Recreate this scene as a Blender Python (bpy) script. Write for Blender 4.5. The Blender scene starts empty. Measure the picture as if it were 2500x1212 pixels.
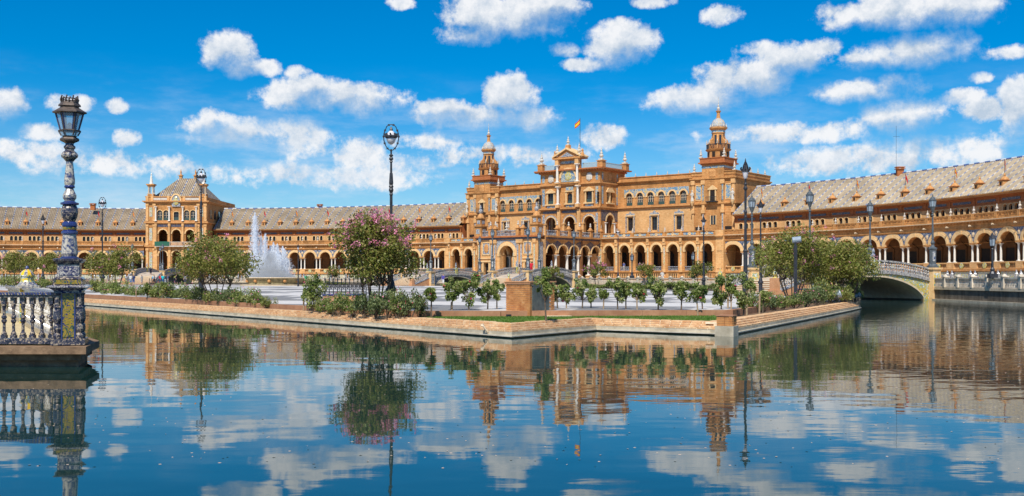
import bpy, math, random
from math import sin, cos, pi, radians, atan, atan2, sqrt
random.seed(7)
SC = bpy.context.scene
COL = SC.collection
# ------------------------------------------------------------------ camera
FPX, XC, YH, HC = 2600.0, 1250.0, 680.0, 1.70      # focal length in photo pixels, centre column, horizon row, eye height above water
cam_d = bpy.data.cameras.new('camera'); cam = bpy.data.objects.new('camera', cam_d); COL.objects.link(cam)
cam.location = (0, 0, HC); cam.rotation_euler = (pi/2, 0, 0)
cam_d.sensor_width = 36; cam_d.lens = 36*FPX/2500; cam_d.shift_y = (YH-606)/2500
cam_d.clip_start = .1; cam_d.clip_end = 6000
SC.camera = cam
# ------------------------------------------------------------------ sky, sun, exposure
SUN = (-.16, -.60, .78)
_l = sqrt(sum(c*c for c in SUN)); SUN = tuple(c/_l for c in SUN)
world = bpy.data.worlds.new('World'); SC.world = world; world.use_nodes = True
def build_sky():
    nt = world.node_tree; N = nt.nodes; L = nt.links; N.clear()
    def nd(t, **k):
        n = N.new(t)
        for a, b in k.items(): setattr(n, a, b)
        return n
    def math_(op, a, b=None, c=None, clamp=False):
        n = nd('ShaderNodeMath', operation=op, use_clamp=clamp)
        for i, s in enumerate((a, b, c)):
            if s is None: continue
            if isinstance(s, (int, float)): n.inputs[i].default_value = s
            else: L.new(s, n.inputs[i])
        return n.outputs[0]
    out = nd('ShaderNodeOutputWorld'); bg = nd('ShaderNodeBackground'); bg.inputs['Strength'].default_value = .096
    sky = nd('ShaderNodeTexSky', sky_type='NISHITA', sun_disc=False)
    sky.sun_elevation = math.asin(SUN[2]); sky.sun_rotation = atan2(SUN[0], SUN[1])
    sky.air_density = 1.0; sky.dust_density = 0.0; sky.ozone_density = 2.0
    hs = nd('ShaderNodeHueSaturation'); hs.inputs['Saturation'].default_value = 1.45; hs.inputs['Value'].default_value = 1.0
    gt = nd('ShaderNodeMix', data_type='RGBA', blend_type='MULTIPLY'); gt.inputs['Factor'].default_value = 1; gt.inputs['B'].default_value = (.72, .90, 1.08, 1)   # polarised-filter grade over the whole sky
    L.new(sky.outputs[0], gt.inputs['A']); L.new(gt.outputs['Result'], hs.inputs['Color'])
    geo = nd('ShaderNodeTexCoord'); sep = nd('ShaderNodeSeparateXYZ'); L.new(geo.outputs['Generated'], sep.inputs[0])
    X, Y, Z = sep.outputs
    az = math_('ARCTAN2', X, Y)
    per = radians(62)
    azw = math_('WRAP', az, per/2, -per/2)
    el = math_('ARCSINE', Z)
    # one small-scale wobble so that every cloud gets a ragged, billowing outline
    comb = nd('ShaderNodeCombineXYZ'); L.new(azw, comb.inputs[0]); L.new(el, comb.inputs[1])
    n1 = nd('ShaderNodeTexNoise'); n1.inputs['Scale'].default_value = 20; n1.inputs['Detail'].default_value = 12; n1.inputs['Roughness'].default_value = .68
    L.new(comb.outputs[0], n1.inputs['Vector'])
    n2 = nd('ShaderNodeTexNoise'); n2.inputs['Scale'].default_value = 75; n2.inputs['Detail'].default_value = 6; n2.inputs['Roughness'].default_value = .6
    L.new(comb.outputs[0], n2.inputs['Vector'])
    # clouds: centre and half size in photo pixels, turned into azimuth and elevation; w = weight (soft haze clouds < 1)
    C = [(560,128,62,44,1),(585,165,50,24,1),(650,165,34,16,.8),(815,236,150,34,1),(760,214,60,26,.9),(880,250,90,30,1),(728,176,28,12,.7),
         (560,325,110,34,.95),(520,300,50,28,.9),(745,335,70,44,.8),(880,378,60,36,.75),(1180,285,165,26,1),(1245,240,66,46,1.05),(1300,290,60,30,1),(1090,268,70,20,.9),
         (1240,40,150,46,1.1),(1150,88,80,22,.95),(1330,20,90,28,1),(1515,112,80,46,1.05),(1420,158,60,14,.8),(1500,66,40,18,.8),
         (1690,245,130,30,1),(1830,195,120,40,1.1),(1930,150,90,36,1.05),(2010,120,40,20,.8),(1765,38,46,20,.7),(1595,6,45,12,.8),
         (2200,28,170,36,1.1),(2330,22,120,40,1),(2230,128,140,36,1.05),(2110,150,62,20,.9),(2310,105,70,30,.9),(2120,222,160,26,1),(2190,200,70,20,.9),
         (2210,278,120,38,1.05),(2330,240,56,20,.8),(2400,272,62,22,.85),(2490,275,46,66,1),(1990,322,150,22,.7),(2300,352,150,26,.7),(2090,392,230,30,.62),(2350,380,140,22,.6),
         (24,255,44,34,1),(170,252,58,18,.75),(284,260,28,16,.8),(100,322,50,20,.75),(310,338,32,18,.75),(1480,335,54,26,.7),(980,8,36,14,.8),(1378,124,36,14,.7),
         (1030,345,110,18,.5),(300,400,260,24,.55),(820,430,240,26,.55),(1000,398,90,22,.5),(1250,380,160,22,.58),(100,370,160,20,.52),(1830,330,120,18,.5),(2470,130,60,14,.5),(1860,118,50,14,.6),(2390,190,26,10,.6)]
    def vec(op, a, b):
        n = nd('ShaderNodeVectorMath', operation=op)
        for i, q in enumerate((a, b)):
            if isinstance(q, tuple): n.inputs[i].default_value = q
            else: L.new(q, n.inputs[i])
        return n.outputs['Value'] if op == 'DOT_PRODUCT' else n.outputs[0]
    acc = None; low = None
    for (px, py, a, b, w) in C:
        u = (px-XC)/FPX; v = (YH-py)/FPX
        ca = atan(u); ce = atan(v/sqrt(1+u*u)); ra = a*1.3/FPX*cos(ca)**2; rb = b*1.45/FPX*cos(ca)
        q = vec('MULTIPLY_ADD', comb.outputs[0], (1/ra, 1/rb, 0)); q.node.inputs[2].default_value = (-ca/ra, -ce/rb, 0)
        f = math_('MULTIPLY_ADD', vec('DOT_PRODUCT', q, q), -w, w)
        acc = f if acc is None else math_('SMOOTH_MAX', acc, f, .25)
        if w >= .9:                            # shaded underside of the larger clouds
            sh = vec('ADD', q, (-.15, .8, 0)); g = math_('MULTIPLY_ADD', vec('DOT_PRODUCT', sh, sh), -1.0, 1.0)
            low = g if low is None else math_('MAXIMUM', low, g)
    # far above the frame scattered fair-weather clouds go on
    zc = math_('MAXIMUM', Z, .08)
    cp = nd('ShaderNodeCombineXYZ'); L.new(math_('DIVIDE', X, zc), cp.inputs[0]); L.new(math_('DIVIDE', Y, zc), cp.inputs[1])
    n3 = nd('ShaderNodeTexNoise'); n3.inputs['Scale'].default_value = 1.1; n3.inputs['Detail'].default_value = 5; L.new(cp.outputs[0], n3.inputs['Vector'])
    hi = math_('MULTIPLY', math_('SUBTRACT', el, .28), 6, clamp=True)
    gen = math_('SUBTRACT', math_('MULTIPLY', math_('SUBTRACT', n3.outputs[0], .56), 9), math_('MULTIPLY', math_('SUBTRACT', 1.0, hi), 5))
    acc = math_('MAXIMUM', acc, gen)
    acc = math_('MAXIMUM', acc, -1.5)
    wob = math_('ADD', math_('MULTIPLY', math_('SUBTRACT', n1.outputs[0], .5), 2.7), math_('MULTIPLY', math_('SUBTRACT', n2.outputs[0], .5), 1.3))
    dens = math_('ADD', acc, wob)
    mr = nd('ShaderNodeMapRange', interpolation_type='SMOOTHSTEP'); L.new(math_('DIVIDE', dens, math_('ADD', .62, math_('MULTIPLY', math_('MAXIMUM', low, 0.0), 1.1))), mr.inputs['Value'])
    mr.inputs['From Min'].default_value = .04; mr.inputs['From Max'].default_value = 1.1; mr.inputs['To Max'].default_value = .97
    # billows: compare the wobble with itself a little higher up -> lit tops, grey undersides
    off = nd('ShaderNodeVectorMath', operation='ADD'); L.new(comb.outputs[0], off.inputs[0]); off.inputs[1].default_value = (-.004, .014, 0)
    n4 = nd('ShaderNodeTexNoise'); n4.inputs['Scale'].default_value = 20; n4.inputs['Detail'].default_value = 6; n4.inputs['Roughness'].default_value = .68; L.new(off.outputs[0], n4.inputs['Vector'])
    up = nd('ShaderNodeMapRange'); L.new(math_('ADD', math_('MULTIPLY', math_('SUBTRACT', n4.outputs[0], n1.outputs[0]), .7), math_('MULTIPLY', math_('MAXIMUM', low, 0.0), .16)), up.inputs['Value'])
    up.inputs['From Min'].default_value = -.06; up.inputs['From Max'].default_value = .13
    cm = nd('ShaderNodeMix', data_type='RGBA'); L.new(up.outputs[0], cm.inputs['Factor'])
    cm.inputs['A'].default_value = (8.9, 9.0, 9.2, 1); cm.inputs['B'].default_value = (4.9, 5.9, 7.1, 1)
    # pale haze low over the horizon
    hzf = math_('MULTIPLY', math_('POWER', math_('SUBTRACT', 1.0, math_('DIVIDE', math_('ABSOLUTE', el), .2), clamp=True), 1.6), .5)
    hz = nd('ShaderNodeMix', data_type='RGBA'); L.new(hzf, hz.inputs['Factor']); L.new(hs.outputs[0], hz.inputs['A']); hz.inputs['B'].default_value = (3.6, 5.6, 7.8, 1)
    fin = nd('ShaderNodeMix', data_type='RGBA'); L.new(mr.outputs[0], fin.inputs['Factor']); L.new(hz.outputs['Result'], fin.inputs['A']); L.new(cm.outputs['Result'], fin.inputs['B'])
    # thin veils of high haze in the lower sky
    cw = nd('ShaderNodeMapping'); cw.inputs['Scale'].default_value = (7, 26, 1); L.new(comb.outputs[0], cw.inputs['Vector'])
    n5 = nd('ShaderNodeTexNoise'); n5.inputs['Scale'].default_value = 1.0; n5.inputs['Detail'].default_value = 8; n5.inputs['Roughness'].default_value = .62; L.new(cw.outputs[0], n5.inputs['Vector'])
    vr = nd('ShaderNodeMapRange', interpolation_type='SMOOTHSTEP'); L.new(n5.outputs[0], vr.inputs['Value']); vr.inputs['From Min'].default_value = .44; vr.inputs['From Max'].default_value = .72
    ve = nd('ShaderNodeMapRange', interpolation_type='SMOOTHSTEP'); L.new(el, ve.inputs['Value']); ve.inputs['From Min'].default_value = .20; ve.inputs['From Max'].default_value = .10; ve.inputs['To Max'].default_value = .58
    vm = nd('ShaderNodeMix', data_type='RGBA'); L.new(math_('MULTIPLY', vr.outputs[0], ve.outputs[0]), vm.inputs['Factor']); L.new(fin.outputs['Result'], vm.inputs['A']); vm.inputs['B'].default_value = (6.6, 7.6, 8.8, 1)
    L.new(vm.outputs['Result'], bg.inputs['Color']); L.new(bg.outputs[0], out.inputs[0])
build_sky()
world.cycles.sampling_method = 'MANUAL'; world.cycles.sample_map_resolution = 128
sun_d = bpy.data.lights.new('sun', 'SUN'); sun = bpy.data.objects.new('sun', sun_d); COL.objects.link(sun)
sun_d.energy = 4.9; sun_d.angle = radians(.5); sun_d.color = (1, .95, .86)
from mathutils import Vector, Matrix, Euler
sun.rotation_euler = Vector(SUN).to_track_quat('Z', 'Y').to_euler(); sun.location = (-60, -100, 200)
SC.view_settings.view_transform = 'Standard'; SC.view_settings.look = 'None'; SC.view_settings.exposure = .12; SC.view_settings.gamma = 1
SC.cycles.use_denoising = True
SC.cycles.max_bounces = 6; SC.cycles.diffuse_bounces = 3; SC.cycles.glossy_bounces = 3; SC.cycles.transparent_max_bounces = 16; SC.cycles.volume_bounces = 1
SC.cycles.sample_clamp_indirect = 6

# ------------------------------------------------------------------ helpers
def G(px, py, z=0.0):
    """photo pixel -> point on the horizontal plane z"""
    Y = FPX*(HC-z)/(py-YH); return ((px-XC)/FPX*Y, Y, z)
def AT(px, Y): return (px-XC)/FPX*Y

class MB:
    def __init__(s, wedge=None): s.v = []; s.f = []; s.mi = []; s.uv = None; s.m = 0; s.w = wedge
    def face(s, idx): s.f.append(tuple(idx)); s.mi.append(s.m)
    def add(s, pts):
        i = len(s.v); s.v.extend(pts); return i
    def poly(s, pts): i = s.add(pts); s.face(range(i, i+len(pts)))
    def box(s, x0, x1, y0, y1, z0, z1):
        i = s.add([(x0,y0,z0),(x1,y0,z0),(x1,y1,z0),(x0,y1,z0),(x0,y0,z1),(x1,y0,z1),(x1,y1,z1),(x0,y1,z1)])
        for q in ((0,3,2,1),(4,5,6,7),(0,1,5,4),(1,2,6,5),(2,3,7,6),(3,0,4,7)): s.face([i+k for k in q])
        return s
    def cbox(s, cx, cy, z0, z1, a, b=None):
        b = a if b is None else b; return s.box(cx-a, cx+a, cy-b, cy+b, z0, z1)
    def prism(s, pts, y0, y1):                 # outline in x,z pushed along y (convex or simple)
        n = len(pts); i = s.add([(x, y0, z) for x, z in pts] + [(x, y1, z) for x, z in pts])
        s.face(range(i, i+n)); s.face(range(i+2*n-1, i+n-1, -1))
        for k in range(n): s.face((i+k, i+n+k, i+n+(k+1) % n, i+(k+1) % n))
        return s
    def extr(s, pts, z0, z1, cap=True):        # outline in x,y pushed up
        n = len(pts); i = s.add([(x, y, z0) for x, y in pts] + [(x, y, z1) for x, y in pts])
        if cap: s.face(range(i+n, i+2*n)); s.face(range(i+n-1, i-1, -1))
        for k in range(n): s.face((i+k, i+(k+1) % n, i+n+(k+1) % n, i+n+k))
        return s
    def lathe(s, cx, cy, prof, n=10, rot=0.0, sq=1.0, cap=True):
        rows = []
        for r, z in prof:
            rows.append(s.add([(cx+r*cos(rot+2*pi*k/n), cy+r*sq*sin(rot+2*pi*k/n), z) for k in range(n)]))
        for a, b in zip(rows, rows[1:]):
            for k in range(n): s.face((a+k, a+(k+1) % n, b+(k+1) % n, b+k))
        if cap: s.face(range(rows[0]+n-1, rows[0]-1, -1)); s.face(range(rows[-1], rows[-1]+n))
        return s
    def tube(s, path, rad, n=6, cap=True):
        rows = []; P = [Vector(p) for p in path]
        for i, p in enumerate(P):
            d = (P[min(i+1, len(P)-1)] - P[max(i-1, 0)]).normalized()
            a = d.orthogonal().normalized(); 
            if abs(d.z) < .9: a = d.cross(Vector((0,0,1))).normalized()
            else: a = d.cross(Vector((0,1,0))).normalized()
            b = d.cross(a); r = rad[i] if isinstance(rad, (list, tuple)) else rad
            rows.append(s.add([tuple(p + a*r*cos(2*pi*k/n) + b*r*sin(2*pi*k/n)) for k in range(n)]))
        for a, b in zip(rows, rows[1:]):
            for k in range(n): s.face((a+k, b+k, b+(k+1) % n, a+(k+1) % n))
        if cap: s.face(range(rows[0], rows[0]+n)); s.face(range(rows[-1]+n-1, rows[-1]-1, -1))
        return s
    def arch(s, xc, hw, rise, zs, x0, x1, z0, z1, y0, y1, zb=None, n=10):
        """wall x0..x1, z0..z1, y0 (front)..y1 with an arched opening; zb = foot of the opening"""
        zb = z0 if zb is None else zb
        a, b = xc-hw, xc+hw
        arc = [(xc-hw*cos(pi*k/n), zs+rise*sin(pi*k/n)) for k in range(n+1)]
        for y, fl in ((y0, 0), (y1, 1)):
            def q(p):
                p = [(u, y, w) for u, w in p]
                s.poly(p[::-1] if fl else p)
            if a > x0: q([(x0,z0),(a,z0),(a,z1),(x0,z1)])
            if b < x1: q([(b,z0),(x1,z0),(x1,z1),(b,z1)])
            if zb > z0: q([(a,z0),(b,z0),(b,zb),(a,zb)])
            for (u0,w0),(u1,w1) in zip(arc, arc[1:]): q([(u0,w0),(u1,w1),(u1,z1),(u0,z1)])
        s.poly([(a,y0,zb),(a,y1,zb),(a,y1,zs),(a,y0,zs)]); s.poly([(b,y0,zb),(b,y0,zs),(b,y1,zs),(b,y1,zb)])
        s.poly([(a,y0,zb),(b,y0,zb),(b,y1,zb),(a,y1,zb)])
        for (u0,w0),(u1,w1) in zip(arc, arc[1:]): s.poly([(u0,y0,w0),(u0,y1,w0),(u1,y1,w1),(u1,y0,w1)])
        s.poly([(x0,y0,z1),(x1,y0,z1),(x1,y1,z1),(x0,y1,z1)])
        s.poly([(x0,y0,z0),(x0,y0,z1),(x0,y1,z1),(x0,y1,z0)]); s.poly([(x1,y0,z0),(x1,y1,z0),(x1,y1,z1),(x1,y0,z1)])
        return s
    def ring(s, xc, zs, hw, rise, th, y0, y1, n=12, key=True):
        A = [(xc-hw*cos(pi*k/n), zs+rise*sin(pi*k/n)) for k in range(n+1)]
        B = [(xc-(hw+th)*cos(pi*k/n), zs+(rise+th)*sin(pi*k/n)) for k in range(n+1)]
        for k in range(n):
            s.poly([(A[k][0],y0,A[k][1]),(A[k+1][0],y0,A[k+1][1]),(B[k+1][0],y0,B[k+1][1]),(B[k][0],y0,B[k][1])])
            s.poly([(B[k][0],y0,B[k][1]),(B[k+1][0],y0,B[k+1][1]),(B[k+1][0],y1,B[k+1][1]),(B[k][0],y1,B[k][1])])
            s.poly([(A[k][0],y0,A[k][1]),(A[k][0],y1,A[k][1]),(A[k+1][0],y1,A[k+1][1]),(A[k+1][0],y0,A[k+1][1])])
        s.poly([(A[0][0],y0,zs),(B[0][0],y0,zs),(B[0][0],y1,zs),(A[0][0],y1,zs)]); s.poly([(A[n][0],y0,zs),(A[n][0],y1,zs),(B[n][0],y1,zs),(B[n][0],y0,zs)])
        if key: s.prism([(xc-th*.28, zs+rise-.04), (xc+th*.28, zs+rise-.04), (xc+th*.42, zs+rise+th*1.25), (xc-th*.42, zs+rise+th*1.25)], y0-.07, y1-.01)
        return s
    def mesh(s, name, mats, smooth=False):
        me = bpy.data.meshes.new(name)
        v = s.v if not s.w else [(x*(1+y/s.w), y, z) for x, y, z in s.v]
        me.from_pydata(v, [], s.f)
        if not isinstance(mats, (list, tuple)): mats = [mats]
        for m in mats: me.materials.append(m)
        if len(mats) > 1: me.polygons.foreach_set('material_index', s.mi)
        if smooth: me.polygons.foreach_set('use_smooth', [True]*len(me.polygons))
        if s.uv:
            ul = me.uv_layers.new(name='UVMap'); k = 0; flat = []
            for p in me.polygons:
                for vi in p.vertices: flat.extend(s.uv[vi])
            ul.data.foreach_set('uv', flat)
        me.update(); return me

def link(name, data, parent=None, loc=(0,0,0), rz=0.0, scale=None):
    o = bpy.data.objects.new(name, data); COL.objects.link(o); o.location = loc; o.rotation_euler = (0, 0, rz)
    if scale is not None: o.scale = scale if isinstance(scale, (tuple, list)) else (scale,)*3
    if parent is not None: o.parent = parent
    return o
def part(name, mb, mats, parent, loc=(0,0,0), rz=0.0, smooth=False, scale=None):
    me = mb.mesh(name, mats, smooth) if isinstance(mb, MB) else mb
    return link(name, me, parent, loc, rz, scale)
def thing(name, label, cat, loc=(0,0,0), rz=0.0, group=None):
    return tag(link(name, None, None, loc, rz), label, cat, group)
def tag(o, label=None, cat=None, group=None, kind=None):
    if label: o['label'] = label
    if cat: o['category'] = cat
    if group: o['group'] = group
    if kind: o['kind'] = kind
    return o
def kids(o): return [c for c in COL.objects if c.parent == o]
def dup(root, loc, rz=None, label=None, scale=None, tree=None):
    """copy a thing with its parts and their sub-parts"""
    def cp(o, par):
        c = o.copy(); COL.objects.link(c); c.parent = par
        for ch in o.children: cp(ch, c)
        return c
    r = cp(root, None); r.location = loc
    if rz is not None: r.rotation_euler = (0, 0, rz)
    if label: r['label'] = label
    if scale is not None: r.scale = (scale,)*3 if isinstance(scale, (int, float)) else scale
    return r

# ------------------------------------------------------------------ materials
def mat(name, c1, c2=None, scale=3.0, rough=.8, bump=0.0, detail=4, c3=None, band=None, metal=0.0, spec=.3, stretch=(1,1,1), bscale=None, streak=0.0, wash=0.0):
    m = bpy.data.materials.new(name); m.use_nodes = True; nt = m.node_tree; N = nt.nodes; L = nt.links
    b = N['Principled BSDF']; b.inputs['Roughness'].default_value = rough; b.inputs['Metallic'].default_value = metal
    b.inputs['Specular IOR Level'].default_value = spec
    geo = N.new('ShaderNodeNewGeometry'); mp = N.new('ShaderNodeMapping'); mp.inputs['Scale'].default_value = stretch
    L.new(geo.outputs['Position'], mp.inputs['Vector'])
    n = N.new('ShaderNodeTexNoise'); n.inputs['Scale'].default_value = scale; n.inputs['Detail'].default_value = detail; n.inputs['Roughness'].default_value = .65
    L.new(mp.outputs[0], n.inputs['Vector'])
    r = N.new('ShaderNodeValToRGB'); L.new(n.outputs[0], r.inputs[0])
    c2 = c2 or tuple(c*.75 for c in c1)
    r.color_ramp.elements[0].position = .34; r.color_ramp.elements[0].color = (*c2, 1)
    r.color_ramp.elements[1].position = .62; r.color_ramp.elements[1].color = (*c1, 1)
    if c3: e = r.color_ramp.elements.new(.74); e.color = (*c3, 1)
    col = r.outputs[0]
    def mul(col, val, fac):
        mx = N.new('ShaderNodeMix'); mx.data_type = 'RGBA'; mx.blend_type = 'MULTIPLY'; mx.inputs['Factor'].default_value = fac
        L.new(col, mx.inputs['A']); L.new(val, mx.inputs['B']); return mx.outputs['Result']
    if band:                                   # thin level courses (mortar beds, string lines)
        sp = N.new('ShaderNodeSeparateXYZ'); L.new(geo.outputs['Position'], sp.inputs[0])
        a = N.new('ShaderNodeMath'); a.operation = 'MULTIPLY'; a.inputs[1].default_value = 1/band[0]; L.new(sp.outputs[2], a.inputs[0])
        fr = N.new('ShaderNodeMath'); fr.operation = 'FRACT'; L.new(a.outputs[0], fr.inputs[0])
        gt = N.new('ShaderNodeMath'); gt.operation = 'GREATER_THAN'; gt.inputs[1].default_value = .22; L.new(fr.outputs[0], gt.inputs[0])
        rr = N.new('ShaderNodeMapRange'); L.new(gt.outputs[0], rr.inputs[0]); rr.inputs['To Min'].default_value = band[1]
        col = mul(col, rr.outputs[0], 1.0)
    if wash:                                   # broad weathering
        n2 = N.new('ShaderNodeTexNoise'); n2.inputs['Scale'].default_value = .35; n2.inputs['Detail'].default_value = 6; n2.inputs['Roughness'].default_value = .7
        L.new(geo.outputs['Position'], n2.inputs['Vector'])
        rr = N.new('ShaderNodeMapRange'); L.new(n2.outputs[0], rr.inputs[0]); rr.inputs['From Min'].default_value = .3; rr.inputs['From Max'].default_value = .6; rr.inputs['To Min'].default_value = 1-wash
        col = mul(col, rr.outputs[0], 1.0)
    if streak:                                 # rain streaks
        m3 = N.new('ShaderNodeMapping'); m3.inputs['Scale'].default_value = (2.2, 2.2, .12); L.new(geo.outputs['Position'], m3.inputs['Vector'])
        n3 = N.new('ShaderNodeTexNoise'); n3.inputs['Scale'].default_value = 1.0; n3.inputs['Detail'].default_value = 5; L.new(m3.outputs[0], n3.inputs['Vector'])
        rr = N.new('ShaderNodeMapRange'); L.new(n3.outputs[0], rr.inputs[0]); rr.inputs['From Min'].default_value = .36; rr.inputs['From Max'].default_value = .55; rr.inputs['To Min'].default_value = 1-streak
        col = mul(col, rr.outputs[0], 1.0)
    L.new(col, b.inputs['Base Color'])
    if bump:
        bn = N.new('ShaderNodeBump'); bn.inputs['Strength'].default_value = bump; bn.inputs['Distance'].default_value = .05
        if bscale:
            nb = N.new('ShaderNodeTexNoise'); nb.inputs['Scale'].default_value = bscale; nb.inputs['Detail'].default_value = 5; L.new(geo.outputs['Position'], nb.inputs['Vector']); L.new(nb.outputs[0], bn.inputs['Height'])
        else: L.new(n.outputs[0], bn.inputs['Height'])
        L.new(bn.outputs[0], b.inputs['Normal'])
    return m
def tilemat(name, cols, scale=4.0, rough=.25, obj=False, spec=.5):
    """glazed tile: hard-edged patches of a few colours"""
    m = bpy.data.materials.new(name); m.use_nodes = True; nt = m.node_tree; N = nt.nodes; L = nt.links
    b = N['Principled BSDF']; b.inputs['Roughness'].default_value = rough; b.inputs['Specular IOR Level'].default_value = spec
    src = N.new('ShaderNodeTexCoord').outputs['Object'] if obj else N.new('ShaderNodeNewGeometry').outputs['Position']
    n = N.new('ShaderNodeTexNoise'); n.inputs['Scale'].default_value = scale; n.inputs['Detail'].default_value = 2.5; n.inputs['Distortion'].default_value = 1.4
    L.new(src, n.inputs['Vector'])
    r = N.new('ShaderNodeValToRGB'); r.color_ramp.interpolation = 'CONSTANT'; L.new(n.outputs[0], r.inputs[0])
    e = r.color_ramp.elements; k = len(cols)
    e[0].position = 0; e[0].color = (*cols[0], 1); e[1].position = .36; e[1].color = (*cols[1 % k], 1)
    for i in range(2, k): q = e.new(.36 + .3*(i-1)/(k-1)); q.color = (*cols[i], 1)
    L.new(r.outputs[0], b.inputs['Base Color'])
    return m
M = {}
M['brick']  = mat('brick', (.68,.345,.125), (.52,.225,.065), 2.4, .85, band=(.32,.82), wash=.46, c3=(.78,.47,.22), stretch=(1,1,2.2), streak=.16)
M['brickp'] = mat('pale brick', (.78,.46,.20), (.66,.35,.13), 2.0, .85, band=(.32,.88), wash=.3, stretch=(1,1,2.2), c3=(.86,.62,.36))
M['brickr'] = mat('red brick', (.50,.18,.06), (.38,.12,.04), 2.0, .85, band=(.3,.86), wash=.22, stretch=(1,1,2.2))
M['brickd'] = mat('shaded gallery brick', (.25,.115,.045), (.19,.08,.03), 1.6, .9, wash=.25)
M['terra']  = mat('carved terracotta', (.66,.34,.125), (.46,.2,.065), 5.0, .8, wash=.2, c3=(.74,.45,.2))
M['trim']   = mat('pale terracotta trim', (.80,.56,.29), (.68,.42,.18), 3.0, .8, wash=.2)
M['stone']  = mat('cream stone', (.74,.60,.42), (.60,.45,.28), 4.0, .7, wash=.2)
M['marble'] = mat('white marble', (.80,.76,.68), (.70,.64,.55), 5.0, .45, wash=.12)
M['iron']   = mat('dark iron', (.045,.047,.055), (.025,.026,.03), 8, .45, metal=.3, spec=.5)
M['bronze'] = mat('verdigris iron', (.10,.12,.13), (.05,.06,.07), 8, .5, spec=.5)
M['glass']  = mat('window glass', (.018,.02,.026), (.035,.04,.05), 1.5, .12, spec=.6)
M['dark']   = mat('dark doorway timber', (.028,.018,.014), (.015,.01,.008), 3, .6)
M['frame']  = mat('green window rail', (.05,.09,.08), (.03,.06,.06), 6, .6)
M['blue']   = tilemat('blue tile', [(.03,.045,.10),(.045,.08,.165),(.08,.13,.24),(.40,.37,.32)], 5.0)
M['bluel']  = tilemat('light blue tile', [(.05,.10,.22),(.10,.21,.36),(.15,.30,.42),(.46,.44,.38),(.6,.42,.1)], 3.2)
M['bluew']  = tilemat('blue and white tile', [(.03,.045,.11),(.075,.11,.20),(.32,.33,.34),(.58,.55,.47)], 7.0)
M['bluedk'] = tilemat('dark blue tile frieze', [(.025,.03,.065),(.04,.055,.11),(.06,.06,.10),(.22,.16,.11)], 4.0)
M['multi']  = tilemat('painted tile panel', [(.05,.1,.35),(.55,.6,.68),(.65,.45,.08),(.10,.3,.22),(.72,.68,.6),(.4,.16,.06)], 3.4)
M['yellow'] = tilemat('yellow painted tile', [(.05,.09,.35),(.62,.45,.05),(.72,.52,.07),(.08,.25,.2),(.66,.66,.62)], 5.5)
M['dome']   = tilemat('dome tile', [(.36,.37,.36),(.5,.48,.42),(.24,.31,.4),(.56,.53,.48),(.5,.36,.16)], 4.0)
M['green_net'] = mat('green netting', (.03,.14,.09), (.02,.09,.06), 6, .8)
M['concrete'] = mat('wet concrete', (.64,.56,.42), (.48,.41,.29), 3.5, .8, bump=.3, wash=.3, streak=.2)
M['quaybrick'] = mat('coping brick', (.78,.54,.31), (.58,.30,.13), 4.5, .85, c3=(.86,.72,.5), stretch=(1,1,1), bump=.15, wash=.2)
M['mortar'] = mat('pale mortar', (.84,.74,.56), (.68,.56,.39), 6, .9)
M['kerb']   = mat('terracotta kerb', (.46,.24,.13), (.36,.17,.09), 3, .85, wash=.25)
M['soil']   = mat('bed soil', (.20,.125,.075), (.12,.075,.045), 5, .95, bump=.4)
M['promen'] = mat('promenade paving', (.52,.42,.32), (.42,.33,.24), .6, .85)
M['cloth_g']= M['green_net']
# ------------------------------------------------------------------ special materials
def nodes(name):
    m = bpy.data.materials.new(name); m.use_nodes = True; nt = m.node_tree
    def nd(t, **k):
        n = nt.nodes.new(t)
        for a, b in k.items(): setattr(n, a, b)
        return n
    def mth(op, a, b=None, c=None):
        n = nd('ShaderNodeMath', operation=op)
        for i, s in enumerate((a, b, c)):
            if s is None: continue
            if isinstance(s, (int, float)): n.inputs[i].default_value = s
            else: nt.links.new(s, n.inputs[i])
        return n.outputs[0]
    def mix(f, a, b, bt='MIX'):
        n = nd('ShaderNodeMix', data_type='RGBA', blend_type=bt)
        for s, key in ((f, 'Factor'), (a, 'A'), (b, 'B')):
            if isinstance(s, (int, float)): n.inputs[key].default_value = s
            elif isinstance(s, tuple): n.inputs[key].default_value = (*s, 1)
            else: nt.links.new(s, n.inputs[key])
        return n.outputs['Result']
    return m, nt, nd, mth, mix, nt.nodes['Principled BSDF']
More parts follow.
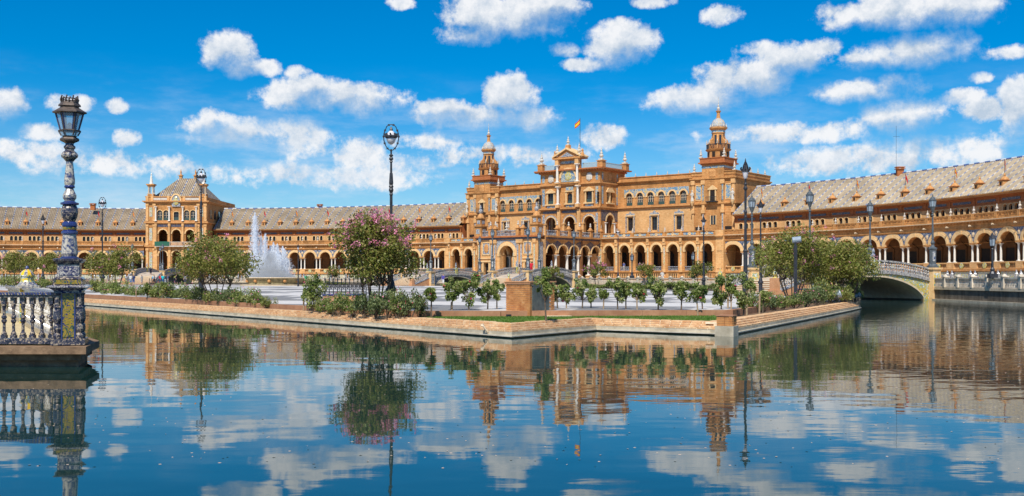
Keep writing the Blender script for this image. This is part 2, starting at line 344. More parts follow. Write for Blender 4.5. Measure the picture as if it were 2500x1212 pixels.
def water_mat():
    m, nt, nd, mth, mix, b = nodes('canal water')
    L = nt.links
    b.inputs['Base Color'].default_value = (.010, .034, .030, 1); b.inputs['Roughness'].default_value = .02; b.inputs['IOR'].default_value = 1.34
    b.inputs['Specular IOR Level'].default_value = .5
    g = nd('ShaderNodeNewGeometry'); sp = nd('ShaderNodeSeparateXYZ'); L.new(g.outputs['Position'], sp.inputs[0])
    def noise(scale, det, st):
        mp = nd('ShaderNodeMapping'); mp.inputs['Scale'].default_value = st; L.new(g.outputs['Position'], mp.inputs['Vector'])
        n = nd('ShaderNodeTexNoise'); n.inputs['Scale'].default_value = scale; n.inputs['Detail'].default_value = det; n.inputs['Roughness'].default_value = .5; L.new(mp.outputs[0], n.inputs['Vector']); return n.outputs[0]
    a = noise(.42, 2, (1, 1.5, 1)); c = noise(2.1, 2.0, (.8, 1.4, 1)); gust = noise(.05, 2, (1, 1, 1))
    right = nd('ShaderNodeMapRange'); L.new(mth('ADD', sp.outputs[0], mth('MULTIPLY', sp.outputs[1], .14)), right.inputs[0]); right.inputs['From Min'].default_value = 8; right.inputs['From Max'].default_value = 24
    gm = nd('ShaderNodeMapRange'); L.new(gust, gm.inputs[0]); gm.inputs['From Min'].default_value = .4; gm.inputs['From Max'].default_value = .62; gm.inputs['To Min'].default_value = .2
    amp = mth('ADD', gm.outputs[0], mth('MULTIPLY', right.outputs[0], 2.6))
    h = mth('ADD', mth('MULTIPLY', a, .0075), mth('MULTIPLY', mth('MULTIPLY', c, .0021), amp))
    bn = nd('ShaderNodeBump'); bn.inputs['Strength'].default_value = 1; bn.inputs['Distance'].default_value = 1.0; L.new(h, bn.inputs['Height']); L.new(bn.outputs[0], b.inputs['Normal'])
    return m
def roof_mat():
    m, nt, nd, mth, mix, b = nodes('ribbed roof tile'); L = nt.links
    uv = nd('ShaderNodeUVMap'); sp = nd('ShaderNodeSeparateXYZ'); L.new(uv.outputs[0], sp.inputs[0])
    u, v = sp.outputs[0], sp.outputs[1]                      # u counts ribs, v counts tiles down the slope
    fu = mth('FRACT', u); i = mth('FLOOR', u); j = mth('FLOOR', mth('ADD', v, mth('MULTIPLY', i, .5)))
    chan = mth('LESS_THAN', fu, .36)
    third = mth('LESS_THAN', mth('MODULO', mth('ADD', i, 300), 5), .5)
    alt = mth('LESS_THAN', mth('MODULO', mth('ADD', j, 300), 2), .5)
    n = nd('ShaderNodeTexNoise'); n.inputs['Scale'].default_value = 1.2; n.inputs['Detail'].default_value = 6
    g = nd('ShaderNodeNewGeometry'); L.new(g.outputs['Position'], n.inputs['Vector'])
    wn = nd('ShaderNodeTexWhiteNoise', noise_dimensions='2D'); cb = nd('ShaderNodeCombineXYZ'); L.new(i, cb.inputs[0]); L.new(j, cb.inputs[1]); L.new(cb.outputs[0], wn.inputs['Vector'])
    cream = mix(n.outputs[0], (.27, .215, .145), (.45, .37, .26))
    cream = mix(mth('MULTIPLY', wn.outputs[0], .55), cream, (.38, .27, .15))
    rib = mix(mth('MULTIPLY', third, alt), cream, (.15, .18, .28))
    rib = mix(mth('MULTIPLY', third, mth('SUBTRACT', 1.0, alt)), rib, (.47, .42, .34))
    col = mix(chan, rib, (.13, .085, .05))
    ws = nd('ShaderNodeTexNoise'); ws.inputs['Scale'].default_value = .22; ws.inputs['Detail'].default_value = 7; ws.inputs['Roughness'].default_value = .7; L.new(g.outputs['Position'], ws.inputs['Vector'])
    wr = nd('ShaderNodeMapRange'); L.new(ws.outputs[0], wr.inputs[0]); wr.inputs['From Min'].default_value = .36; wr.inputs['From Max'].default_value = .6; wr.inputs['To Min'].default_value = .62; wr.inputs['To Max'].default_value = 1.08
    col = mix(1.0, col, wr.outputs[0], 'MULTIPLY')
    L.new(col, b.inputs['Base Color']); b.inputs['Roughness'].default_value = .6
    return m
def plaza_mat():
    m, nt, nd, mth, mix, b = nodes('plaza mosaic paving'); L = nt.links
    g = nd('ShaderNodeNewGeometry'); mp = nd('ShaderNodeMapping'); mp.inputs['Rotation'].default_value = (0, 0, .66); L.new(g.outputs['Position'], mp.inputs['Vector'])
    sp = nd('ShaderNodeSeparateXYZ'); L.new(mp.outputs[0], sp.inputs[0])
    n = nd('ShaderNodeTexNoise'); n.inputs['Scale'].default_value = .35; n.inputs['Detail'].default_value = 5; L.new(g.outputs['Position'], n.inputs['Vector'])
    m2 = nd('ShaderNodeMapping'); m2.inputs['Scale'].default_value = (.4, .07, 1); L.new(g.outputs['Position'], m2.inputs['Vector'])
    st = nd('ShaderNodeTexNoise'); st.inputs['Scale'].default_value = 1.0; st.inputs['Detail'].default_value = 3; st.inputs['Roughness'].default_value = .6; L.new(m2.outputs[0], st.inputs['Vector'])
    sr = nd('ShaderNodeMapRange'); L.new(st.outputs[0], sr.inputs[0]); sr.inputs['From Min'].default_value = .43; sr.inputs['From Max'].default_value = .50
    gs = nd('ShaderNodeSeparateXYZ'); L.new(g.outputs['Position'], gs.inputs[0])
    bandp = mth('GREATER_THAN', mth('FRACT', mth('MULTIPLY', mth('ADD', gs.outputs[1], mth('MULTIPLY', gs.outputs[0], .25)), .045)), .3)
    pale = mix(n.outputs[0], (.52, .485, .45), (.66, .63, .59))
    c = mix(mth('MULTIPLY', mth('MULTIPLY', sr.outputs[0], bandp), .85), pale, (.15, .145, .14))
    L.new(c, b.inputs['Base Color']); b.inputs['Roughness'].default_value = .7
    return m
def leaf_mat(name, c1, c2, c3=None, tl=.25, sc=1.7):
    m, nt, nd, mth, mix, b = nodes(name); L = nt.links
    g = nd('ShaderNodeNewGeometry'); n = nd('ShaderNodeTexNoise'); n.inputs['Scale'].default_value = sc; n.inputs['Detail'].default_value = 3; L.new(g.outputs['Position'], n.inputs['Vector'])
    w = nd('ShaderNodeTexWhiteNoise'); 
    vs = nd('ShaderNodeVectorMath', operation='SNAP'); vs.inputs[1].default_value = (.11, .11, .11); L.new(g.outputs['Position'], vs.inputs[0]); L.new(vs.outputs[0], w.inputs['Vector'])
    rp = nd('ShaderNodeMapRange'); L.new(n.outputs[0], rp.inputs[0]); rp.inputs['From Min'].default_value = .35; rp.inputs['From Max'].default_value = .65
    c = mix(rp.outputs[0], c1, c2)
    c = mix(mth('MULTIPLY', mth('GREATER_THAN', w.outputs[0], .72), .75), c, c3 or tuple(x*1.5 for x in c2))
    L.new(c, b.inputs['Base Color']); b.inputs['Roughness'].default_value = .5; b.inputs['Specular IOR Level'].default_value = .35
    tr = nd('ShaderNodeBsdfTranslucent'); L.new(c, tr.inputs[0]); ms = nd('ShaderNodeMixShader'); ms.inputs[0].default_value = tl
    L.new(b.outputs[0], ms.inputs[1]); L.new(tr.outputs[0], ms.inputs[2]); L.new(ms.outputs[0], nt.nodes['Material Output'].inputs[0])
    return m
M['water'] = water_mat(); M['roof'] = roof_mat(); M['plaza'] = plaza_mat()
M['leaf'] = leaf_mat('crape myrtle leaves', (.115,.145,.022), (.26,.28,.05), (.42,.33,.11), .38)
M['leafr'] = leaf_mat('rose leaves', (.10,.16,.03), (.27,.33,.08), (.48,.48,.2), .4)
M['leafd'] = leaf_mat('dark shrub leaves', (.07,.105,.035), (.14,.19,.06), (.24,.27,.11))
M['leafy'] = leaf_mat('yellowish shrub leaves', (.13,.17,.035), (.24,.27,.065), (.36,.35,.12))
M['pink'] = leaf_mat('pink blossom', (.78,.24,.38), (.88,.42,.53), (.66,.16,.3), .3)
M['red'] = leaf_mat('red roses', (.50,.02,.05), (.62,.05,.14), (.62,.2,.3), .2)
M['yrose'] = leaf_mat('yellow roses', (.65,.48,.05), (.75,.6,.1), (.7,.62,.3), .2)
M['grass'] = leaf_mat('lawn grass', (.075,.165,.018), (.12,.22,.028), (.17,.25,.05), .2, .8)
M['lawn'] = mat('lawn soil and moss', (.10,.17,.03), (.085,.13,.025), 2.0, .95, c3=(.22,.19,.09))
M['bark'] = mat('tree bark', (.16,.12,.085), (.09,.065,.045), 9, .9)
M['barkp'] = mat('pale stake timber', (.42,.31,.19), (.3,.2,.12), 9, .9)

# ------------------------------------------------------------------ ground, water, quay
Z_ISL, Z_PLZ, Z_OUT = .34, .57, 1.0
def structure(name, mb, m):
    o = part(name, mb, m, None); o['kind'] = 'structure'; return o
water = MB(); water.poly([(-320,-60,0),(320,-60,0),(320,320,0),(-320,320,0)]); structure('water', water, M['water'])
# the island: outline at the water, clockwise seen from above from the right-hand tip
Q_LEFT  = [(-92,156),(-25.5,65.0),(0,30.1)]
Q_FRONT = [(0,30.1),(2.72,34.3),(5.9,31.8)]
Q_RIGHT = [(6.62,31.75),(7.0,32.7),(13.6,46.6),(17.6,55.2),(19.4,59.2),(20.2,62.0),(20.3,64.5),(19.6,68)]
INNER = [(20.9,77.0),(21.0,84),(19.5,95),(14.5,110),(8.5,126),(1.5,142),(-12.5,161),(-36,186),(-64,201),(-96,207),(-140,200),(-140,170)]
OUTLINE = Q_LEFT + Q_FRONT[1:] + [(6.4,31.1)] + Q_RIGHT + INNER
def inset(path, d, closed=True):
    out = []; n = len(path)
    for i in range(n):
        a = Vector(path[i-1] if (closed or i) else path[0]); b = Vector(path[i]); c = Vector(path[(i+1) % n] if (closed or i < n-1) else path[-1])
        t1 = (b-a).normalized() if (b-a).length > 1e-6 else (c-b).normalized(); t2 = (c-b).normalized() if (c-b).length > 1e-6 else t1
        n1 = Vector((-t1.y, t1.x)); n2 = Vector((-t2.y, t2.x)); k = (n1+n2); k = k/max(.35, k.length_squared/2) if k.length > 1e-6 else n1
        out.append(tuple(b + k*d))
    return out
isl = MB(); isl.extr(inset(OUTLINE, .55), -.6, Z_ISL); structure('island_ground', isl, M['soil'])
KERB = [(-92,161),(-27.5,71.6),(-10.9,47.2),(-3.55,36.75),(-.4,36.9),(3,37.35),(7.7,37.9),(10.2,43.6),(14.6,54.5),(16.9,62),(18.2,76)]
plz = MB(); plz.extr(KERB + inset(INNER, 1.2, False)[0:], Z_ISL-.1, Z_PLZ); structure('plaza', plz, M['plaza'])
kb = thing('plaza_kerb', 'low terracotta kerb wall along the edge of the pale plaza paving', 'kerb', (0, 0, Z_ISL))
km = MB()
for a, b in zip(KERB, KERB[1:]):
    a, b = Vector(a), Vector(b); d = b-a; L = d.length; k = max(1, int(L/1.2)); nrm = Vector((d.y, -d.x)).normalized()
    for i in range(k):
        p, q = a+d*(i/k)+d.normalized()*.004, a+d*((i+1)/k)-d.normalized()*.004
        f = MB(); f.extr([(p.x+nrm.x*.16, p.y+nrm.y*.16), (q.x+nrm.x*.16, q.y+nrm.y*.16), (q.x-nrm.x*.1, q.y-nrm.y*.1), (p.x-nrm.x*.1, p.y-nrm.y*.1)], -.02, Z_PLZ-Z_ISL+.006)
        if -12 < p.x < 13 and p.y < 62: part('kerb_stone', f, M['kerb'], kb)
        else:
            o = len(km.v); km.v += f.v; km.f += [tuple(x+o for x in fc) for fc in f.f]; km.mi += f.mi
tag(part('kerb_run', km, M['kerb'], kb), kind='stuff')
# quay: concrete foot with three stepped brick courses on top, laid piece by piece
quay = thing('quay_wall', 'concrete and brick quay wall with stepped brick coping round the green island', 'quay wall', (0, 0, 0))
M['algae'] = mat('wet algae', (.055,.045,.014), (.03,.028,.01), 5, .5)
M['quayledge'] = mat('pale quay ledge', (.66,.60,.48), (.5,.44,.33), 3, .8, wash=.3)
def band_round(name, off, z0, z1, m):
    f = MB(); a_ = inset(OUTLINE, off); b_ = inset(OUTLINE, .9); n_ = len(OUTLINE)
    for k in range(n_): f.extr([a_[k], a_[(k+1) % n_], b_[(k+1) % n_], b_[k]], z0, z1)
    part(name, f, m, quay)
band_round('waterline', .02, -.8, .04, M['algae']); band_round('ledge', -.03, .04, .075, M['quayledge']); band_round('concrete_foot', .03, .075, .17, M['concrete'])
bricks = []
def lay(path, closed=False):
    for course, (off, dep, z0, z1) in enumerate([(.05+.13*c_, .30 if c_ < 3 else .42, .165+.057*c_, .165+.057*(c_+1)) for c_ in range(4)]):
        p0 = inset(path, off, False); p1 = inset(path, off+dep, False)
        for s in range(len(path)-1):
            A, B, C, D = (Vector(q) for q in (p0[s], p0[s+1], p1[s+1], p1[s])); L = (B-A).length; n = max(1, round(L/.36))
            for i in range(n):
                t0, t1 = i/n + .012/max(L,.1) + 0, (i+1)/n - .012/max(L,.1)
                j = random.uniform(-.008,.008)
                q = [A.lerp(B,t0), A.lerp(B,t1), D.lerp(C,t1), D.lerp(C,t0)]
                mid = (q[0]+q[2])/2
                bricks.append((mid.length, [(v.x, v.y) for v in q], z0+.012, z1+j*.6))
        mo = MB()
        for s in range(len(path)-1):
            q0 = inset(path, off+.012, False)
            mo.extr([q0[s], q0[s+1], p1[s+1], p1[s]], z0-.003-.0007*course, z1-.012-.0009*s)
        part('mortar_bed', mo, M['mortar'], quay)
lay([(-60,112.1),(-25.5,65.0),(0,30.1),(2.72,34.3),(6.1,31.6)]); lay(Q_RIGHT)
bricks.sort(key=lambda b: b[0])
tails = MB()
for k, (d, q, z0, z1) in enumerate(bricks):
    if k < 299:
        f = MB(); f.extr(q, z0, z1); part('brick', f, M['quaybrick'], quay)
    else: tails.extr(q, z0, z1)
tag(part('brick_courses', tails, M['quaybrick'], quay), kind='stuff')
ZL = .392
lawn = MB(); FE = inset([(-6,38.31),(0,30.1),(2.72,34.3),(6.1,31.6)], .74, False); LAWN = [(-3.2,36.6),FE[1],((FE[1][0]*2+FE[2][0])/3,(FE[1][1]*2+FE[2][1])/3),FE[2],(5.9,32.75),(6.9,33.6),(7.4,37.7),(3,37.2),(-.4,36.75)]
lawn.extr(LAWN, Z_ISL-.05, ZL); lawn.v[:] = [(x, y, z if z < ZL-.01 else (ZL if k-len(LAWN) in (0,1,2,3,4,5) else Z_ISL+.012)) for k, (x, y, z) in enumerate(lawn.v)]
structure('lawn', lawn, M['lawn'])
# outer bank beyond the canal: promenade on which the palace stands
OUTER = [(32.8,-60),(32.8,83),(33.6,98),(32.0,108),(26.5,121),(17.5,136.5),(8.8,152),(-5,170.5),(-30,203),(-60,217.5),(-97,223),(-150,216),(-175,190),(-175,40),(-60,22),(-60,-60)]
om = MB(); FAR = [(-2500,-60),(-2500,2600),(2500,2600),(2500,-60)]
i0 = om.add([(x,y,Z_OUT) for x,y in OUTER]); j0 = om.add([(x,y,Z_OUT) for x,y in FAR])
om.face([j0+3] + [j0+2, j0+1, j0] + [i0+k for k in range(len(OUTER)-1, -1, -1)])
for k in range(len(OUTER)-1):
    a, b = OUTER[k], OUTER[k+1]; om.poly([(a[0],a[1],-.8),(a[0],a[1],Z_OUT),(b[0],b[1],Z_OUT),(b[0],b[1],-.8)])
structure('promenade', om, M['promen'])
bk = MB(); bk.poly([(-2500,-2000,1.0),(2500,-2000,1.0),(2500,-60.0,1.0),(-2500,-60.0,1.0)]); structure('ground', bk, M['promen'])
cw = thing('canal_wall', 'grey brown rendered canal wall below the white balustrade', 'canal wall', (0,0,0))
wm = MB(); wo = inset(OUTER, .0, False)
M['canalwall'] = mat('damp canal render', (.20,.165,.125), (.12,.10,.075), 1.6, .85, wash=.4, streak=.4, bump=.3)
w1 = inset(OUTER[:13], .06, False); w2 = inset(OUTER[:13], -.3, False)
for k in range(12): wm.extr([w1[k], w1[k+1], w2[k+1], w2[k]], -.8, Z_OUT-.16)
part('wall', wm, M['canalwall'], cw)
w1 = inset(OUTER[:13], .14, False); cp = MB()
for k in range(12): cp.extr([w1[k], w1[k+1], w2[k+1], w2[k]], Z_OUT-.16, Z_OUT+.03)
part('coping', cp, M['stone'], cw)
w1 = inset(OUTER[:13], .28, False); cp = MB()
for k in range(12): cp.extr([w1[k], w1[k+1], w2[k+1], w2[k]], -.8, .12)
part('footing', cp, M['concrete'], cw)
# ------------------------------------------------------------------ shared small parts
def urn_mesh(name, mats):
    m = MB(); m.cbox(0,0,0,.12,.17); m.lathe(0,0,[(.10,.12),(.06,.22),(.17,.36),(.2,.5),(.13,.62),(.06,.68),(.10,.76),(.05,.84),(.07,.92),(.02,1.04)],8); return m.mesh(name, mats, False)
M['urnm'] = tilemat('glazed urn', [(.2,.2,.3),(.55,.5,.42),(.68,.64,.58),(.5,.4,.25)], 6.0)
URN = urn_mesh('urn', M['urnm'])
def column_mesh(h, r, name='column', m=None):
    c = MB(); c.cbox(0,0,0,.1*h/2.6,r*1.55); c.lathe(0,0,[(r*1.4,.1*h/2.6),(r*1.35,.05*h),(r*1.02,.075*h),(r*1.04,.4*h),(r*.86,.84*h),(r*1.1,.85*h),(r*.95,.87*h),(r*1.25,.93*h),(r*1.55,.965*h)],10)
    c.cbox(0,0,.962*h,h,r*1.75); return c.mesh(name, m or M['marble'], False)
def pane_mesh(name, hw, z0, zs, rise, bars=(1,3), rail=True, d=.06, fm=None):
    """arched window: dark pane, frame ring, glazing bars, low rail"""
    w = MB(); n = 8; pts = [(-hw,z0),(hw,z0)] + [(hw*cos(pi*k/n), zs+rise*sin(pi*k/n)) for k in range(n+1)]
    w.m = 0; w.poly([(x,0,z) for x,z in pts])
    w.m = 1; t = hw*.11
    for i in range(bars[0]): x = -hw+2*hw*(i+1)/(bars[0]+1); w.box(x-t*.5,x+t*.5,-d,-.005,z0,zs+rise*.92)
    for i in range(bars[1]): z = z0+(zs-z0)*(i+1)/(bars[1]); w.box(-hw,hw,-d*.8,-.006,z-t*.4,z+t*.4)
    w.box(-hw,-hw+t,-d,-.004,z0,zs); w.box(hw-t,hw,-d,-.004,z0,zs)
    if rail: w.m = 2; w.box(-hw,hw,-.16,-.10,z0,z0+(zs-z0)*.34)
    return w.mesh(name, [M['glass'], fm or M['dark'], M['frame']])
def dormer_mesh():
    d = MB(); d.m = 0; d.cbox(0,.3,-.6,.62,.42,.62); d.m = 1; d.cbox(0,.3,.62,.72,.56,.74)
    d.m = 0; d.lathe(0,.3,[(.6,.72),(.52,.9),(.3,1.12),(.12,1.25),(.16,1.38),(.03,1.7)],8); d.m = 2; d.box(-.16,.16,-.37,-.31,.0,.42); return d.mesh('dormer', [M['terra'], M['brickr'], M['dark']])
DORMER = dormer_mesh()
def flag_mesh(cols):
    f = MB(); f.m = 0; f.tube([(0,0,0),(0,0,2.3)], .035, 5); 
    for k in range(4):
        x0, x1 = .02+k*.09, .02+(k+1)*.09
        for j in range(3):
            f.m = 1+j; za, zb = 2.2-.75*j/3-.0, 2.2-.75*(j+1)/3
            y0, y1 = .05*sin(k*1.4), .05*sin((k+1)*1.4); dz = -.22*k; dz1 = -.22*(k+1)
            f.poly([(x0,y0,zb+dz),(x1,y1,zb+dz1),(x1,y1,za+dz1),(x0,y0,za+dz)])
    return f.mesh('flag', cols)
M['flag_r'] = mat('flag red', (.55,.02,.02), (.48,.02,.02), 3, .8); M['flag_y'] = mat('flag yellow', (.8,.5,.02), (.75,.45,.02), 3, .8)
FLAG = flag_mesh([M['iron'], M['flag_r'], M['flag_y'], M['flag_r']]); FLAGR = flag_mesh([M['iron'], M['flag_r'], M['flag_r'], M['flag_r']])

def roof_strip(O, R, a0, a1, r0, r1, z0, z1, per, back=True):
    """ribbed roof over an arc; angles in radians, per = rib pitch in metres"""
    m = MB(); m.uv = []; n = max(2, int(R*abs(a1-a0)/per)); sub = 4; hts = (0.0, .02, .11, .02)
    def rowset(ra, rb, za, zb, fl):
        rows = []
        sl = sqrt((rb-ra)**2+(zb-za)**2)
        for i in range(n*sub+1):
            a = a0+(a1-a0)*i/(n*sub); h = hts[i % sub] if i < n*sub else 0
            nx = (zb-za)/sl; 
            for (rr, zz, vv) in ((ra, za, 0.0), (rb, zb, sl/.5)):
                m.v.append((O[0]+rr*sin(a), O[1]+rr*cos(a), zz+h)); m.uv.append((i/sub, vv))
        b = len(m.v)-2*(n*sub+1)
        for i in range(n*sub):
            q = (b+2*i, b+2*i+2, b+2*i+3, b+2*i+1); m.face(q if fl else q[::-1])
    rowset(R+r0, R+r1, z0, z1, True)
    if back: rowset(R+2*r1-r0, R+r1, z0, z1, False)
    return m
def ridge_strip(O, R, a0, a1, r1, z1):
    m = MB(); n = int(R*abs(a1-a0)/1.0); ra = R+r1
    for i in range(n):
        b0, b1 = a0+(a1-a0)*(i+.04)/n, a0+(a1-a0)*(i+.96)/n
        p, q = (O[0]+ra*sin(b0), O[1]+ra*cos(b0), z1+.05), (O[0]+ra*sin(b1), O[1]+ra*cos(b1), z1+.05)
        m.m = i % 2; m.tube([p, q], .17, 6)
    return m
M['ridge_w'] = mat('white ridge tile', (.66,.66,.66), (.5,.5,.52), 5, .4); M['ridge_b'] = mat('blue ridge tile', (.10,.16,.36), (.07,.11,.27), 5, .4)

ZC = 9.68      # gallery cornice
def wing(label, O, R, d0, d1, n, skip_urn=False):
    """curved palace wing: arcade, terrace parapet with urns, windowed upper floor, ribbed roof. angles in degrees from +Y"""
    root = thing('palace_wing', label, 'building', (O[0]+R*sin(radians((d0+d1)/2)), O[1]+R*cos(radians((d0+d1)/2)), Z_OUT))
    rl = root.location
    st = (d1-d0)/n; sg = 1 if st > 0 else -1; B = 2*R*sin(radians(abs(st))/2); hb = B/2; W = R
    def mk(): return MB(W)
    hw = .345*B; rise = 1.33; zs = 6.57
    P = {}
    a = mk(); a.arch(0, hw, rise, zs, -hb, hb, zs, 8.62, 0, .7); a.box(-hb, -.335*B, -.1, .75, 6.38, 6.60); a.box(.335*B, hb, -.1, .75, 6.38, 6.60)
    P['arch'] = (a, M['brick'])
    a = mk(); a.ring(0, zs+.05, hw-.02, rise-.02, .075*B, -.12, .3); a.ring(0, zs+.05, hw-.02+.074*B, rise-.02+.074*B, .058*B, -.07, .2, key=False); P['archivolt'] = (a, M['trim'])
    a = mk(); yy = -.03
    for s in (-1, 1):
        pts = [(s*hb, 8.4)] + [(s*(hw+.125*B)*cos(t), zs+.05+(rise+.125*B)*sin(t)) for t in [radians(k) for k in (68, 52, 36, 20, 6)]] + [(s*hb, 6.85)]
        pts = [p for p in pts if abs(p[0]) <= hb+.001]
        p3 = [(x, yy, z) for x, z in pts]; a = mk(); a.poly(p3 if s < 0 else p3[::-1]); P['spandrel_tile' + '+'*(s > 0)] = (a, M['blue'])
    a = mk(); a.box(-hb, hb, -.06, .7, 8.62, 9.5); a.box(-hb, hb, -.16, .1, 8.64, 8.78); a.box(-hb, hb, -.2, .1, 9.28, 9.46)
    for k in range(7): x = -hb+B*(k+.5)/7; a.box(x-.12, x+.12, -.34, -.19, 9.3, 9.5)
    P['frieze'] = (a, M['brick'])
    a = mk(); a.box(-hb, hb, -.5, .6, 9.5, 9.62); P['cornice'] = (a, M['terra'])
    a = mk(); a.box(-hb, hb, -.56, .58, 9.62, 9.71); P['drip_course'] = (a, M['stone'])
    a = mk(); a.box(-hb, hb, -.12, .3, 9.71, 10.0); a.box(-hb, hb, -.04, .22, 10.0, 10.52); a.box(-hb, hb, -.16, .34, 10.52, 10.68)
    for s in (-1, 1):
        a.box(min(s*hb, s*(hb-.32)), max(s*hb, s*(hb-.32)), -.2, .36, 9.72, 10.66)
        for (u0, u1) in ((.08, .38), (.46, .78)):
            x0, x1 = sorted((s*u0*hb, s*u1*hb)); a.box(x0, x1, -.13, -.03, 10.05, 10.12); a.box(x0, x1, -.13, -.03, 10.40, 10.47); a.box(x0, x0+.07, -.13, -.03, 10.12, 10.4); a.box(x1-.07, x1, -.13, -.03, 10.12, 10.4)
    P['parapet'] = (a, M['brick'])
    Y2 = 4.0; hb2 = hb
    a = mk(); ws = .235*B; wh = .078*B
    for k, x0, x1 in ((-1, -hb, -ws/2), (0, -ws/2, ws/2), (1, ws/2, hb)): a.arch(k*ws, wh, .33, 11.6, x0, x1, 9.6, 12.1, Y2, Y2+.5, zb=10.35, n=8)
    P['upper_wall'] = (a, M['brickp'])
    a = mk(); a.box(-hb, hb, Y2+.02, Y2+.5, 12.1, 13.3); a.box(-hb, hb, Y2-.08, Y2+.4, 12.12, 12.22); a.box(-hb, hb, Y2-.22, Y2+.4, 13.1, 13.3); a.box(-hb, -hb+.22, Y2-.1, Y2+.4, 12.2, 13.1); a.box(hb-.22, hb, Y2-.1, Y2+.4, 12.2, 13.1)
    P['upper_frieze'] = (a, M['brickr'])
    a = mk()
    for k in (-1, 0, 1): a.ring(k*ws, 11.62, wh, .33, .12, Y2-.08, Y2+.1, n=8, key=False); a.box(k*ws-wh-.16, k*ws-wh, Y2-.1, Y2+.1, 10.3, 11.64); a.box(k*ws+wh, k*ws+wh+.16, Y2-.1, Y2+.1, 10.3, 11.64)
    P['window_surround'] = (a, M['trim'])
    a = mk(); a.box(-.37*B, .37*B, Y2-.03, Y2+.1, 12.5, 12.85); P['tile_frieze'] = (a, M['bluedk'])
    a = mk(); a.box(-hb, hb, Y2-.75, Y2+.4, 13.3, 13.52); a.box(-hb, hb, Y2-.95, Y2+.3, 13.52, 13.66); P['eave'] = (a, M['terra'])
    a = mk(); a.box(-hb, hb, .1, .6, Z_OUT-.1, 2.9); a.box(-hb, hb, -.12, .5, 2.72, 3.0); a.box(-hb, hb, -.15, .5, Z_OUT-.1, 1.3)
    P['base_wall'] = (a, M['brick'])
    a = mk(); a.box(-.33*B, .33*B, .04, .2, 1.45, 2.6); P['tile_panel'] = (a, M['multi'])
    a = mk()
    for s in (-1, 1): a = mk(); a.box(s*.40*B-.22, s*.40*B+.22, -.3, .2, 1.0, 2.3); a.lathe(s*.40*B, -.06, [(.26,2.3),(.2,2.42),(.12,2.7),(.05,2.95)], 6); P['bench_pier' + '+'*(s > 0)] = (a, M['bluew'])
    a = mk(); a.box(-hb, hb, -.02, .5, 3.0, 3.12); a.box(-hb, hb, -.06, .56, 3.78, 3.94)
    for s in (-1, 1): x0, x1 = sorted((s*.34*B, s*hb)); a.box(x0, x1, -.05, .54, 3.0, 3.79)
    nb = 11
    for k in range(nb):
        x = -.34*B+.68*B*(k+.5)/nb; a.lathe(x, .2, [(.07,3.12),(.10,3.3),(.05,3.5),(.07,3.62),(.07,3.78)], 5, cap=False)
    P['balustrade'] = (a, M['brickp'])
    a = MB(); a.prism([(.42*cos(t), 3.46+.42*sin(t)) for t in [2*pi*k/10 for k in range(10)]], -.1, .0); P['medallion'] = (a, M['yellow'])
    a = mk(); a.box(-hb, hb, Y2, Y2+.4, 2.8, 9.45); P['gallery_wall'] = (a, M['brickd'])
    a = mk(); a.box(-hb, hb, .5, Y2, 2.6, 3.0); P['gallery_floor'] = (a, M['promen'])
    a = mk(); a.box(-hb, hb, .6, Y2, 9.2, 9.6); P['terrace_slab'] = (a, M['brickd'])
    a = MB(); a.m = 0; a.box(-.95, .95, Y2-.06, Y2+.1, 3.0, 5.9); a.m = 1; a.box(-1.2, -.95, Y2-.14, Y2+.1, 3.0, 6.05); a.box(.95, 1.2, Y2-.14, Y2+.1, 3.0, 6.05); a.box(-1.3, 1.3, Y2-.2, Y2+.1, 6.05, 6.3); a.prism([(-1.3,6.3),(1.3,6.3),(0,7.1)], Y2-.18, Y2+.1)
    P['door'] = (a, [M['dark'], M['brickd']])
    P = {k: v[0].mesh(k, v[1]) for k, v in P.items()}
    col = column_mesh(6.4-3.94, .15)
    win = pane_mesh('window', wh, 10.35, 11.6, .33, (1, 2), rail=False)
    med = MB(); med.lathe(0,0,[(.0,0),(.3,0),(.3,.05),(.18,.12),(.05,.2)],8,cap=False); 
    md = MB(); md.prism([(.26*cos(t), 7.75+.36*sin(t)) for t in [2*pi*k/8 for k in range(8)]], -.1, -.03); md.prism([(.14*cos(t), 7.8+.18*sin(t)) for t in [2*pi*k/6 for k in range(6)]], -.2, -.1)
    MED = md.mesh('bust_medallion', M['stone'])
    sp = MB(); sp.tube([(0,-.5,8.95),(0,-.75,9.0)], [.12,.14], 6); sp.box(-.03,.03,-.55,-.1,8.9,8.96); SPOT = sp.mesh('spotlight', M['stone'])
    for k in range(n):
        d = radians(d0+st*(k+.5)); pos = Vector((O[0]+R*cos(radians(st)/2)*sin(d)-rl.x, O[1]+R*cos(radians(st)/2)*cos(d)-rl.y, -Z_OUT)); rz = -d
        def put(name, me, dx=0.0, dy=0.0, dz=0.0):
            c, s = cos(rz), sin(rz); return link(name, me, root, (pos.x+dx*c-dy*s, pos.y+dx*s+dy*c, pos.z+dz), rz)
        for nm, me in P.items():
            put(nm.strip('+'), me)
        for s in (-1, 1): put('column', col, s*.387*B, .28, 3.94)
        for j in (-1, 0, 1): put('window', win, j*ws*(1+Y2/W), Y2+.3)
        e = hb*sg
        put('urn', URN, e, .05, 10.68); put('bust_medallion', MED, e, 0); put('spotlight', SPOT, e, 0)
        fr = (R+4.6)/R; dm = put('dormer', DORMER, e*fr, 4.6, 14.75)
        if k % 2 == 0: link('flag', FLAG if k % 4 == 0 else FLAGR, dm, (0,.3,1.3), random.uniform(-.5,.5))
    a0, a1 = radians(min(d0, d1)), radians(max(d0, d1))
    sh = (-rl.x, -rl.y, -Z_OUT)
    part('roof', roof_strip(O, R, a0, a1, 3.0, 11.0, 13.62, 19.25, .36), M['roof'], root, sh)
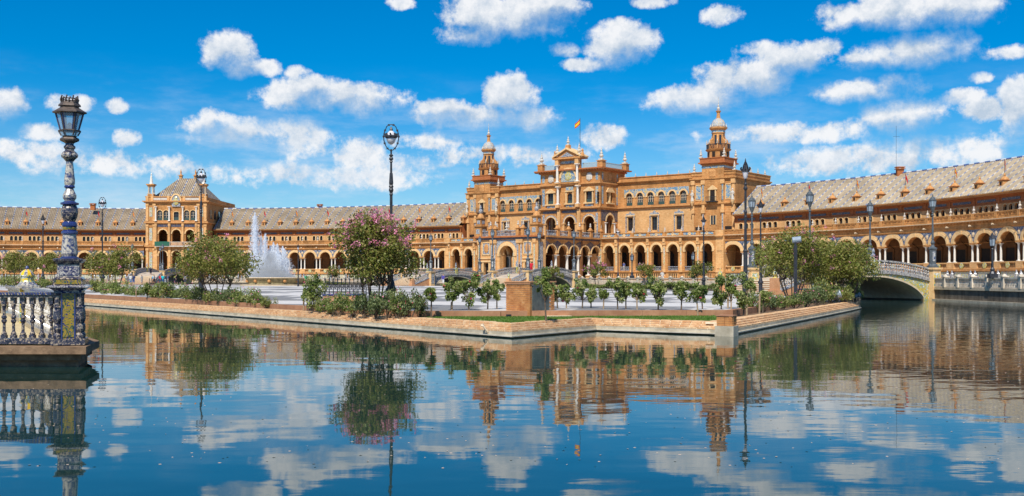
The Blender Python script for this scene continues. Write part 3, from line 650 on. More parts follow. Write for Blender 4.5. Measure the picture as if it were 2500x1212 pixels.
    part('ridge', ridge_strip(O, R, a0, a1, 11.0, 19.25), [M['ridge_w'], M['ridge_b']], root, sh)
    bw = MB(); m_ = 24
    for i in range(m_):
        b0, b1 = a0+(a1-a0)*i/m_, a0+(a1-a0)*(i+1)/m_; q = [(O[0]+r_*sin(b_), O[1]+r_*cos(b_)) for r_, b_ in ((R+18, b0), (R+18, b1), (R+18.5, b1), (R+18.5, b0))]
        bw.extr(q, Z_OUT-.1, 13.62)
    part('back_wall', bw, M['brickr'], root, sh)
    for dd in (d0, d1):
        b_ = radians(dd); t = (cos(b_)*.15, -sin(b_)*.15); ew = MB()
        p, q, r = [(O[0]+rr*sin(b_), O[1]+rr*cos(b_)) for rr in (R+4.5, R+18, R+11)]
        i = ew.add([(p[0],p[1],1),(q[0],q[1],1),(q[0],q[1],13.6),(r[0],r[1],19.1),(p[0],p[1],13.6)]); ew.face(range(i, i+5))
        part('end_wall', ew, M['brickr'], root, sh)
    return root
OR, RR = (-38.7, 126.2), 105.0
OL, RL = (-83.6, 133.4), 125.0
W_R = wing('curved palace wing behind the tiled bridge, running down to the canal balustrade', OR, RR, 47.6, 92, 16)
W_M = wing('curved palace wing between the hip-roofed pavilion and the twin-towered palace', OL, RL, 4.6, 34.0, 16)
W_L = wing('curved palace wing behind the ceramic lamp, ending at the hip-roofed pavilion', OL, RL, -2.6, -22.7, 11)
def chimney(root, px, Y, zb):
    c = MB(); c.cbox(0,0,-.5,.7,.55,.4); c.cbox(0,0,.7,.82,.75,.58); c.cbox(0,0,.98,1.14,.72,.55)
    for s in (-1,1): c.cbox(s*.45,0,.8,1.0,.12,.4)
    l = root.location; part('chimney', c, M['brickr'], root, (AT(px,Y)-l.x, Y-l.y, zb-l.z))
chimney(W_R, 2197, 178, 19.2); chimney(W_M, 781, 268, 19.2); chimney(W_L, 227, 265, 19.2)
aw = MB(); aw.tube([(0,0,0),(0,0,8)], .022, 5); aw.tube([(-.5,0,6.2),(.6,0,6.2)], .018, 4); l = W_R.location; part('antenna', aw, M['iron'], W_R, (AT(2188,178)-l.x, 178-l.y, 19.2-l.z))
# ------------------------------------------------------------------ the twin-towered palace
TH = radians(38)
palace = thing('palace', 'brick palace with two tiled spires, pedimented centre and projecting arcaded porch', 'building', (11.95, 216.9, Z_OUT), -TH)
def pp(name, mb, m, x=0.0, y=0.0, z=0.0, rz=0.0, parent=None, smooth=False, scale=None):
    return part(name, mb, m, parent or palace, (x, y, z-Z_OUT) if parent is None else (x, y, z), rz, smooth, scale)
def finial_mesh(h, mats=None, r=.2):
    f = MB(); f.cbox(0,0,0,.12*h,r*1.3); k = h
    f.lathe(0,0,[(r*.9,.12*k),(r*.5,.2*k),(r*1.25,.3*k),(r*1.3,.4*k),(r*.6,.48*k),(r*.85,.55*k),(r*.8,.62*k),(r*.35,.68*k),(r*.55,.76*k),(r*.2,.84*k),(r*.06,k)],8)
    return f.mesh('finial', mats or M['urnm'])
FIN1, FIN2, FIN3 = finial_mesh(1.0, r=.14), finial_mesh(1.9, r=.24), finial_mesh(2.6, r=.34)
B = 3.6; hb = B/2
def arcade_parts():
    P = {}
    a = MB(); a.arch(0, 1.1, 1.25, 6.95, -hb, hb, 3.1, 9.0, 0, .8, zb=3.2); P['arch'] = (a, M['brick'])
    a = MB(); a.ring(0, 6.98, 1.08, 1.23, .26, -.14, .3); a.ring(0, 6.98, 1.33, 1.48, .2, -.08, .2, key=False); a.box(-1.42,-1.02,-.12,.3,6.72,6.98); a.box(1.02,1.42,-.12,.3,6.72,6.98); P['archivolt'] = (a, M['trim'])
    a = MB(); a.box(-hb-.26,-hb+.26,-.22,.2,3.3,8.5); a.box(-hb-.34,-hb+.34,-.3,.2,2.9,3.4); a.box(-hb-.36,-hb+.36,-.36,.2,8.1,8.6); a.box(-hb-.24,-hb+.24,-.5,.2,8.6,9.3); P['pilaster'] = (a, M['brickp'])
    a = MB(); a.box(-hb-.12,-hb+.12,-.24,-.2,4.2,7.6); P['tile_strip'] = (a, M['multi'])
    a = MB(); a.box(-1.1,1.1,.1,.35,3.85,3.97); a.box(-1.1,1.1,.12,.33,3.2,3.28)
    for k in range(9): x = -1.0+2.0*k/8; a.lathe(x,.22,[(.05,3.28),(.085,3.45),(.04,3.62),(.06,3.85)],5,cap=False)
    P['balustrade'] = (a, M['bluew'])
    a = MB(); a.box(-hb,hb,.02,.8,Z_OUT-.1,3.1); a.box(-hb,hb,-.14,.7,2.86,3.08); a.box(-hb,hb,-.12,.7,Z_OUT-.1,1.5); P['base_wall'] = (a, M['brick'])
    a = MB(); a.m = 0; a.box(-1.0,1.0,-.02,.1,1.75,2.6); a.m = 1
    for k in range(6): x = -1.0+2.0*k/5; a.lathe(x,-.05,[(.08,1.75),(.13,2.0),(.07,2.3),(.1,2.6)],5,cap=False)
    P['basement_grille'] = (a, [M['dark'], M['brickp']])
    a = MB(); a.box(-hb,hb,-.06,.8,9.0,9.45); a.box(-hb,hb,-.5,.6,9.45,9.6); P['frieze'] = (a, M['brick'])
    a = MB(); a.box(-hb,hb,-.58,.5,9.6,9.7); P['drip_course'] = (a, M['stone'])
    a = MB(); a.box(-hb,hb,-.05,.25,9.7,10.45); a.box(-hb,hb,-.18,.36,10.45,10.62); a.box(-hb,-hb+.22,-.2,.34,9.7,10.5); a.box(hb-.22,hb,-.2,.34,9.7,10.5); P['parapet'] = (a, M['brick'])
    a = MB(); a.box(-1.3,1.3,-.1,-.04,9.9,10.3); P['tile_frieze'] = (a, M['bluel'])
    a = MB(); a.ring(0,10.1,.17,.17,.13,-.16,-.03,n=8,key=False); a.prism([(.3*cos(pi+pi*k/8),10.1+.3*sin(pi+pi*k/8)) for k in range(9)],-.15,-.04); P['roundel'] = (a, M['trim'])
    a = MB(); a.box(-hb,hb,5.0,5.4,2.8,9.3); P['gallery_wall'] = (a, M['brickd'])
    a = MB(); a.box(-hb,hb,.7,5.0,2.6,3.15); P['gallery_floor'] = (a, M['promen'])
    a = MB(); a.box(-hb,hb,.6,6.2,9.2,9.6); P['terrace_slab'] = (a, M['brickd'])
    return {k: v[0].mesh(k, v[1]) for k, v in P.items()}
AP = arcade_parts()
GW = pane_mesh('gallery_window', .75, 3.3, 6.2, .75, (3, 4), rail=False)
for sd in (-1, 1):
    for k in range(7):
        xc = sd*(7.45+B*(k+.5))
        for nm, me in AP.items(): pp(nm, me, None, xc)
        pp('gallery_window', GW, None, xc+.3, 4.94)
        pp('finial', FIN1, None, xc-hb, .08, 10.62)
    xe = sd*(7.45+B*7)                         # solid end bay
    e = MB(); x0, x1 = sorted((xe, xe+sd*1.6)); e.box(x0,x1,-.1,6,Z_OUT-.1,9.45); e.box(x0,x1,-.55,6,9.45,9.68); e.box(x0,x1,-.2,.4,9.68,10.6); e.box(x0-.02,x1+.02,-.25,.5,2.8,3.1)
    e.box(x0+.3,x1-.3,-.2,-.08,3.5,6.0); e.box(x0+.3,x1-.3,-.2,-.08,6.8,8.4); pp('end_pier', e, M['brickp'])

def wall_windows(name, x0, x1, z0, z1, y0, y1, wins, rise, m, rect=False):
    """one strip of wall per window: wins = [(x, hw, sill, spring)]"""
    xs = [x0] + [(a[0]+b[0])/2 for a, b in zip(wins, wins[1:])] + [x1]
    for w, a, b in zip(wins, xs, xs[1:]):
        q = MB(); q.arch(w[0], w[1], .004 if rect else rise, w[3], a, b, z0, z1, y0, y1, zb=w[2], n=2 if rect else 10); pp(name, q, m)
AWIN = pane_mesh('window', .72, 16.35, 18.15, .72, (2, 3), fm=M['stone'])
def rect_pane(name, hw, z0, z1, cols=1, rows=3, rail=False, shut=None):
    return pane_mesh(name, hw, z0, z1, .003, (cols, rows), rail)
LWIN = rect_pane('window', .62, 11.3, 13.9, 1, 4)
def ornate_surround():
    P = MB(); P.m = 0
    for s in (-1, 1): P.lathe(s*.95,-.22,[(.17,10.9),(.13,11.3),(.11,12.6),(.14,13.2),(.1,13.8),(.16,14.2)],7); 
    P.m = 1; P.box(-1.15,1.15,-.3,.05,14.2,14.42); P.box(-.62-.14,-.62,-.12,.1,11.3,13.95); P.box(.62,.76,-.12,.1,11.3,13.95); P.box(-1.1,1.1,-.28,.1,10.75,10.92)
    P.m = 0; P.prism([(-1.1,14.42),(1.1,14.42),(.85,14.8),(.4,14.75),(0,15.2),(-.4,14.75),(-.85,14.8)],-.24,.04)
    return P.mesh('window_surround', [M['bluew'], M['trim']])
OS = ornate_surround()
YU = 6.1
for sd in (-1, 1):
    xs = [sd*v for v in (10.2,12.7,15.15,17.6,20.05,22.5)]; xs.sort(); a, b = sorted((sd*7.4, sd*24.7))
    wall_windows('upper_wall', a, b, 16.1, 20.1, YU, YU+.6, [(x, .72, 16.35, 18.15) for x in xs], .72, M['brick'])
    for x in xs:
        pp('window', AWIN, None, x, YU+.35)
        r = MB(); r.ring(0,18.18,.72,.72,.2,YU-.14,YU+.2,key=False); r.ring(0,18.18,.9,.9,.12,YU-.08,YU+.2,key=False); r.box(-1.15,-.72,YU-.12,YU+.1,17.95,18.18); r.box(.72,1.15,YU-.12,YU+.1,17.95,18.18); pp('archivolt', r, M['trim'], x)
        t = MB(); t.arch(0,1.03,1.03,18.2,-1.225,1.225,18.2,19.65,YU-.035,YU+.02); pp('tile_band', t, M['bluel'], x)
    lw = sorted([sd*v for v in (10.5,16.1,21.6)])
    wall_windows('lower_wall', a, b, 9.4, 15.7, YU, YU+.6, [(x, .62, 11.3, 13.9) for x in lw], 0, M['brickp'], rect=True)
    for x in lw: pp('window', LWIN, None, x, YU+.3); pp('window_surround', OS, None, x, YU)
    s = MB(); s.box(a,b,YU-.25,YU+.5,15.7,15.85); s.box(a,b,YU-.45,YU+.5,15.85,16.1); pp('string_course', s, M['terra'])
    s = MB(); s.box(a,b,YU-.02,YU+.6,20.1,20.9); s.box(a,b,YU-.3,YU+.6,20.9,21.1); s.box(a,b,YU-.55,YU+.6,21.1,21.3); s.box(a,b,YU-.1,YU+.4,21.3,22.0); s.box(a,b,YU-.25,YU+.5,22.0,22.15); pp('top_cornice', s, M['brick'])
    for k in range(7): pp('finial', FIN1, None, sd*(9.2+2.45*k), YU, 22.15, scale=.8)
    f = MB(); f.box(a,b,YU+.4,20.5,21.4,21.5); pp('flat_roof', f, M['brickr'])
    f = MB(); f.box(a,b,20,20.6,Z_OUT,21.6); pp('back_wall', f, M['brickr'])
for sd in (-1, 1):                              # cross walls close the galleries behind the arcade
    for x in (7.75, 32.4):
        q = MB(); q.box(-.2,.2,.8,6.0,2.8,9.3); pp('cross_wall', q, M['brickd'], sd*x)
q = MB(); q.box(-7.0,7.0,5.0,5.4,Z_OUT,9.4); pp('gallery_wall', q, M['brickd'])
q = MB(); q.box(-6.9,6.9,8.6,9.0,9.5,21.0); pp('back_wall', q, M['brickr'])
# ---- towers
def statue_mesh():
    s = MB(); s.lathe(0,0,[(.16,0),(.3,.05),(.26,.5),(.2,.9),(.3,1.25),(.26,1.5),(.1,1.58),(.09,1.66),(.15,1.78),(.14,1.92),(.03,2.02)],8,sq=.7); s.tube([(.26,0,1.4),(.36,-.1,1.1),(.2,-.25,.95)],.07,5); s.tube([(-.26,0,1.4),(-.34,-.12,1.1),(-.12,-.26,1.15)],.07,5); return s.mesh('statue', M['urnm'])
STAT = statue_mesh()
def tower(cx, sd):
    H = 4.6; x0, x1 = cx-H, cx+H; yf = 5.7
    t = MB(); t.box(x0,x1,yf,21,9.4,21.4); t.box(x0-.1,x1+.1,yf-.15,21.1,15.75,15.9); t.box(x0-.25,x1+.25,yf-.4,21.2,15.9,16.15); t.box(x0-.15,x1+.15,yf-.2,21.1,20.5,20.7); t.box(x0-.35,x1+.35,yf-.45,21.3,20.7,20.95); t.box(x0-.1,x1+.1,yf-.1,21.05,21.4,22.0); t.box(x0-.2,x1+.2,yf-.22,21.15,22.0,22.15)
    T = pp('tower', t, M['brick'])
    def tp(name, mb, m, x=0.0, y=0.0, z=0.0, rz=0.0, scale=None): return part(name, mb, m, T, (cx+x, y, z), rz, False, scale)
    for x in (-4.25,-2.05,2.05,4.25):
        p = MB(); p.box(-.36,.36,yf-.3,yf+.1,9.6,10.6); p.box(-.24,.24,yf-.24,yf+.1,10.6,14.2); p.box(-.4,.4,yf-.42,yf+.1,14.2,14.9); p.box(-.28,.28,yf-.3,yf+.1,14.9,15.76); tp('pilaster', p, M['brickp'], x)
        p = MB(); p.box(-.3,.3,yf-.28,yf+.1,16.15,20.2); p.box(-.42,.42,yf-.45,yf+.1,19.7,20.5); tp('pilaster', p, M['brickp'], x)
        if abs(x) > 3: tp('statue', STAT, None, x, yf-.55, 16.5, scale=1.1); q = MB(); q.lathe(0,0,[(.1,-.9),(.35,-.3),(.42,0)],7); tp('corbel', q, M['trim'], x, yf-.55, 16.5); tp('finial', FIN2, None, x, yf+.3, 22.1)
        else:
            q = MB(); q.box(-.13,.13,yf-.31,yf-.27,10.8,14.0); tp('tile_strip', q, M['bluew'], x)
            q = MB(); q.box(-.13,.13,yf-.33,yf-.28,16.6,19.6); tp('tile_strip', q, M['bluel'], x)
    for x in (-3.15,3.15):
        q = MB(); q.box(-.5,.5,yf-.05,yf+.05,16.9,19.4); tp('tile_panel', q, M['bluel'], x)
        q = MB(); q.box(-.62,-.5,yf-.1,yf+.05,16.8,19.5); q.box(.5,.62,yf-.1,yf+.05,16.8,19.5); q.box(-.62,.62,yf-.1,yf+.05,19.5,19.65); q.box(-.62,.62,yf-.1,yf+.05,16.65,16.8); tp('panel_frame', q, M['trim'], x)
        q = MB(); q.box(-.7,.7,yf-.06,yf+.1,10.0,11.6); tp('door', q, M['dark'], x)
    q = MB(); q.m = 0; q.box(-.5,.5,yf-.05,yf+.1,12.0,13.7); q.m = 1; q.box(-.05,.05,yf-.12,yf-.04,12,13.7); q.box(-.68,-.5,yf-.1,yf,11.9,13.8); q.box(.5,.68,yf-.1,yf,11.9,13.8); tp('window', q, [M['glass'], M['trim']])
    q = MB(); q.m = 0; q.box(-.5,.5,yf-.33,yf-.2,16.5,18.5); q.m = 1; q.box(-.75,-.5,yf-.4,yf,16.5,18.6); q.box(.5,.75,yf-.4,yf,16.5,18.6); q.box(-1,1,yf-.5,yf,18.6,18.8); q.prism([(-1,18.8),(1,18.8),(0,19.5)],yf-.48,yf); tp('balcony_door', q, [M['dark'], M['trim']])
    q = MB(); q.box(-1.15,1.15,yf-1.05,yf-.2,16.25,16.4); q.box(-1.15,1.15,yf-1.05,yf-.99,17.2,17.28)
    for k in range(11): x = -1.12+2.24*k/10; q.box(x-.025,x+.025,yf-1.04,yf-1.0,16.4,17.2)
    tp('balcony', q, M['iron'])
    s = MB(); s.box(-2.3,2.3,yf-.28,yf+4.4,16.15,23.4); tp('shaft', s, M['brick'])
    s = MB(); s.box(-.7,.7,yf-.42,yf-.26,21.0,22.5); s.lathe(0,yf-.4,[(.1,20.7),(.7,21.2),(.75,22.1),(.3,22.6)],8,sq=.25); tp('coat_of_arms', s, M['terra'])
    s = MB(); s.box(-2.36,2.36,yf-.33,yf+4.45,22.75,23.15); tp('tile_band', s, M['bluel'])
    s = MB(); s.box(-2.5,2.5,yf-.5,yf+4.6,23.4,23.65); s.box(-2.85,2.85,yf-.85,yf+4.95,23.65,23.9); s.box(-2.6,2.6,yf-.6,yf+4.7,23.9,24.6); s.box(-2.7,2.7,yf-.7,yf+4.8,24.6,24.75); tp('shaft_cornice', s, M['brickr'])
    yc = yf+2.05
    for x in (-2.45,2.45):
        for y in (yf-.4,yf+4.5): tp('finial', FIN2, None, x, y, 24.75)
    o = MB(); r8 = pi/8
    o.lathe(0,yc,[(2.1,24.7),(2.1,26.1),(2.35,26.2),(2.5,26.45),(2.0,26.5)],8,r8); tp('octagon_stage', o, M['brick'])
    for k in range(8):
        an = r8+pi/8+k*pi/4; q = MB(); q.box(-.3,.3,-.05,.05,24.95,25.9); tp('opening', q, M['dark'], 1.96*cos(an), yc+1.96*sin(an), 0, an+pi/2)
        q = MB(); q.box(-.07,.07,-.05,.05,26.5,27.4); q.box(-.8,.8,-.04,.04,27.3,27.42)
        for j in range(7): q.box(-.75+.25*j-.03,-.75+.25*j+.03,-.03,.03,26.5,27.3)
        tp('stage_balustrade', q, M['iron'], 2.12*cos(an), yc+2.12*sin(an), 0, an+pi/2)
        an2 = r8+k*pi/4; q = MB(); q.prism([(1.0,26.5),(2.25,26.5),(2.25,27.6),(1.95,27.7),(1.8,28.2),(1.35,28.6),(1.2,29.4),(1.0,29.4)],-.14,.14); tp('buttress', q, M['terra'], 0, yc, 0, an2)
        tp('finial', FIN1, None, 2.2*cos(an2), yc+2.2*sin(an2), 27.55, scale=.85)
        q = MB(); q.box(-.2,.2,-.06,.04,27.4,29.2); tp('lantern_opening', q, M['glass'], 1.13*cos(an), yc+1.13*sin(an), 0, an+pi/2)
        q = MB(); q.lathe(0,0,[(.08,0),(.14,.2),(.05,.45),(.02,.7)],6); tp('dome_pinnacle', q, M['urnm'], 1.5*cos(an2), yc+1.5*sin(an2), 30.75)
    o = MB(); o.lathe(0,yc,[(1.2,26.5),(1.2,29.5),(1.35,29.6),(1.3,29.7)],8,r8); tp('lantern', o, M['brick'])
    o = MB(); o.lathe(0,yc,[(1.3,29.7),(1.3,30.15)],8,r8); tp('lantern_tiles', o, M['bluel'])
    o = MB(); o.lathe(0,yc,[(1.35,30.15),(1.7,30.45),(1.75,30.7),(1.4,30.75)],8,r8); tp('lantern_cornice', o, M['terra'])
    o = MB(); o.lathe(0,yc,[(1.38,30.75),(1.42,31.05),(1.3,31.6),(1.0,32.1),(.55,32.42),(.35,32.5)],12); tp('dome', o, M['dome'])
    o = MB(); o.lathe(0,yc,[(.45,32.45),(.38,32.7),(.3,33.5),(.5,33.8),(.52,33.95),(.2,34.0)],8); tp('spire', o, M['terra'])
    o = MB(); o.lathe(0,yc,[(.12,33.95),(.3,34.3),(.3,34.5),(.1,34.75),(.2,34.95),(.06,35.2),(.03,36.6)],7); tp('spire_finial', o, M['urnm'])
    for k in range(4): tp('finial', FIN1, None, sd*4.4, 9.5+3.2*k, 22.15, scale=1.2)
    return T
tower(29.2, 1); tower(-27.9, -1)
# ---- pedimented centre
yp = -.3; Wd = 7.4
for x in (-4.75,0,4.75):
    a = MB(); x0, x1 = (-Wd,-2.4) if x < 0 else ((-2.4,2.4) if x == 0 else (2.4,Wd)); a.arch(x,1.3,1.3,12.9,x0,x1,9.5,15.6,yp,yp+.8,zb=9.7); pp('loggia_arch', a, M['brick'])
    r = MB(); r.ring(x,12.95,1.28,1.28,.2,yp-.14,yp+.2); pp('archivolt', r, M['trim'])
    r = MB(); r.ring(x,12.95,1.48,1.48,.24,yp-.06,yp+.1,key=False); pp('tile_ring', r, M['bluew'])
    for s in (-1,1):
        r = MB(); r.box(x+s*1.55-.24,x+s*1.55+.24,yp-.12,yp+.3,9.7,12.7); r.box(x+s*1.55-.36,x+s*1.55+.36,yp-.22,yp+.3,12.7,12.95); pp('impost_pilaster', r, M['brickp'])
    r = MB(); r.box(x-1.9,x+1.9,yp-.1,yp-.02,15.05,15.5); pp('tile_frieze', r, M['bluedk'])
b = MB(); b.box(-Wd+.4,Wd-.4,3.4,3.8,9.5,15.6); pp('loggia_wall', b, M['brickd'])
for x in (-4.75,0,4.75): pp('loggia_door', pane_mesh('loggia_door',.8,9.7,12.0,.8,(1,3),rail=False), None, x, 3.36)
s = MB(); s.box(-Wd-.1,Wd+.1,yp-.3,9,15.6,15.8); s.box(-Wd-.3,Wd+.3,yp-.6,9,15.8,16.1); pp('string_course', s, M['terra'])
wall_windows('centre_wall', -Wd, Wd, 16.1, 20.5, yp, yp+.6, [(-4.75,.72,17.0,18.9),(0,.62,17.0,18.5),(4.75,.72,17.0,18.9)], .5, M['brick'])
for x in (-4.75,0,4.75):
    pp('window', pane_mesh('window', .72 if x else .62, 17.0, 18.9 if x else 18.5, .5, (1,3), rail=True), None, x, yp+.3)
    q = MB(); q.box(-1.0,-.72,yp-.14,yp+.1,16.9,19.2); q.box(.72,1.0,yp-.14,yp+.1,16.9,19.2); q.box(-1.25,1.25,yp-.35,yp+.1,16.7,16.95)
    if x: q.box(-1.25,1.25,yp-.3,yp+.1,19.2,19.4); q.prism([(-1.25,19.4),(1.25,19.4),(0,20.1)],yp-.28,yp+.05)
    else: q.box(-1.1,1.1,yp-.25,yp+.1,19.3,19.55)
    pp('window_surround', q, M['trim'], x)
    q = MB(); q.box(-.95,.95,yp-.08,yp+.05,16.2,16.68); pp('tile_panel', q, M['bluel'], x)
q = MB(); q.box(-.9,.9,yp-.14,yp+.05,19.6,20.3); pp('tile_panel', q, M['bluel'])
s = MB(); s.box(-Wd-.05,Wd+.05,yp-.2,9,20.5,20.7); s.box(-Wd-.2,Wd+.2,yp-.4,9,20.7,20.95); pp('string_course', s, M['terra'])
s = MB(); s.box(-Wd,Wd,yp,9,20.95,23.2); pp('attic_wall', s, M['brick'])
s = MB(); s.box(-Wd-.3,Wd+.3,yp-.3,9.3,23.2,23.45); s.box(-Wd-1.0,Wd+1.0,yp-1.0,10,23.6,23.85)
pp('eave', s, M['brickr'])
for k in range(26):
    x = -Wd-.8+ (2*Wd+1.6)*k/25; q = MB(); q.box(-.12,.12,yp-.85,yp-.0,23.4,23.62)
    if abs(x) > 2.6: pp('eave_bracket', q, M['terra'], x)
for k in range(11):
    q = MB(); q.box(Wd-.05,Wd+.85,-.12,.12,23.4,23.62); pp('eave_bracket', q, M['terra'], 0, -.2+.85*k)
M['rail'] = mat('pale turquoise rail', (.42,.52,.54), (.3,.42,.46), 6, .4)
for (x, y) in ((-Wd,yp),(Wd,yp),(Wd,8.5),(-Wd,8.5)):
    q = MB(); q.cbox(0,.4,23.85,25.1,.62); q.cbox(0,.4,25.1,25.25,.75); pp('parapet_pier', q, M['brick'], x, y); pp('finial', FIN3, None, x, y+.4, 25.25)
for (x0,x1) in ((-6.6,-2.9),(2.9,6.6)):
    q = MB(); q.box(x0,x1,.0,.1,24.85,25.0); q.box(x0,x1,.0,.1,24.0,24.1)
    for k in range(12): xx = x0+(x1-x0)*(k+.5)/12; q.box(xx-.1,xx+.1,.02,.08,24.1,24.85)
    pp('roof_railing', q, M['rail'])
q = MB(); q.box(Wd-.1,Wd,.8,8.0,24.85,25.0); q.box(Wd-.1,Wd,.8,8.0,24.0,24.1)
for k in range(20): yy = .9+7.0*(k+.5)/20; q.box(Wd-.08,Wd-.02,yy-.1,yy+.1,24.1,24.85)
pp('roof_railing', q, M['rail'])
for x in (-4.75,4.75):
    q = MB(); q.lathe(x,yp-.05,[(.2,21.3),(.7,21.6),(.75,22.3),(.45,22.9)],8,sq=.25); pp('coat_of_arms', q, M['urnm'])
for x in (-6.6,6.6):
    q = MB(); q.box(x-.3,x+.3,yp-.06,yp+.1,16.6,20.1); pp('tile_strip', q, M['bluel']); q = MB(); q.box(x-.3,x+.3,yp-.06,yp+.1,21.4,22.8); pp('tile_strip', q, M['bluel']); q = MB(); q.box(x-.26,x+.26,yp-.08,yp+.1,10.0,14.8); pp('tile_strip', q, M['bluew'])
# projecting centre bay with white columns and pediment
c = MB(); c.box(-2.9,2.9,yp-.55,yp,20.95,26.0); pp('centre_bay', c, M['brick'])
r = MB(); r.ring(0,22.1,1.75,1.75,.35,yp-.72,yp-.5,key=False); pp('lunette_arch', r, M['trim'])
r = MB(); r.prism([(-1.75,21.3),(1.75,21.3)]+[(1.75*cos(pi*k/12),22.1+1.75*sin(pi*k/12)) for k in range(13)],yp-.6,yp-.5); pp('lunette_tiles', r, M['bluel'])
r = MB(); r.lathe(0,yp-.62,[(.2,21.5),(.75,21.9),(.8,22.7),(.5,23.2),(.3,23.3),(.55,23.45),(.5,23.75),(.1,23.9)],8,sq=.2); pp('coat_of_arms', r, M['yellow'])
r = MB(); r.box(-1.9,1.9,yp-.62,yp-.5,25.0,25.5); pp('tile_frieze', r, M['bluel'])
wc1, wc2 = column_mesh(3.7,.26), column_mesh(3.6,.26)
for x in (-2.45,2.45):
    pp('column', wc1, None, x, yp-.75, 16.7); pp('column', wc2, None, x, yp-.95, 21.2)
    for (yy, z0, z1, h) in ((.7,16.1,16.7,.45),(.6,20.4,20.95,.42),(.86,20.95,21.2,.45),(.85,24.8,25.9,.42)): q = MB(); q.cbox(x,yp-yy,z0,z1,h); pp('column_pedestal', q, M['brickp'])
    q = MB(); q.box(x-.36,x+.36,yp-.55,yp,9.7,15.7); pp('pilaster', q, M['brickp'])
q = MB(); q.box(-3.4,3.4,yp-1.4,yp+1.5,25.9,26.2); pp('pediment_cornice', q, M['terra'])
q = MB(); q.prism([(-3.1,26.2),(3.1,26.2),(0,27.75)],yp-1.0,yp+1.5); pp('pediment', q, M['brick'])
q = MB(); q.prism([(-1.7,26.35),(1.7,26.35),(0,27.25)],yp-1.06,yp-.98); pp('pediment_tiles', q, M['bluew'])
for s in (-1,1):
    q = MB(); q.prism([(s*3.5,26.2),(s*3.5,26.45),(0,28.2),(0,27.85)][::s],yp-1.4,yp+1.6); pp('raking_cornice', q, M['trim'])
    pp('finial', FIN3, None, s*2.7, yp-.6, 26.5); q = MB(); q.lathe(0,0,[(.4,0),(.35,.5),(.2,.9),(.25,1.2),(.1,1.5)],7); pp('seated_figure', q, M['terra'], s*3.4, yp-.4, 26.3)
q = MB(); q.cbox(0,yp-.6,27.8,28.7,.42); pp('apex_block', q, M['terra']); pp('finial', FIN3, None, 0, yp-.6, 28.7, scale=.75)
f = MB(); f.tube([(0,0,27.5),(0,0,34.6)],.05,5); pole = pp('flagpole', f, M['iron'], .6, 2.5)
fl = MB()
for k in range(8):
    for j in range(4):
        fl.m = (0, 1, 1, 0)[j]; u0, u1 = k/8, (k+1)/8; w0, w1 = j/4, (j+1)/4
        def fp(u, w): return (-.05-1.25*u, .16*sin(u*6), 34.4-1.0*u-1.15*w*(1-.15*u)+.08*sin(u*7))
        fl.poly([fp(u0,w1),fp(u1,w1),fp(u1,w0),fp(u0,w0)])
part('flag', fl, [M['flag_r'], M['flag_y']], pole)
# right and left flanks of the centre
for sd in (1, -1):
    def side(name, mb, m): return part(name, mb, m, palace, (sd*Wd, 0, -Z_OUT), sd*pi/2)
    def X(y): return y if sd > 0 else -y
    def seg(a, b): return (a, b) if sd > 0 else (-b, -a)
    x0, x1 = seg(-.0, 6.4)
    a = MB(); a.arch(X(3.2),1.35,1.35,13.1,x0,x1,9.5,15.6,0,.7,zb=9.7); side('flank_arch', a, M['brick'])
    a = MB(); a.ring(X(3.2),13.15,1.33,1.33,.35,-.1,.2); side('archivolt', a, M['trim'])
    a = MB(); a.arch(X(3.2),1.7,1.7,13.15,x0,x1,13.2,15.4,-.03,.02); side('tile_band', a, M['bluedk'])
    a = MB(); a.arch(X(3.2),1.05,.01,18.9,x0,x1,16.1,20.5,0,.6,zb=16.9,n=2); side('flank_wall', a, M['brick'])
    side('window', rect_pane('window',1.05,16.9,18.9,3,3), None).location.x = sd*(Wd-.3)
    a = MB(); a.box(X(3.2)-.16,X(3.2)+.16,-.1,.5,16.9,18.9); a.box(X(3.2)-1.4,X(3.2)+1.4,-.3,.1,16.65,16.92); a.box(X(3.2)-1.4,X(3.2)+1.4,-.3,.1,19.0,19.3); a.prism([(X(3.2)-1.3,19.3),(X(3.2)+1.3,19.3),(X(3.2)+.7,19.9),(X(3.2)-.7,19.9)],-.2,.1); side('window_surround', a, M['trim'])
    a = MB(); a.lathe(X(3.2),-.05,[(.2,21.4),(.6,21.7),(.65,22.4),(.3,22.8)],8,sq=.25); side('coat_of_arms', a, M['terra'])
    for u in (.5,5.9):
        a = MB(); a.box(X(u)-.24,X(u)+.24,-.06,.05,16.6,20.1); side('tile_strip', a, M['bluel']); a = MB(); a.box(X(u)-.2,X(u)+.2,-.06,.05,21.4,22.8); side('tile_strip', a, M['bluel'])
    for u in (1.55,4.85): o = side('column', column_mesh(3.1,.2), None); o.location = (sd*(Wd+.05), u, 9.8-Z_OUT)
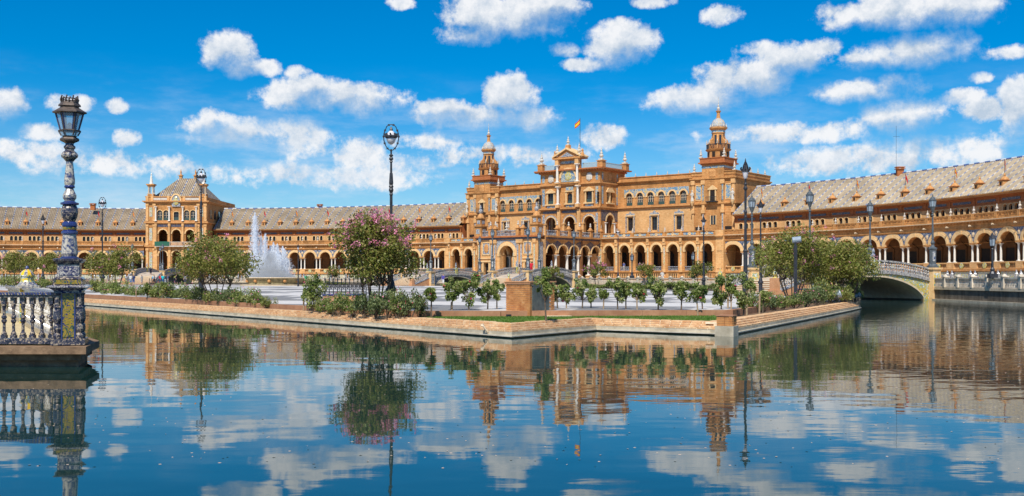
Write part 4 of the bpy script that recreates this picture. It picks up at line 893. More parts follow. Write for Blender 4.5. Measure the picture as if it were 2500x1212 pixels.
# ---- porch
PL = 21.0
def pfront(name, mb, m, x=0.0): return part(name, mb, m, palace, (x, -PL, -Z_OUT))
f = MB(); f.arch(0,1.75,1.75,6.1,-2.6,2.6,Z_OUT-.1,9.0,0,1.0,zb=1.4); pfront('porch_arch', f, M['brickp'])
f = MB(); f.ring(0,6.15,1.73,1.73,.35,-.16,.3); f.ring(0,6.15,2.06,2.06,.28,-.08,.2,key=False); f.box(-2.3,-1.7,-.14,.3,5.85,6.15); f.box(1.7,2.3,-.14,.3,5.85,6.15); pfront('archivolt', f, M['trim'])
f = MB(); f.arch(0,2.4,2.4,6.3,-2.6,2.6,6.4,8.9,-.03,.02); pfront('spandrel_tile', f, M['bluew'])
for s in (-1,1):
    a, b = sorted((s*2.6, s*7.3)); f = MB(); f.arch(s*4.95,.62,.01,4.6,a,b,Z_OUT-.1,9.0,0,1.0,zb=1.6,n=2); pfront('porch_wall', f, M['brickp'])
    f = MB(); f.box(-.62,.62,.5,.6,1.6,4.6); pfront('doorway', f, M['dark'], s*4.95)
    f = MB(); f.box(-.9,-.62,-.15,.1,1.5,4.8); f.box(.62,.9,-.15,.1,1.5,4.8); f.box(-1.3,1.3,-.25,.1,4.8,5.05); f.box(-1.5,1.5,-.2,.1,5.4,5.6); pfront('door_surround', f, M['trim'], s*4.95)
    f = MB(); f.box(-.8,.8,-.05,.05,6.3,8.4); pfront('crest_panel', f, M['bluew'], s*4.95)
    f = MB(); f.lathe(0,-.06,[(.15,6.5),(.5,6.9),(.55,7.7),(.25,8.2)],8,sq=.25); pfront('coat_of_arms', f, M['terra'], s*4.95)
    f = MB(); f.box(-1.0,-.8,-.12,.05,6.1,8.6); f.box(.8,1.0,-.12,.05,6.1,8.6); f.box(-1.0,1.0,-.12,.05,8.4,8.6); f.box(-1.0,1.0,-.12,.05,6.1,6.3); pfront('crest_frame', f, M['trim'], s*4.95)
    for x in (2.75,3.55,6.6):
        f = MB(); f.box(-.34,.34,-.3,.1,Z_OUT,2.2); f.box(-.27,.27,-.2,.1,2.2,8.3); f.box(-.38,.38,-.34,.1,8.3,9.0); pfront('pilaster', f, M['brickp'], s*x)
        f = MB(); f.box(-.15,.15,-.24,-.19,2.5,8.0); pfront('tile_strip', f, M['bluew'] if x < 5 else M['multi'], s*x)
f = MB(); f.box(-7.45,7.45,-.1,.6,9.0,9.4); f.box(-7.9,7.9,-.55,.6,9.4,9.7); pfront('cornice', f, M['brickr'])
f = MB(); f.box(-7.4,7.4,-.14,-.08,9.02,9.36); pfront('tile_frieze', f, M['bluedk'])
def railing(name, L, m):
    q = MB(); q.box(0,L,-.12,.12,0,.14); q.box(0,L,-.14,.14,.86,1.0); n = max(3, int(L/.3))
    for k in range(n): q.lathe(L*(k+.5)/n,0,[(.06,.14),(.10,.35),(.05,.55),(.08,.86)],5,cap=False)
    return q.mesh(name, m)
def pyramid_pier(h=1.3):
    q = MB(); q.m = 0; q.cbox(0,0,0,h,.34); q.cbox(0,0,h,h+.14,.48); q.m = 1; q.lathe(0,0,[(.44,h+.14),(.3,h+.4),(.12,h+.7)],4,pi/4); q.m = 2; q.lathe(0,0,[(.12,h+.68),(.22,h+.9),(.1,h+1.1),(.16,h+1.25),(.03,h+1.5)],7); return q.mesh('parapet_pier', [M['brick'], M['terra'], M['urnm']])
PIER = pyramid_pier()
def corner_turret():
    q = MB(); q.m = 0; q.cbox(0,0,0,1.9,.85); q.cbox(0,0,1.9,2.1,1.05); q.cbox(0,0,2.1,3.4,.62); q.cbox(0,0,3.4,3.6,.8); q.m = 1; q.lathe(0,0,[(.72,3.6),(.6,4.0),(.3,4.4)],8); q.m = 2; q.cbox(0,-.3,.5,1.4,.42,.6); q.cbox(0,-.1,2.4,3.1,.35,.56); q.cbox(.3,0,2.4,3.1,.36,.35); q.cbox(.3,0,.5,1.4,.59,.42); q.lathe(0,0,[(.2,4.35),(.4,4.7),(.42,5.0),(.15,5.35),(.22,5.6),(.03,6.1)],8); return q.mesh('corner_turret', [M['brick'], M['terra'], M['bluew']])
CT = corner_turret()
for s in (-1,1):
    pp('corner_turret', CT, None, s*6.7, -PL+.4, 9.7)
    for x in (2.7,3.9): pp('parapet_pier', PIER, None, s*x, -PL, 9.7)
    pp('porch_railing', railing('porch_railing', 1.9, M['bluew']), None, 4.1 if s > 0 else -6.0, -PL, 9.7)
pp('porch_railing', railing('porch_railing', 4.9, M['bluew']), None, -2.45, -PL, 9.7); pp('finial', FIN2, None, 0, -PL, 10.7)
SB = (PL-2.4)/5
for sd in (1,-1):
    def sidep(name, mb, m, u, dn=0.0): return part(name, mb, m, palace, (sd*(7.3-dn), u, -Z_OUT), sd*pi/2)
    e = MB(); e.box(-1.2,1.2,0,1.0,Z_OUT-.1,9.0); sidep('corner_pier', e, M['brickp'], -PL+1.2); e = MB(); e.box(-.5,.5,-.06,.0,2.3,8.4); sidep('tile_strip', e, M['bluew'], -PL+1.0)
    for k in range(5):
        u = -PL+2.4+SB*(k+.5)
        a = MB(); a.arch(0,SB/2-.32,1.55,6.4,-SB/2,SB/2,6.1,9.0,0,.8,zb=6.1); sidep('porch_arch', a, M['brick'], u)
        a = MB(); a.ring(0,6.42,SB/2-.34,1.53,.24,-.12,.3); sidep('archivolt', a, M['trim'], u)
        for s in (-1,1):
            p3 = [(s*SB/2,-.03,8.85)]+[(s*(SB/2-.08)*cos(t),-.03,6.45+1.85*sin(t)) for t in [radians(q) for q in (75,58,40,22)]]+[(s*SB/2,-.03,7.0)]
            a = MB(); a.poly(p3 if s < 0 else p3[::-1]); sidep('spandrel_tile', a, M['bluedk'], u)
        a = MB(); a.box(-SB/2,SB/2,-.08,.6,9.0,9.4); a.box(-SB/2,SB/2,-.55,.6,9.4,9.7); sidep('cornice', a, M['brick'], u)
        a = MB(); a.box(-SB/2,SB/2,-.12,-.07,9.02,9.36); sidep('tile_frieze', a, M['bluedk'], u)
        o = sidep('column', column_mesh(3.9,.27), None, u+SB/2, .4); o.location.z = 2.25-Z_OUT
        a = MB(); a.cbox(0,0,Z_OUT-.1,2.1,.42); a.cbox(0,0,2.1,2.25,.52); sidep('column_pedestal', a, M['brickp'], u+SB/2, .4)
        o = sidep('porch_railing', railing('porch_railing', SB-.8, M['bluew']), None, u+(-1 if sd > 0 else 1)*(SB/2-.4)); o.location.z = 9.7-Z_OUT
        pp('parapet_pier', PIER, None, sd*7.3, u+SB/2, 9.7)
t = MB(); t.box(-7.0,7.0,-PL+.5,0,9.25,9.68); pp('porch_roof', t, M['brickd'])
t = MB(); t.box(-7.3,7.3,-PL,.5,.9,1.45); pp('porch_floor', t, M['promen'])
t = MB(); t.box(-2.0,2.0,-.9,-.3,1.4,9.3); pp('inner_wall', t, M['brickd'])
for sx in (-3,3):
    t = MB(); t.arch(sx*0,1.4,1.4,5.6,-2.6,2.6,1.4,9.2,0,.5,zb=1.4); pp('inner_arch', t, M['brickd'], sx*1.6, -7)
fm_ = MB(); fm_.box(-24.7,24.7,9,20.4,9.6,9.8); pp('inner_floor', fm_, M['brickd'])
# ------------------------------------------------------------------ hip-roofed pavilion on the left
pav = thing('gate_pavilion', 'three-storey brick pavilion with grey hipped roof and two corner turrets', 'building', (-81.0, 257.0, Z_OUT), 0.0)
def vp(name, mb, m, x=0.0, y=0.0, z=0.0, rz=0.0, scale=None): return part(name, mb, m, pav, (x, y, z-Z_OUT), rz, False, scale)
V = 7.4; D = 26.0
for k, x in enumerate((-3.25,0,3.25)):
    a = MB(); a.arch(x,1.05,1.05,7.3,x-1.625,x+1.625,Z_OUT-.1,9.5,0,.8,zb=1.4); vp('gate_arch', a, M['brick'])
    a = MB(); a.ring(x,7.33,1.03,1.03,.3,-.12,.3); a.box(x-1.4,x-1.0,-.12,.3,7.05,7.33); a.box(x+1.0,x+1.4,-.12,.3,7.05,7.33); vp('archivolt', a, M['trim'])
    a = MB(); a.arch(x,1.05,1.05,12.4,x-1.625,x+1.625,9.5,15.0,0,.8,zb=10.4); vp('loggia_arch', a, M['brick'])
    a = MB(); a.ring(x,12.43,1.03,1.03,.26,-.12,.3); vp('archivolt', a, M['trim'])
    a = MB(); a.box(x-1.5,x+1.5,-.05,.05,14.1,14.7); vp('tile_frieze', a, M['bluedk'])
for s in (-1,1):
    a, b = sorted((s*4.875, s*V)); q = MB(); q.box(a,b,0,.9,Z_OUT-.1,20.0); vp('corner_wall', q, M['brick'])
    for (z0,z1) in ((2.2,8.4),(10.2,14.2),(16.0,19.2)):
        q = MB(); q.box(-.36,.36,-.06,.05,z0+.6,z1-.4); vp('tile_strip', q, M['multi'], s*6.15)
        for u in (5.3,7.0): q = MB(); q.box(-.28,.28,-.2,.1,z0,z1); q.box(-.38,.38,-.3,.1,z1,z1+.5); q.box(-.36,.36,-.26,.1,z0-.5,z0); vp('pilaster', q, M['brickp'], s*u)
    q = MB(); q.box(-.1,.8,0,D,Z_OUT-.1,20.0); vp('side_wall', q, M['brick'], s*V-(.8 if s > 0 else -.1), .9)
    for k in range(3): q = MB(); q.box(-.03,.06,-.8,.8,16.2,18.4); vp('side_window', q, M['glass'], s*V, 3.2+3.6*k)
for x in (-4.875,-1.625,1.625,4.875):
    q = MB(); q.box(-.3,.3,-.3,.1,Z_OUT-.1,9.4); q.lathe(0,-.25,[(.3,10.4),(.26,10.8),(.3,12),(.26,14),(.36,14.4),(.34,14.9)],8); vp('engaged_column', q, M['brickp'], x)
    vp('column', column_mesh(3.5,.2), None, x, -.3, 15.5)
q = MB(); q.box(-4.9,4.9,-.9,.1,9.3,9.55); q.box(-4.9,4.9,-.9,-.8,10.4,10.5)
for k in range(34): xx = -4.85+9.7*k/33; q.box(xx-.04,xx+.04,-.88,-.82,9.55,10.4)
vp('balcony', q, M['urnm'])
q = MB(); q.box(-4.95,-1.4,-.98,-.92,9.5,10.55); vp('green_netting', q, M['green_net'])
for (z, d, h) in ((9.3,.25,.35),(15.0,.35,.3),(15.3,.2,.15),(19.9,.35,.25),(20.15,.65,.25)):
    q = MB(); q.box(-V-d,V+d,-d,D+.9,z,z+h); vp('cornice', q, M['terra'])
WN = pane_mesh('window',.62,15.7,17.5,.62,(1,3),fm=M['stone'])
wins = [(-4.0,.62),(-2.5,.62),(0,.62),(2.5,.62),(4.0,.62)]; xs = [-4.875,-3.25,-1.4,1.4,3.25,4.875]
for (x,h),a,b in zip(wins,xs,xs[1:]):
    q = MB(); q.arch(x,.62,.62 if x else .02,17.5 if x else 17.9,a,b,15.0,20.0,0,.6,zb=15.7); vp('upper_wall', q, M['brick'])
    vp('window', WN, None, x, .3) if x else vp('window', rect_pane('window',.62,15.7,17.9,2,4,True), None, x, .3)
    q = MB(); q.ring(x,17.52,.62,.62 if x else .25,.16,-.08,.2,key=False); q.box(x-.78,x-.62,-.08,.1,15.6,17.54); q.box(x+.62,x+.78,-.08,.1,15.6,17.54); vp('window_surround', q, M['trim'])
q = MB(); q.box(-V+.3,V-.3,5,5.5,Z_OUT,15); vp('inner_wall', q, M['brickd'])
q = MB(); q.box(-V+.2,V-.2,.5,5,9.3,9.6); q.box(-V+.2,V-.2,.5,5,15,15.2); vp('inner_floor', q, M['brickd'])
q = MB(); q.box(-V,V,-.1,.5,20.4,21.3); q.box(-V-.1,V+.1,-.22,.6,21.3,21.5); q.box(V-.5,V,.5,D,20.4,21.3); q.box(-V,-V+.5,.5,D,20.4,21.3); vp('attic_parapet', q, M['brick'])
for (a,b) in ((-5.6,-2.2),(2.2,5.6)): q = MB(); q.box(a,b,-.16,-.09,20.55,21.1); vp('tile_frieze', q, M['urnm'])
for x in (-V+.4,-5.8,-1.9,1.9,5.8,V-.4): q = MB(); q.box(-.3,.3,-.25,.5,20.4,21.55); vp('parapet_pier', q, M['brickp'], x); vp('finial', FIN1, None, x, .1, 21.5, scale=.8)
q = MB(); q.ring(0,20.3,1.0,1.5,.35,-.4,.4,n=12,key=False); vp('crest_arch', q, M['trim'])
q = MB(); q.prism([(-1.0,19.0),(1.0,19.0)]+[(1.0*cos(pi*k/10),20.3+1.5*sin(pi*k/10)) for k in range(11)],-.3,.3); vp('crest_panel', q, M['bluew'])
q = MB(); q.lathe(0,-.35,[(.2,19.3),(.65,19.7),(.7,20.4),(.3,20.9),(.4,21.2),(.1,21.4)],8,sq=.3); vp('coat_of_arms', q, M['yellow'])
for s in (-1,1):
    q = MB(); q.m = 0; q.cbox(0,0,21.4,22.1,.8); q.m = 1
    for a in (-1,1):
        for b in (-1,1): q.lathe(a*.5,b*.5,[(.14,22.1),(.12,23.6),(.18,23.9)],6)
    q.m = 0; q.cbox(0,0,23.9,24.2,.75); q.cbox(0,0,24.2,24.5,.95); q.m = 2; q.lathe(0,0,[(.5,24.5),(.38,24.9),(.22,26.4),(.12,26.6),(.2,26.9),(.05,27.2),(.03,28.4)],8)
    vp('corner_turret', q, [M['brick'], M['stone'], M['marble']], s*6.35, .9)
    q = MB(); q.cbox(0,0,26.2,27.3,.35); q.cbox(0,0,27.3,27.5,.5); q.lathe(0,0,[(.35,27.5),(.15,27.9),(.22,28.2),(.04,29.0)],7); vp('roof_chimney', q, M['terra'], s*1.85, 9.5)
r = MB(); r.uv = []
def hip():
    xa, ya, yb, zr, zb, xr = V-.5, .4, 19.0, 26.6, 20.5, 2.0; ym0, ym1 = 8.5, 11.0
    faces = [[(-xa,ya,zb),(xa,ya,zb),(xr,ym0,zr),(-xr,ym0,zr)], [(xa,ya,zb),(xa,yb,zb),(xr,ym1,zr),(xr,ym0,zr)], [(xa,yb,zb),(-xa,yb,zb),(-xr,ym1,zr),(xr,ym1,zr)], [(-xa,yb,zb),(-xa,ya,zb),(-xr,ym0,zr),(-xr,ym1,zr)]]
    for f in faces:
        ax = 0 if f in (faces[0], faces[2]) else 1
        for p in f: r.uv.append((p[ax]/.46, (p[2]-zb)*1.5/.62))
        r.poly(f)
hip(); vp('roof', r, M['roof'])
# ------------------------------------------------------------------ bridges
def bridge(label, org, ax, L, W, zend, rise, H, spand, fine, stair=True, nstep=9, stuffrail=True):
    root = thing('bridge', label, 'bridge', (org[0], org[1], 0), atan2(ax[1], ax[0]))
    def zd(x): return zend + rise*(1-(2*x/L-1)**2)
    n = 20; xs = [L*k/n for k in range(n+1)]
    a0, a1 = (1.0, L-1.0) if fine else (.5, L-.5); zsp = .1; crown = zend+rise-.42
    def zi(x):
        t = (x-L/2)/((a1-a0)/2); return -.6 if abs(t) >= 1 else zsp+(crown-zsp)*sqrt(max(0, 1-t*t))**1.3
    m = 36; xa = [a0+(a1-a0)*(1-cos(pi*k/m))/2 for k in range(m+1)]
    for y, fl in ((0.0, 0), (W, 1)):
        q = MB()
        pts = [0.0]+xa+[L]
        for u, v in zip(pts, pts[1:]):
            lo = (lambda x: -.5 if (x <= a0 or x >= a1) else zi(x)+.1)
            f = [(u,y,lo(u) if u > a0 or v <= a0 else zsp),(v,y,lo(v) if v < a1 or u >= a1 else zsp),(v,y,zd(v)-.16),(u,y,zd(u)-.16)]
            q.poly(f if not fl else f[::-1])
        part('spandrel', q, spand, root)
        q = MB(); yo = y-.07 if not fl else y+.07
        for u, v in zip(xa, xa[1:]):
            zu = max(zi(u), zsp) if a0 < u < a1 else zsp; zv = max(zi(v), zsp) if a0 < v < a1 else zsp
            q.poly([(u,yo,zu),(v,yo,zv),(v,yo,zv+.13),(u,yo,zu+.13)]); q.poly([(u,yo,zu+.13),(v,yo,zv+.13),(v,y,zv+.13),(u,y,zu+.13)]); q.poly([(u,yo,zu),(u,W/2,zu),(v,W/2,zv),(v,yo,zv)])
        part('arch_ring', q, M['stone'], root)
        q = MB()
        for u, v in zip(xs, xs[1:]):
            y0, y1 = (y-.14, y+.2) if not fl else (y-.2, y+.14); b_ = q.add([(u,y0,zd(u)-.16),(v,y0,zd(v)-.16),(v,y1,zd(v)-.16),(u,y1,zd(u)-.16),(u,y0,zd(u)+.06),(v,y0,zd(v)+.06),(v,y1,zd(v)+.06),(u,y1,zd(u)+.06)])
            for f in ((0,3,2,1),(4,5,6,7),(0,1,5,4),(2,3,7,6)): q.face([b_+k for k in f])
        part('string_course', q, M['balu'], root)
        q = MB()
        for u, v in zip(xs, xs[1:]):
            b_ = q.add([(u,y-.1,zd(u)+H-.12),(v,y-.1,zd(v)+H-.12),(v,y+.1,zd(v)+H-.12),(u,y+.1,zd(u)+H-.12),(u,y-.1,zd(u)+H),(v,y-.1,zd(v)+H),(v,y+.1,zd(v)+H),(u,y+.1,zd(u)+H)])
            for f in ((0,3,2,1),(4,5,6,7),(0,1,5,4),(2,3,7,6)): q.face([b_+k for k in f])
        part('handrail', q, M['balu'], root)
        bl = MB(); bl.lathe(0,0,[(.085,0),(.085,.08),(.05,.12),(.1,.3),(.05,.42),(.085,.52),(.04,.62),(.07,.74)],6,cap=False); bm = bl.mesh('baluster', M['balu'])
        nb = int(L/.26); jn = MB()
        for k in range(nb):
            x = .35+(L-.7)*(k+.5)/nb
            if abs(x-L/2) < .3: continue
            if fine and not fl: link('baluster', bm, root, (x, y, zd(x)+.05), 0, (1, 1, (H-.16)/.74))
            else:
                zz = zd(x)+.05; jn.lathe(x,y,[(.085,zz),(.05,zz+.1),(.1,zz+.3),(.05,zz+.45),(.08,zz+.55),(.05,zz+H-.14)],5,cap=False)
        if jn.v: tag(part('balusters', jn, M['balu'], root), kind='stuff')
        q = MB(); q.m = 0; q.box(L/2-.22,L/2+.22,y-.2,y+.2,zd(L/2)-.16,zd(L/2)+H+.08); q.m = 1; q.lathe(L/2,y,[(.16,zd(L/2)+H+.08),(.1,zd(L/2)+H+.2),(.17,zd(L/2)+H+.35),(.08,zd(L/2)+H+.5),(.12,zd(L/2)+H+.62),(.03,zd(L/2)+H+.9)],8); part('centre_post', q, [M['yellow'], M['bluew']], root)
        for x in (0.0, L):
            q = MB(); q.m = 0; q.cbox(x,y,-.6,zend+H-.02,.42); q.m = 1; q.box(x-.3,x+.3,y-.43,y+.43,.9,zend+H-.3); q.m = 0; q.cbox(x,y,zend+H-.02,zend+H+.12,.52); part('lamp_pedestal', q, [M['trim'], M['yellow'] if fine else M['bluew']], root)
    q = MB()
    for u, v in zip(xs, xs[1:]): q.poly([(u,0,zd(u)),(v,0,zd(v)),(v,W,zd(v)),(u,W,zd(u))])
    part('deck', q, M['promen'], root)
    q = MB()
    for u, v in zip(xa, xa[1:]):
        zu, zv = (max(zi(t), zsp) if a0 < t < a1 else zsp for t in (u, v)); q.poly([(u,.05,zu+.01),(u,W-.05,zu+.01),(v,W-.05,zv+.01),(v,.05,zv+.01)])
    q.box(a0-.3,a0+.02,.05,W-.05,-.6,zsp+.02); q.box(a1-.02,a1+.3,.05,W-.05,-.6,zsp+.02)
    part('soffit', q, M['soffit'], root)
    if stair:
        n_ = nstep; hs = (zend-Z_PLZ)/n_; run = .42
        for k in range(n_):
            q = MB(); q.m = 0; q.box(-run*(k+1), -run*k+.03, .3, W-.3, Z_PLZ-.1, zend-hs*(k+1)+hs-.004*k); q.m = 1; q.box(-run*(k+1)-.03, -run*k, .3, W-.3, zend-hs*k-.05, zend-hs*k+.012-.004*k); part('step', q, [M['stepr'], M['mortar']], root)
        Ls = run*n_
        for y in (.1, W-.1):
            q = MB(); q.m = 0
            q.prism([(0.0,Z_PLZ-.1),(0.0,zend+.1),(-Ls,Z_PLZ+.12),(-Ls,Z_PLZ-.1)], y-.18, y+.18); part('stair_cheek', q, M['terrac'], root)
            q = MB(); q.prism([(0.0,zend+.1),(0.0,zend+.22),(-Ls,Z_PLZ+.24),(-Ls,Z_PLZ+.12)], y-.22, y+.22); part('stair_stringer', q, M['bluew'], root)
            q = MB(); q.prism([(0.0,zend+H-.1),(0.0,zend+H),(-Ls,Z_PLZ+.95),(-Ls,Z_PLZ+.85)], y-.1, y+.1); part('stair_rail', q, M['bluew'], root)
            jn = MB(); nb = 14
            for k in range(nb):
                x = -Ls*(k+.5)/nb; zz = zend+.2+(Z_PLZ-zend)*(k+.5)/nb; jn.lathe(x,y,[(.07,zz),(.04,zz+.1),(.09,zz+.28),(.05,zz+.45),(.06,zz+H-.3)],5,cap=False)
            tag(part('stair_balusters', jn, M['balu'], root), kind='stuff')
            q = MB(); q.m = 0; q.cbox(-Ls-.2,y,Z_PLZ-.1,Z_PLZ+1.15,.26); q.cbox(-Ls-.2,y,Z_PLZ-.1,Z_PLZ+.3,.34); q.m = 1; q.lathe(-Ls-.2,y,[(.2,Z_PLZ+1.15),(.1,Z_PLZ+1.25),(.2,Z_PLZ+1.45),(.12,Z_PLZ+1.62),(.05,Z_PLZ+1.7),(.03,Z_PLZ+1.9)],8); part('newel', q, [M['terrac'], M['yellow']], root)
    return root
M['balu'] = tilemat('glazed baluster', [(.05,.05,.08),(.16,.155,.18),(.42,.39,.35),(.50,.46,.40)], 9.0)
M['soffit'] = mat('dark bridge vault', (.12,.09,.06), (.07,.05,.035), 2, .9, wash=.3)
M['terrac'] = mat('terracotta stair', (.62,.32,.16), (.5,.24,.11), 3, .8)
M['stepr'] = mat('stair riser', (.42,.25,.14), (.34,.2,.11), 3, .85)
BR3 = bridge('arched bridge with yellow and blue tiled spandrels beside the canal balustrade', (21.7,77.6), (.9,.436), 12.3, 6.6, 1.55, .68, .86, M['yellow'], True, nstep=7)
BT = (sin(TH), cos(TH))
BR2 = bridge('blue-tiled stair bridge leading to the projecting palace porch', (2.1,140), BT, 10.6, 6.0, 1.75, .62, .86, M['bluew'], False)
BR1 = bridge('blue-tiled stair bridge leading to the end of the arcaded palace front', (-12.2,160), BT, 11.5, 6.0, 1.75, .62, .86, M['bluew'], False)
BR0 = bridge('blue-tiled stair bridge in front of the hip-roofed pavilion', (-65.6,200.0), (-.04,.999), 18, 5.6, 2.1, .8, .9, M['bluew'], False, nstep=12)
# ------------------------------------------------------------------ lamps
M['globe'] = mat('frosted lamp glass', (.72,.70,.72), (.6,.58,.62), 6, .25, spec=.5)
def pole_base(r, H, iron, k=1.0):
    b = MB(); k *= .72; b.lathe(0,0,[(.24*k,0),(.24*k,.1),(.19*k,.14),(.18*k,.72),(.27*k,.78),(.28*k,.86),(.2*k,.92),(.17*k,1.05),(.1*k,1.25),(.12*k,1.3),(.08*k,1.36)],12)
    return b
def make_ring_lamp():
    r = thing('lamp_post', 'x', 'street lamp')
    part('base', pole_base(.05, 6.5, 0), M['iron'], r)
    p = MB(); p.lathe(0,0,[(.06,1.3),(.055,1.5),(.05,4.1),(.065,4.15),(.05,4.2),(.085,4.3),(.06,4.38),(.085,4.42),(.055,4.48),(.07,4.5),(.075,4.55),(.055,4.88),(.04,4.9),(.035,5.25),(.06,5.28),(.04,5.33),(.075,5.36),(.075,5.4),(.04,5.46),(.08,5.5),(.03,5.56),(.03,5.72)],10); part('pole', p, M['iron'], r)
    q = MB(); pts = [(.26*sin(t)*(1-.12*cos(t)), 0, 6.1-.42*cos(t)+(.06 if cos(t) < -.8 else 0)) for t in [2*pi*k/22 for k in range(23)]]
    q.tube(pts, .018, 6, cap=False)
    for k in range(0, 22, 2): q.cbox(pts[k][0], 0, pts[k][2]-.03, pts[k][2]+.03, .035, .02)
    part('ring', q, M['iron'], r)
    g = MB(); g.lathe(0,0,[(.03,5.88),(.11,5.93),(.16,6.05),(.17,6.12)],12); part('globe', g, M['globe'], r, smooth=True)
    g = MB(); g.m = 0; g.lathe(0,0,[(.19,6.1),(.21,6.12),(.21,6.18),(.17,6.2)],12)
    for k in range(8): a = 2*pi*k/8; g.cbox(.2*cos(a),.2*sin(a),6.15,6.27,.03)
    g.lathe(0,0,[(.05,6.36),(.06,6.4),(.02,6.5)],6); g.m = 1; g.lathe(0,0,[(.16,6.18),(.12,6.3),(.05,6.36)],10); part('cap', g, [M['iron'], M['globe']], r)
    return r
def make_crown_lamp():
    r = thing('lamp_post', 'x', 'street lamp')
    part('base', pole_base(.05, 6.5, 0), M['iron'], r)
    p = MB(); p.lathe(0,0,[(.075,1.3),(.11,1.38),(.1,1.5),(.1,2.3),(.13,2.36),(.07,2.45),(.06,3.9),(.08,3.95),(.05,4.05),(.085,4.2),(.05,4.3),(.06,4.8),(.05,5.2),(.1,5.28),(.1,5.34),(.05,5.42),(.08,5.5),(.035,5.6),(.05,5.75)],10); part('pole', p, M['iron'], r)
    g = MB(); g.lathe(0,0,[(.05,5.75),(.09,5.8),(.14,6.05),(.15,6.1)],10); part('globe', g, M['globe'], r, smooth=True)
    g = MB(); g.lathe(0,0,[(.17,6.08),(.19,6.1),(.18,6.18),(.12,6.22),(.08,6.34),(.05,6.42),(.07,6.46),(.02,6.5)],10)
    for k in range(7): a = 2*pi*k/7; g.tube([(.17*cos(a),.17*sin(a),6.14),(.24*cos(a),.24*sin(a),6.22),(.22*cos(a),.22*sin(a),6.3)],.025,4); g.tube([(.15*cos(a),.15*sin(a),6.18),(.1*cos(a),.1*sin(a),6.4),(.03*cos(a),.03*sin(a),6.55)],.016,4)
    g.lathe(0,0,[(.03,6.5),(.04,6.56),(.01,6.72)],6); part('crown', g, M['iron'], r)
    return r
def make_bridge_lamp():
    r = thing('bridge_lamp', 'x', 'street lamp')
    b = MB(); b.cbox(0,0,0,.16,.34); b.lathe(0,0,[(.36,.16),(.3,.24),(.25,.3),(.27,1.35),(.33,1.45),(.33,1.52),(.22,1.6)],8,pi/8); part('base', b, M['bronze'], r)
    q = MB(); q.box(-.1,.1,-.262,-.25,.5,1.25); part('base_tile', q, M['bluew'], r)
    p = MB(); p.lathe(0,0,[(.2,1.58),(.1,1.78),(.17,1.95),(.1,2.1),(.07,2.2),(.11,2.24),(.085,2.35),(.075,3.0),(.06,4.0),(.1,4.04),(.12,4.1),(.05,4.18),(.09,4.26),(.05,4.32)],10); part('pole', p, M['bronze'], r)
    g = MB(); g.lathe(0,0,[(.05,4.3),(.1,4.4),(.22,4.72),(.24,4.76)],8); g.lathe(0,0,[(.3,5.22),(.31,5.27),(.22,5.33),(.2,5.42),(.1,5.5),(.05,5.55),(.06,5.6),(.015,5.75)],8)
    for k in range(8): a = 2*pi*k/8; g.tube([(.235*cos(a),.235*sin(a),4.74),(.285*cos(a),.285*sin(a),5.24)],.022,4)
    part('lantern_frame', g, M['bronze'], r)
    g = MB(); g.lathe(0,0,[(.21,4.75),(.26,5.23)],8); part('lantern_glass', g, M['lglass'], r)
    return r
M['lglass'] = mat('lantern glass', (.34,.40,.46), (.22,.28,.34), 4, .12, spec=.6)
def scatter(proto, items, grp):
    for k, (px, Y, zb, H, lab) in enumerate(items):
        o = proto if k == 0 else dup(proto, (0,0,0))
        o.location = (AT(px, Y), Y, zb); o.scale = (H,)*3; o.rotation_euler.z = .3*k*0; o['label'] = lab; o['group'] = grp
RLAMP, CLAMP, BLAMP = make_ring_lamp(), make_crown_lamp(), make_bridge_lamp()
scatter(RLAMP, [(955,40,Z_PLZ-.2,1.08,'tall iron lamp post with oval ring rising behind the pink-flowered tree'),
                (491,73,Z_PLZ,1.31,'tall iron lamp post with oval ring in front of the hip-roofed pavilion'),
                (250,115,Z_PLZ,1.50,'tall iron ring lamp post in front of the wing behind the ceramic lamp'),
                (1509,165,Z_OUT,1.26,'iron ring lamp post in front of the palace arcade beside the porch'),
                (1158+11,150,Z_OUT,.55,'short ring lamp post on the palace porch bridge side')], 'iron lamp posts with an oval ring')
scatter(CLAMP, [(1820,52.6,Z_PLZ,1.05,'tallest crowned iron lamp post at the corner of the right palace tower'),
                (1857,74.7,Z_PLZ,1.0,'crowned iron lamp post beside the terracotta stair of the tiled bridge'),
                (1718,110,Z_PLZ,1.14,'crowned iron lamp post in front of the last palace arcade arches'),
                (105,140,Z_PLZ,1.44,'crowned iron lamp post left of the blue ceramic lamp'),
                (728,150,Z_PLZ,.9,'short crowned iron lamp post beside the fountain basin')], 'crowned iron lamp posts')
def on_bridge(B_, L, W, zt): return [tuple(B_.matrix_basis @ Vector((x, y, zt))) for x in (0, L) for y in (0, W)]
labs = []
def blamps():
    first = True; names = {BR3: 'tiled canal bridge', BR2: 'bridge to the palace porch', BR1: 'bridge to the palace end', BR0: 'bridge to the pavilion'}
    for B_, L, W, zt in ((BR3,12.3,6.6,2.53),(BR2,10.6,6.0,2.73),(BR1,11.5,6.0,2.73),(BR0,18,5.6,3.12)):
        for k, p in enumerate(on_bridge(B_, L, W, zt)):
            if B_ is BR1 and k == 3: continue
            o = BLAMP if first else dup(BLAMP, (0,0,0)); first = False
            o.location = p; o['label'] = 'octagonal lantern lamp on the %s, %s end, %s railing' % (names[B_], 'stair' if k < 2 else 'promenade', 'near' if k % 2 == 0 else 'far'); o['group'] = 'lantern lamps on the bridges'
            if B_ is BR0: o.scale = (.9,)*3
blamps()
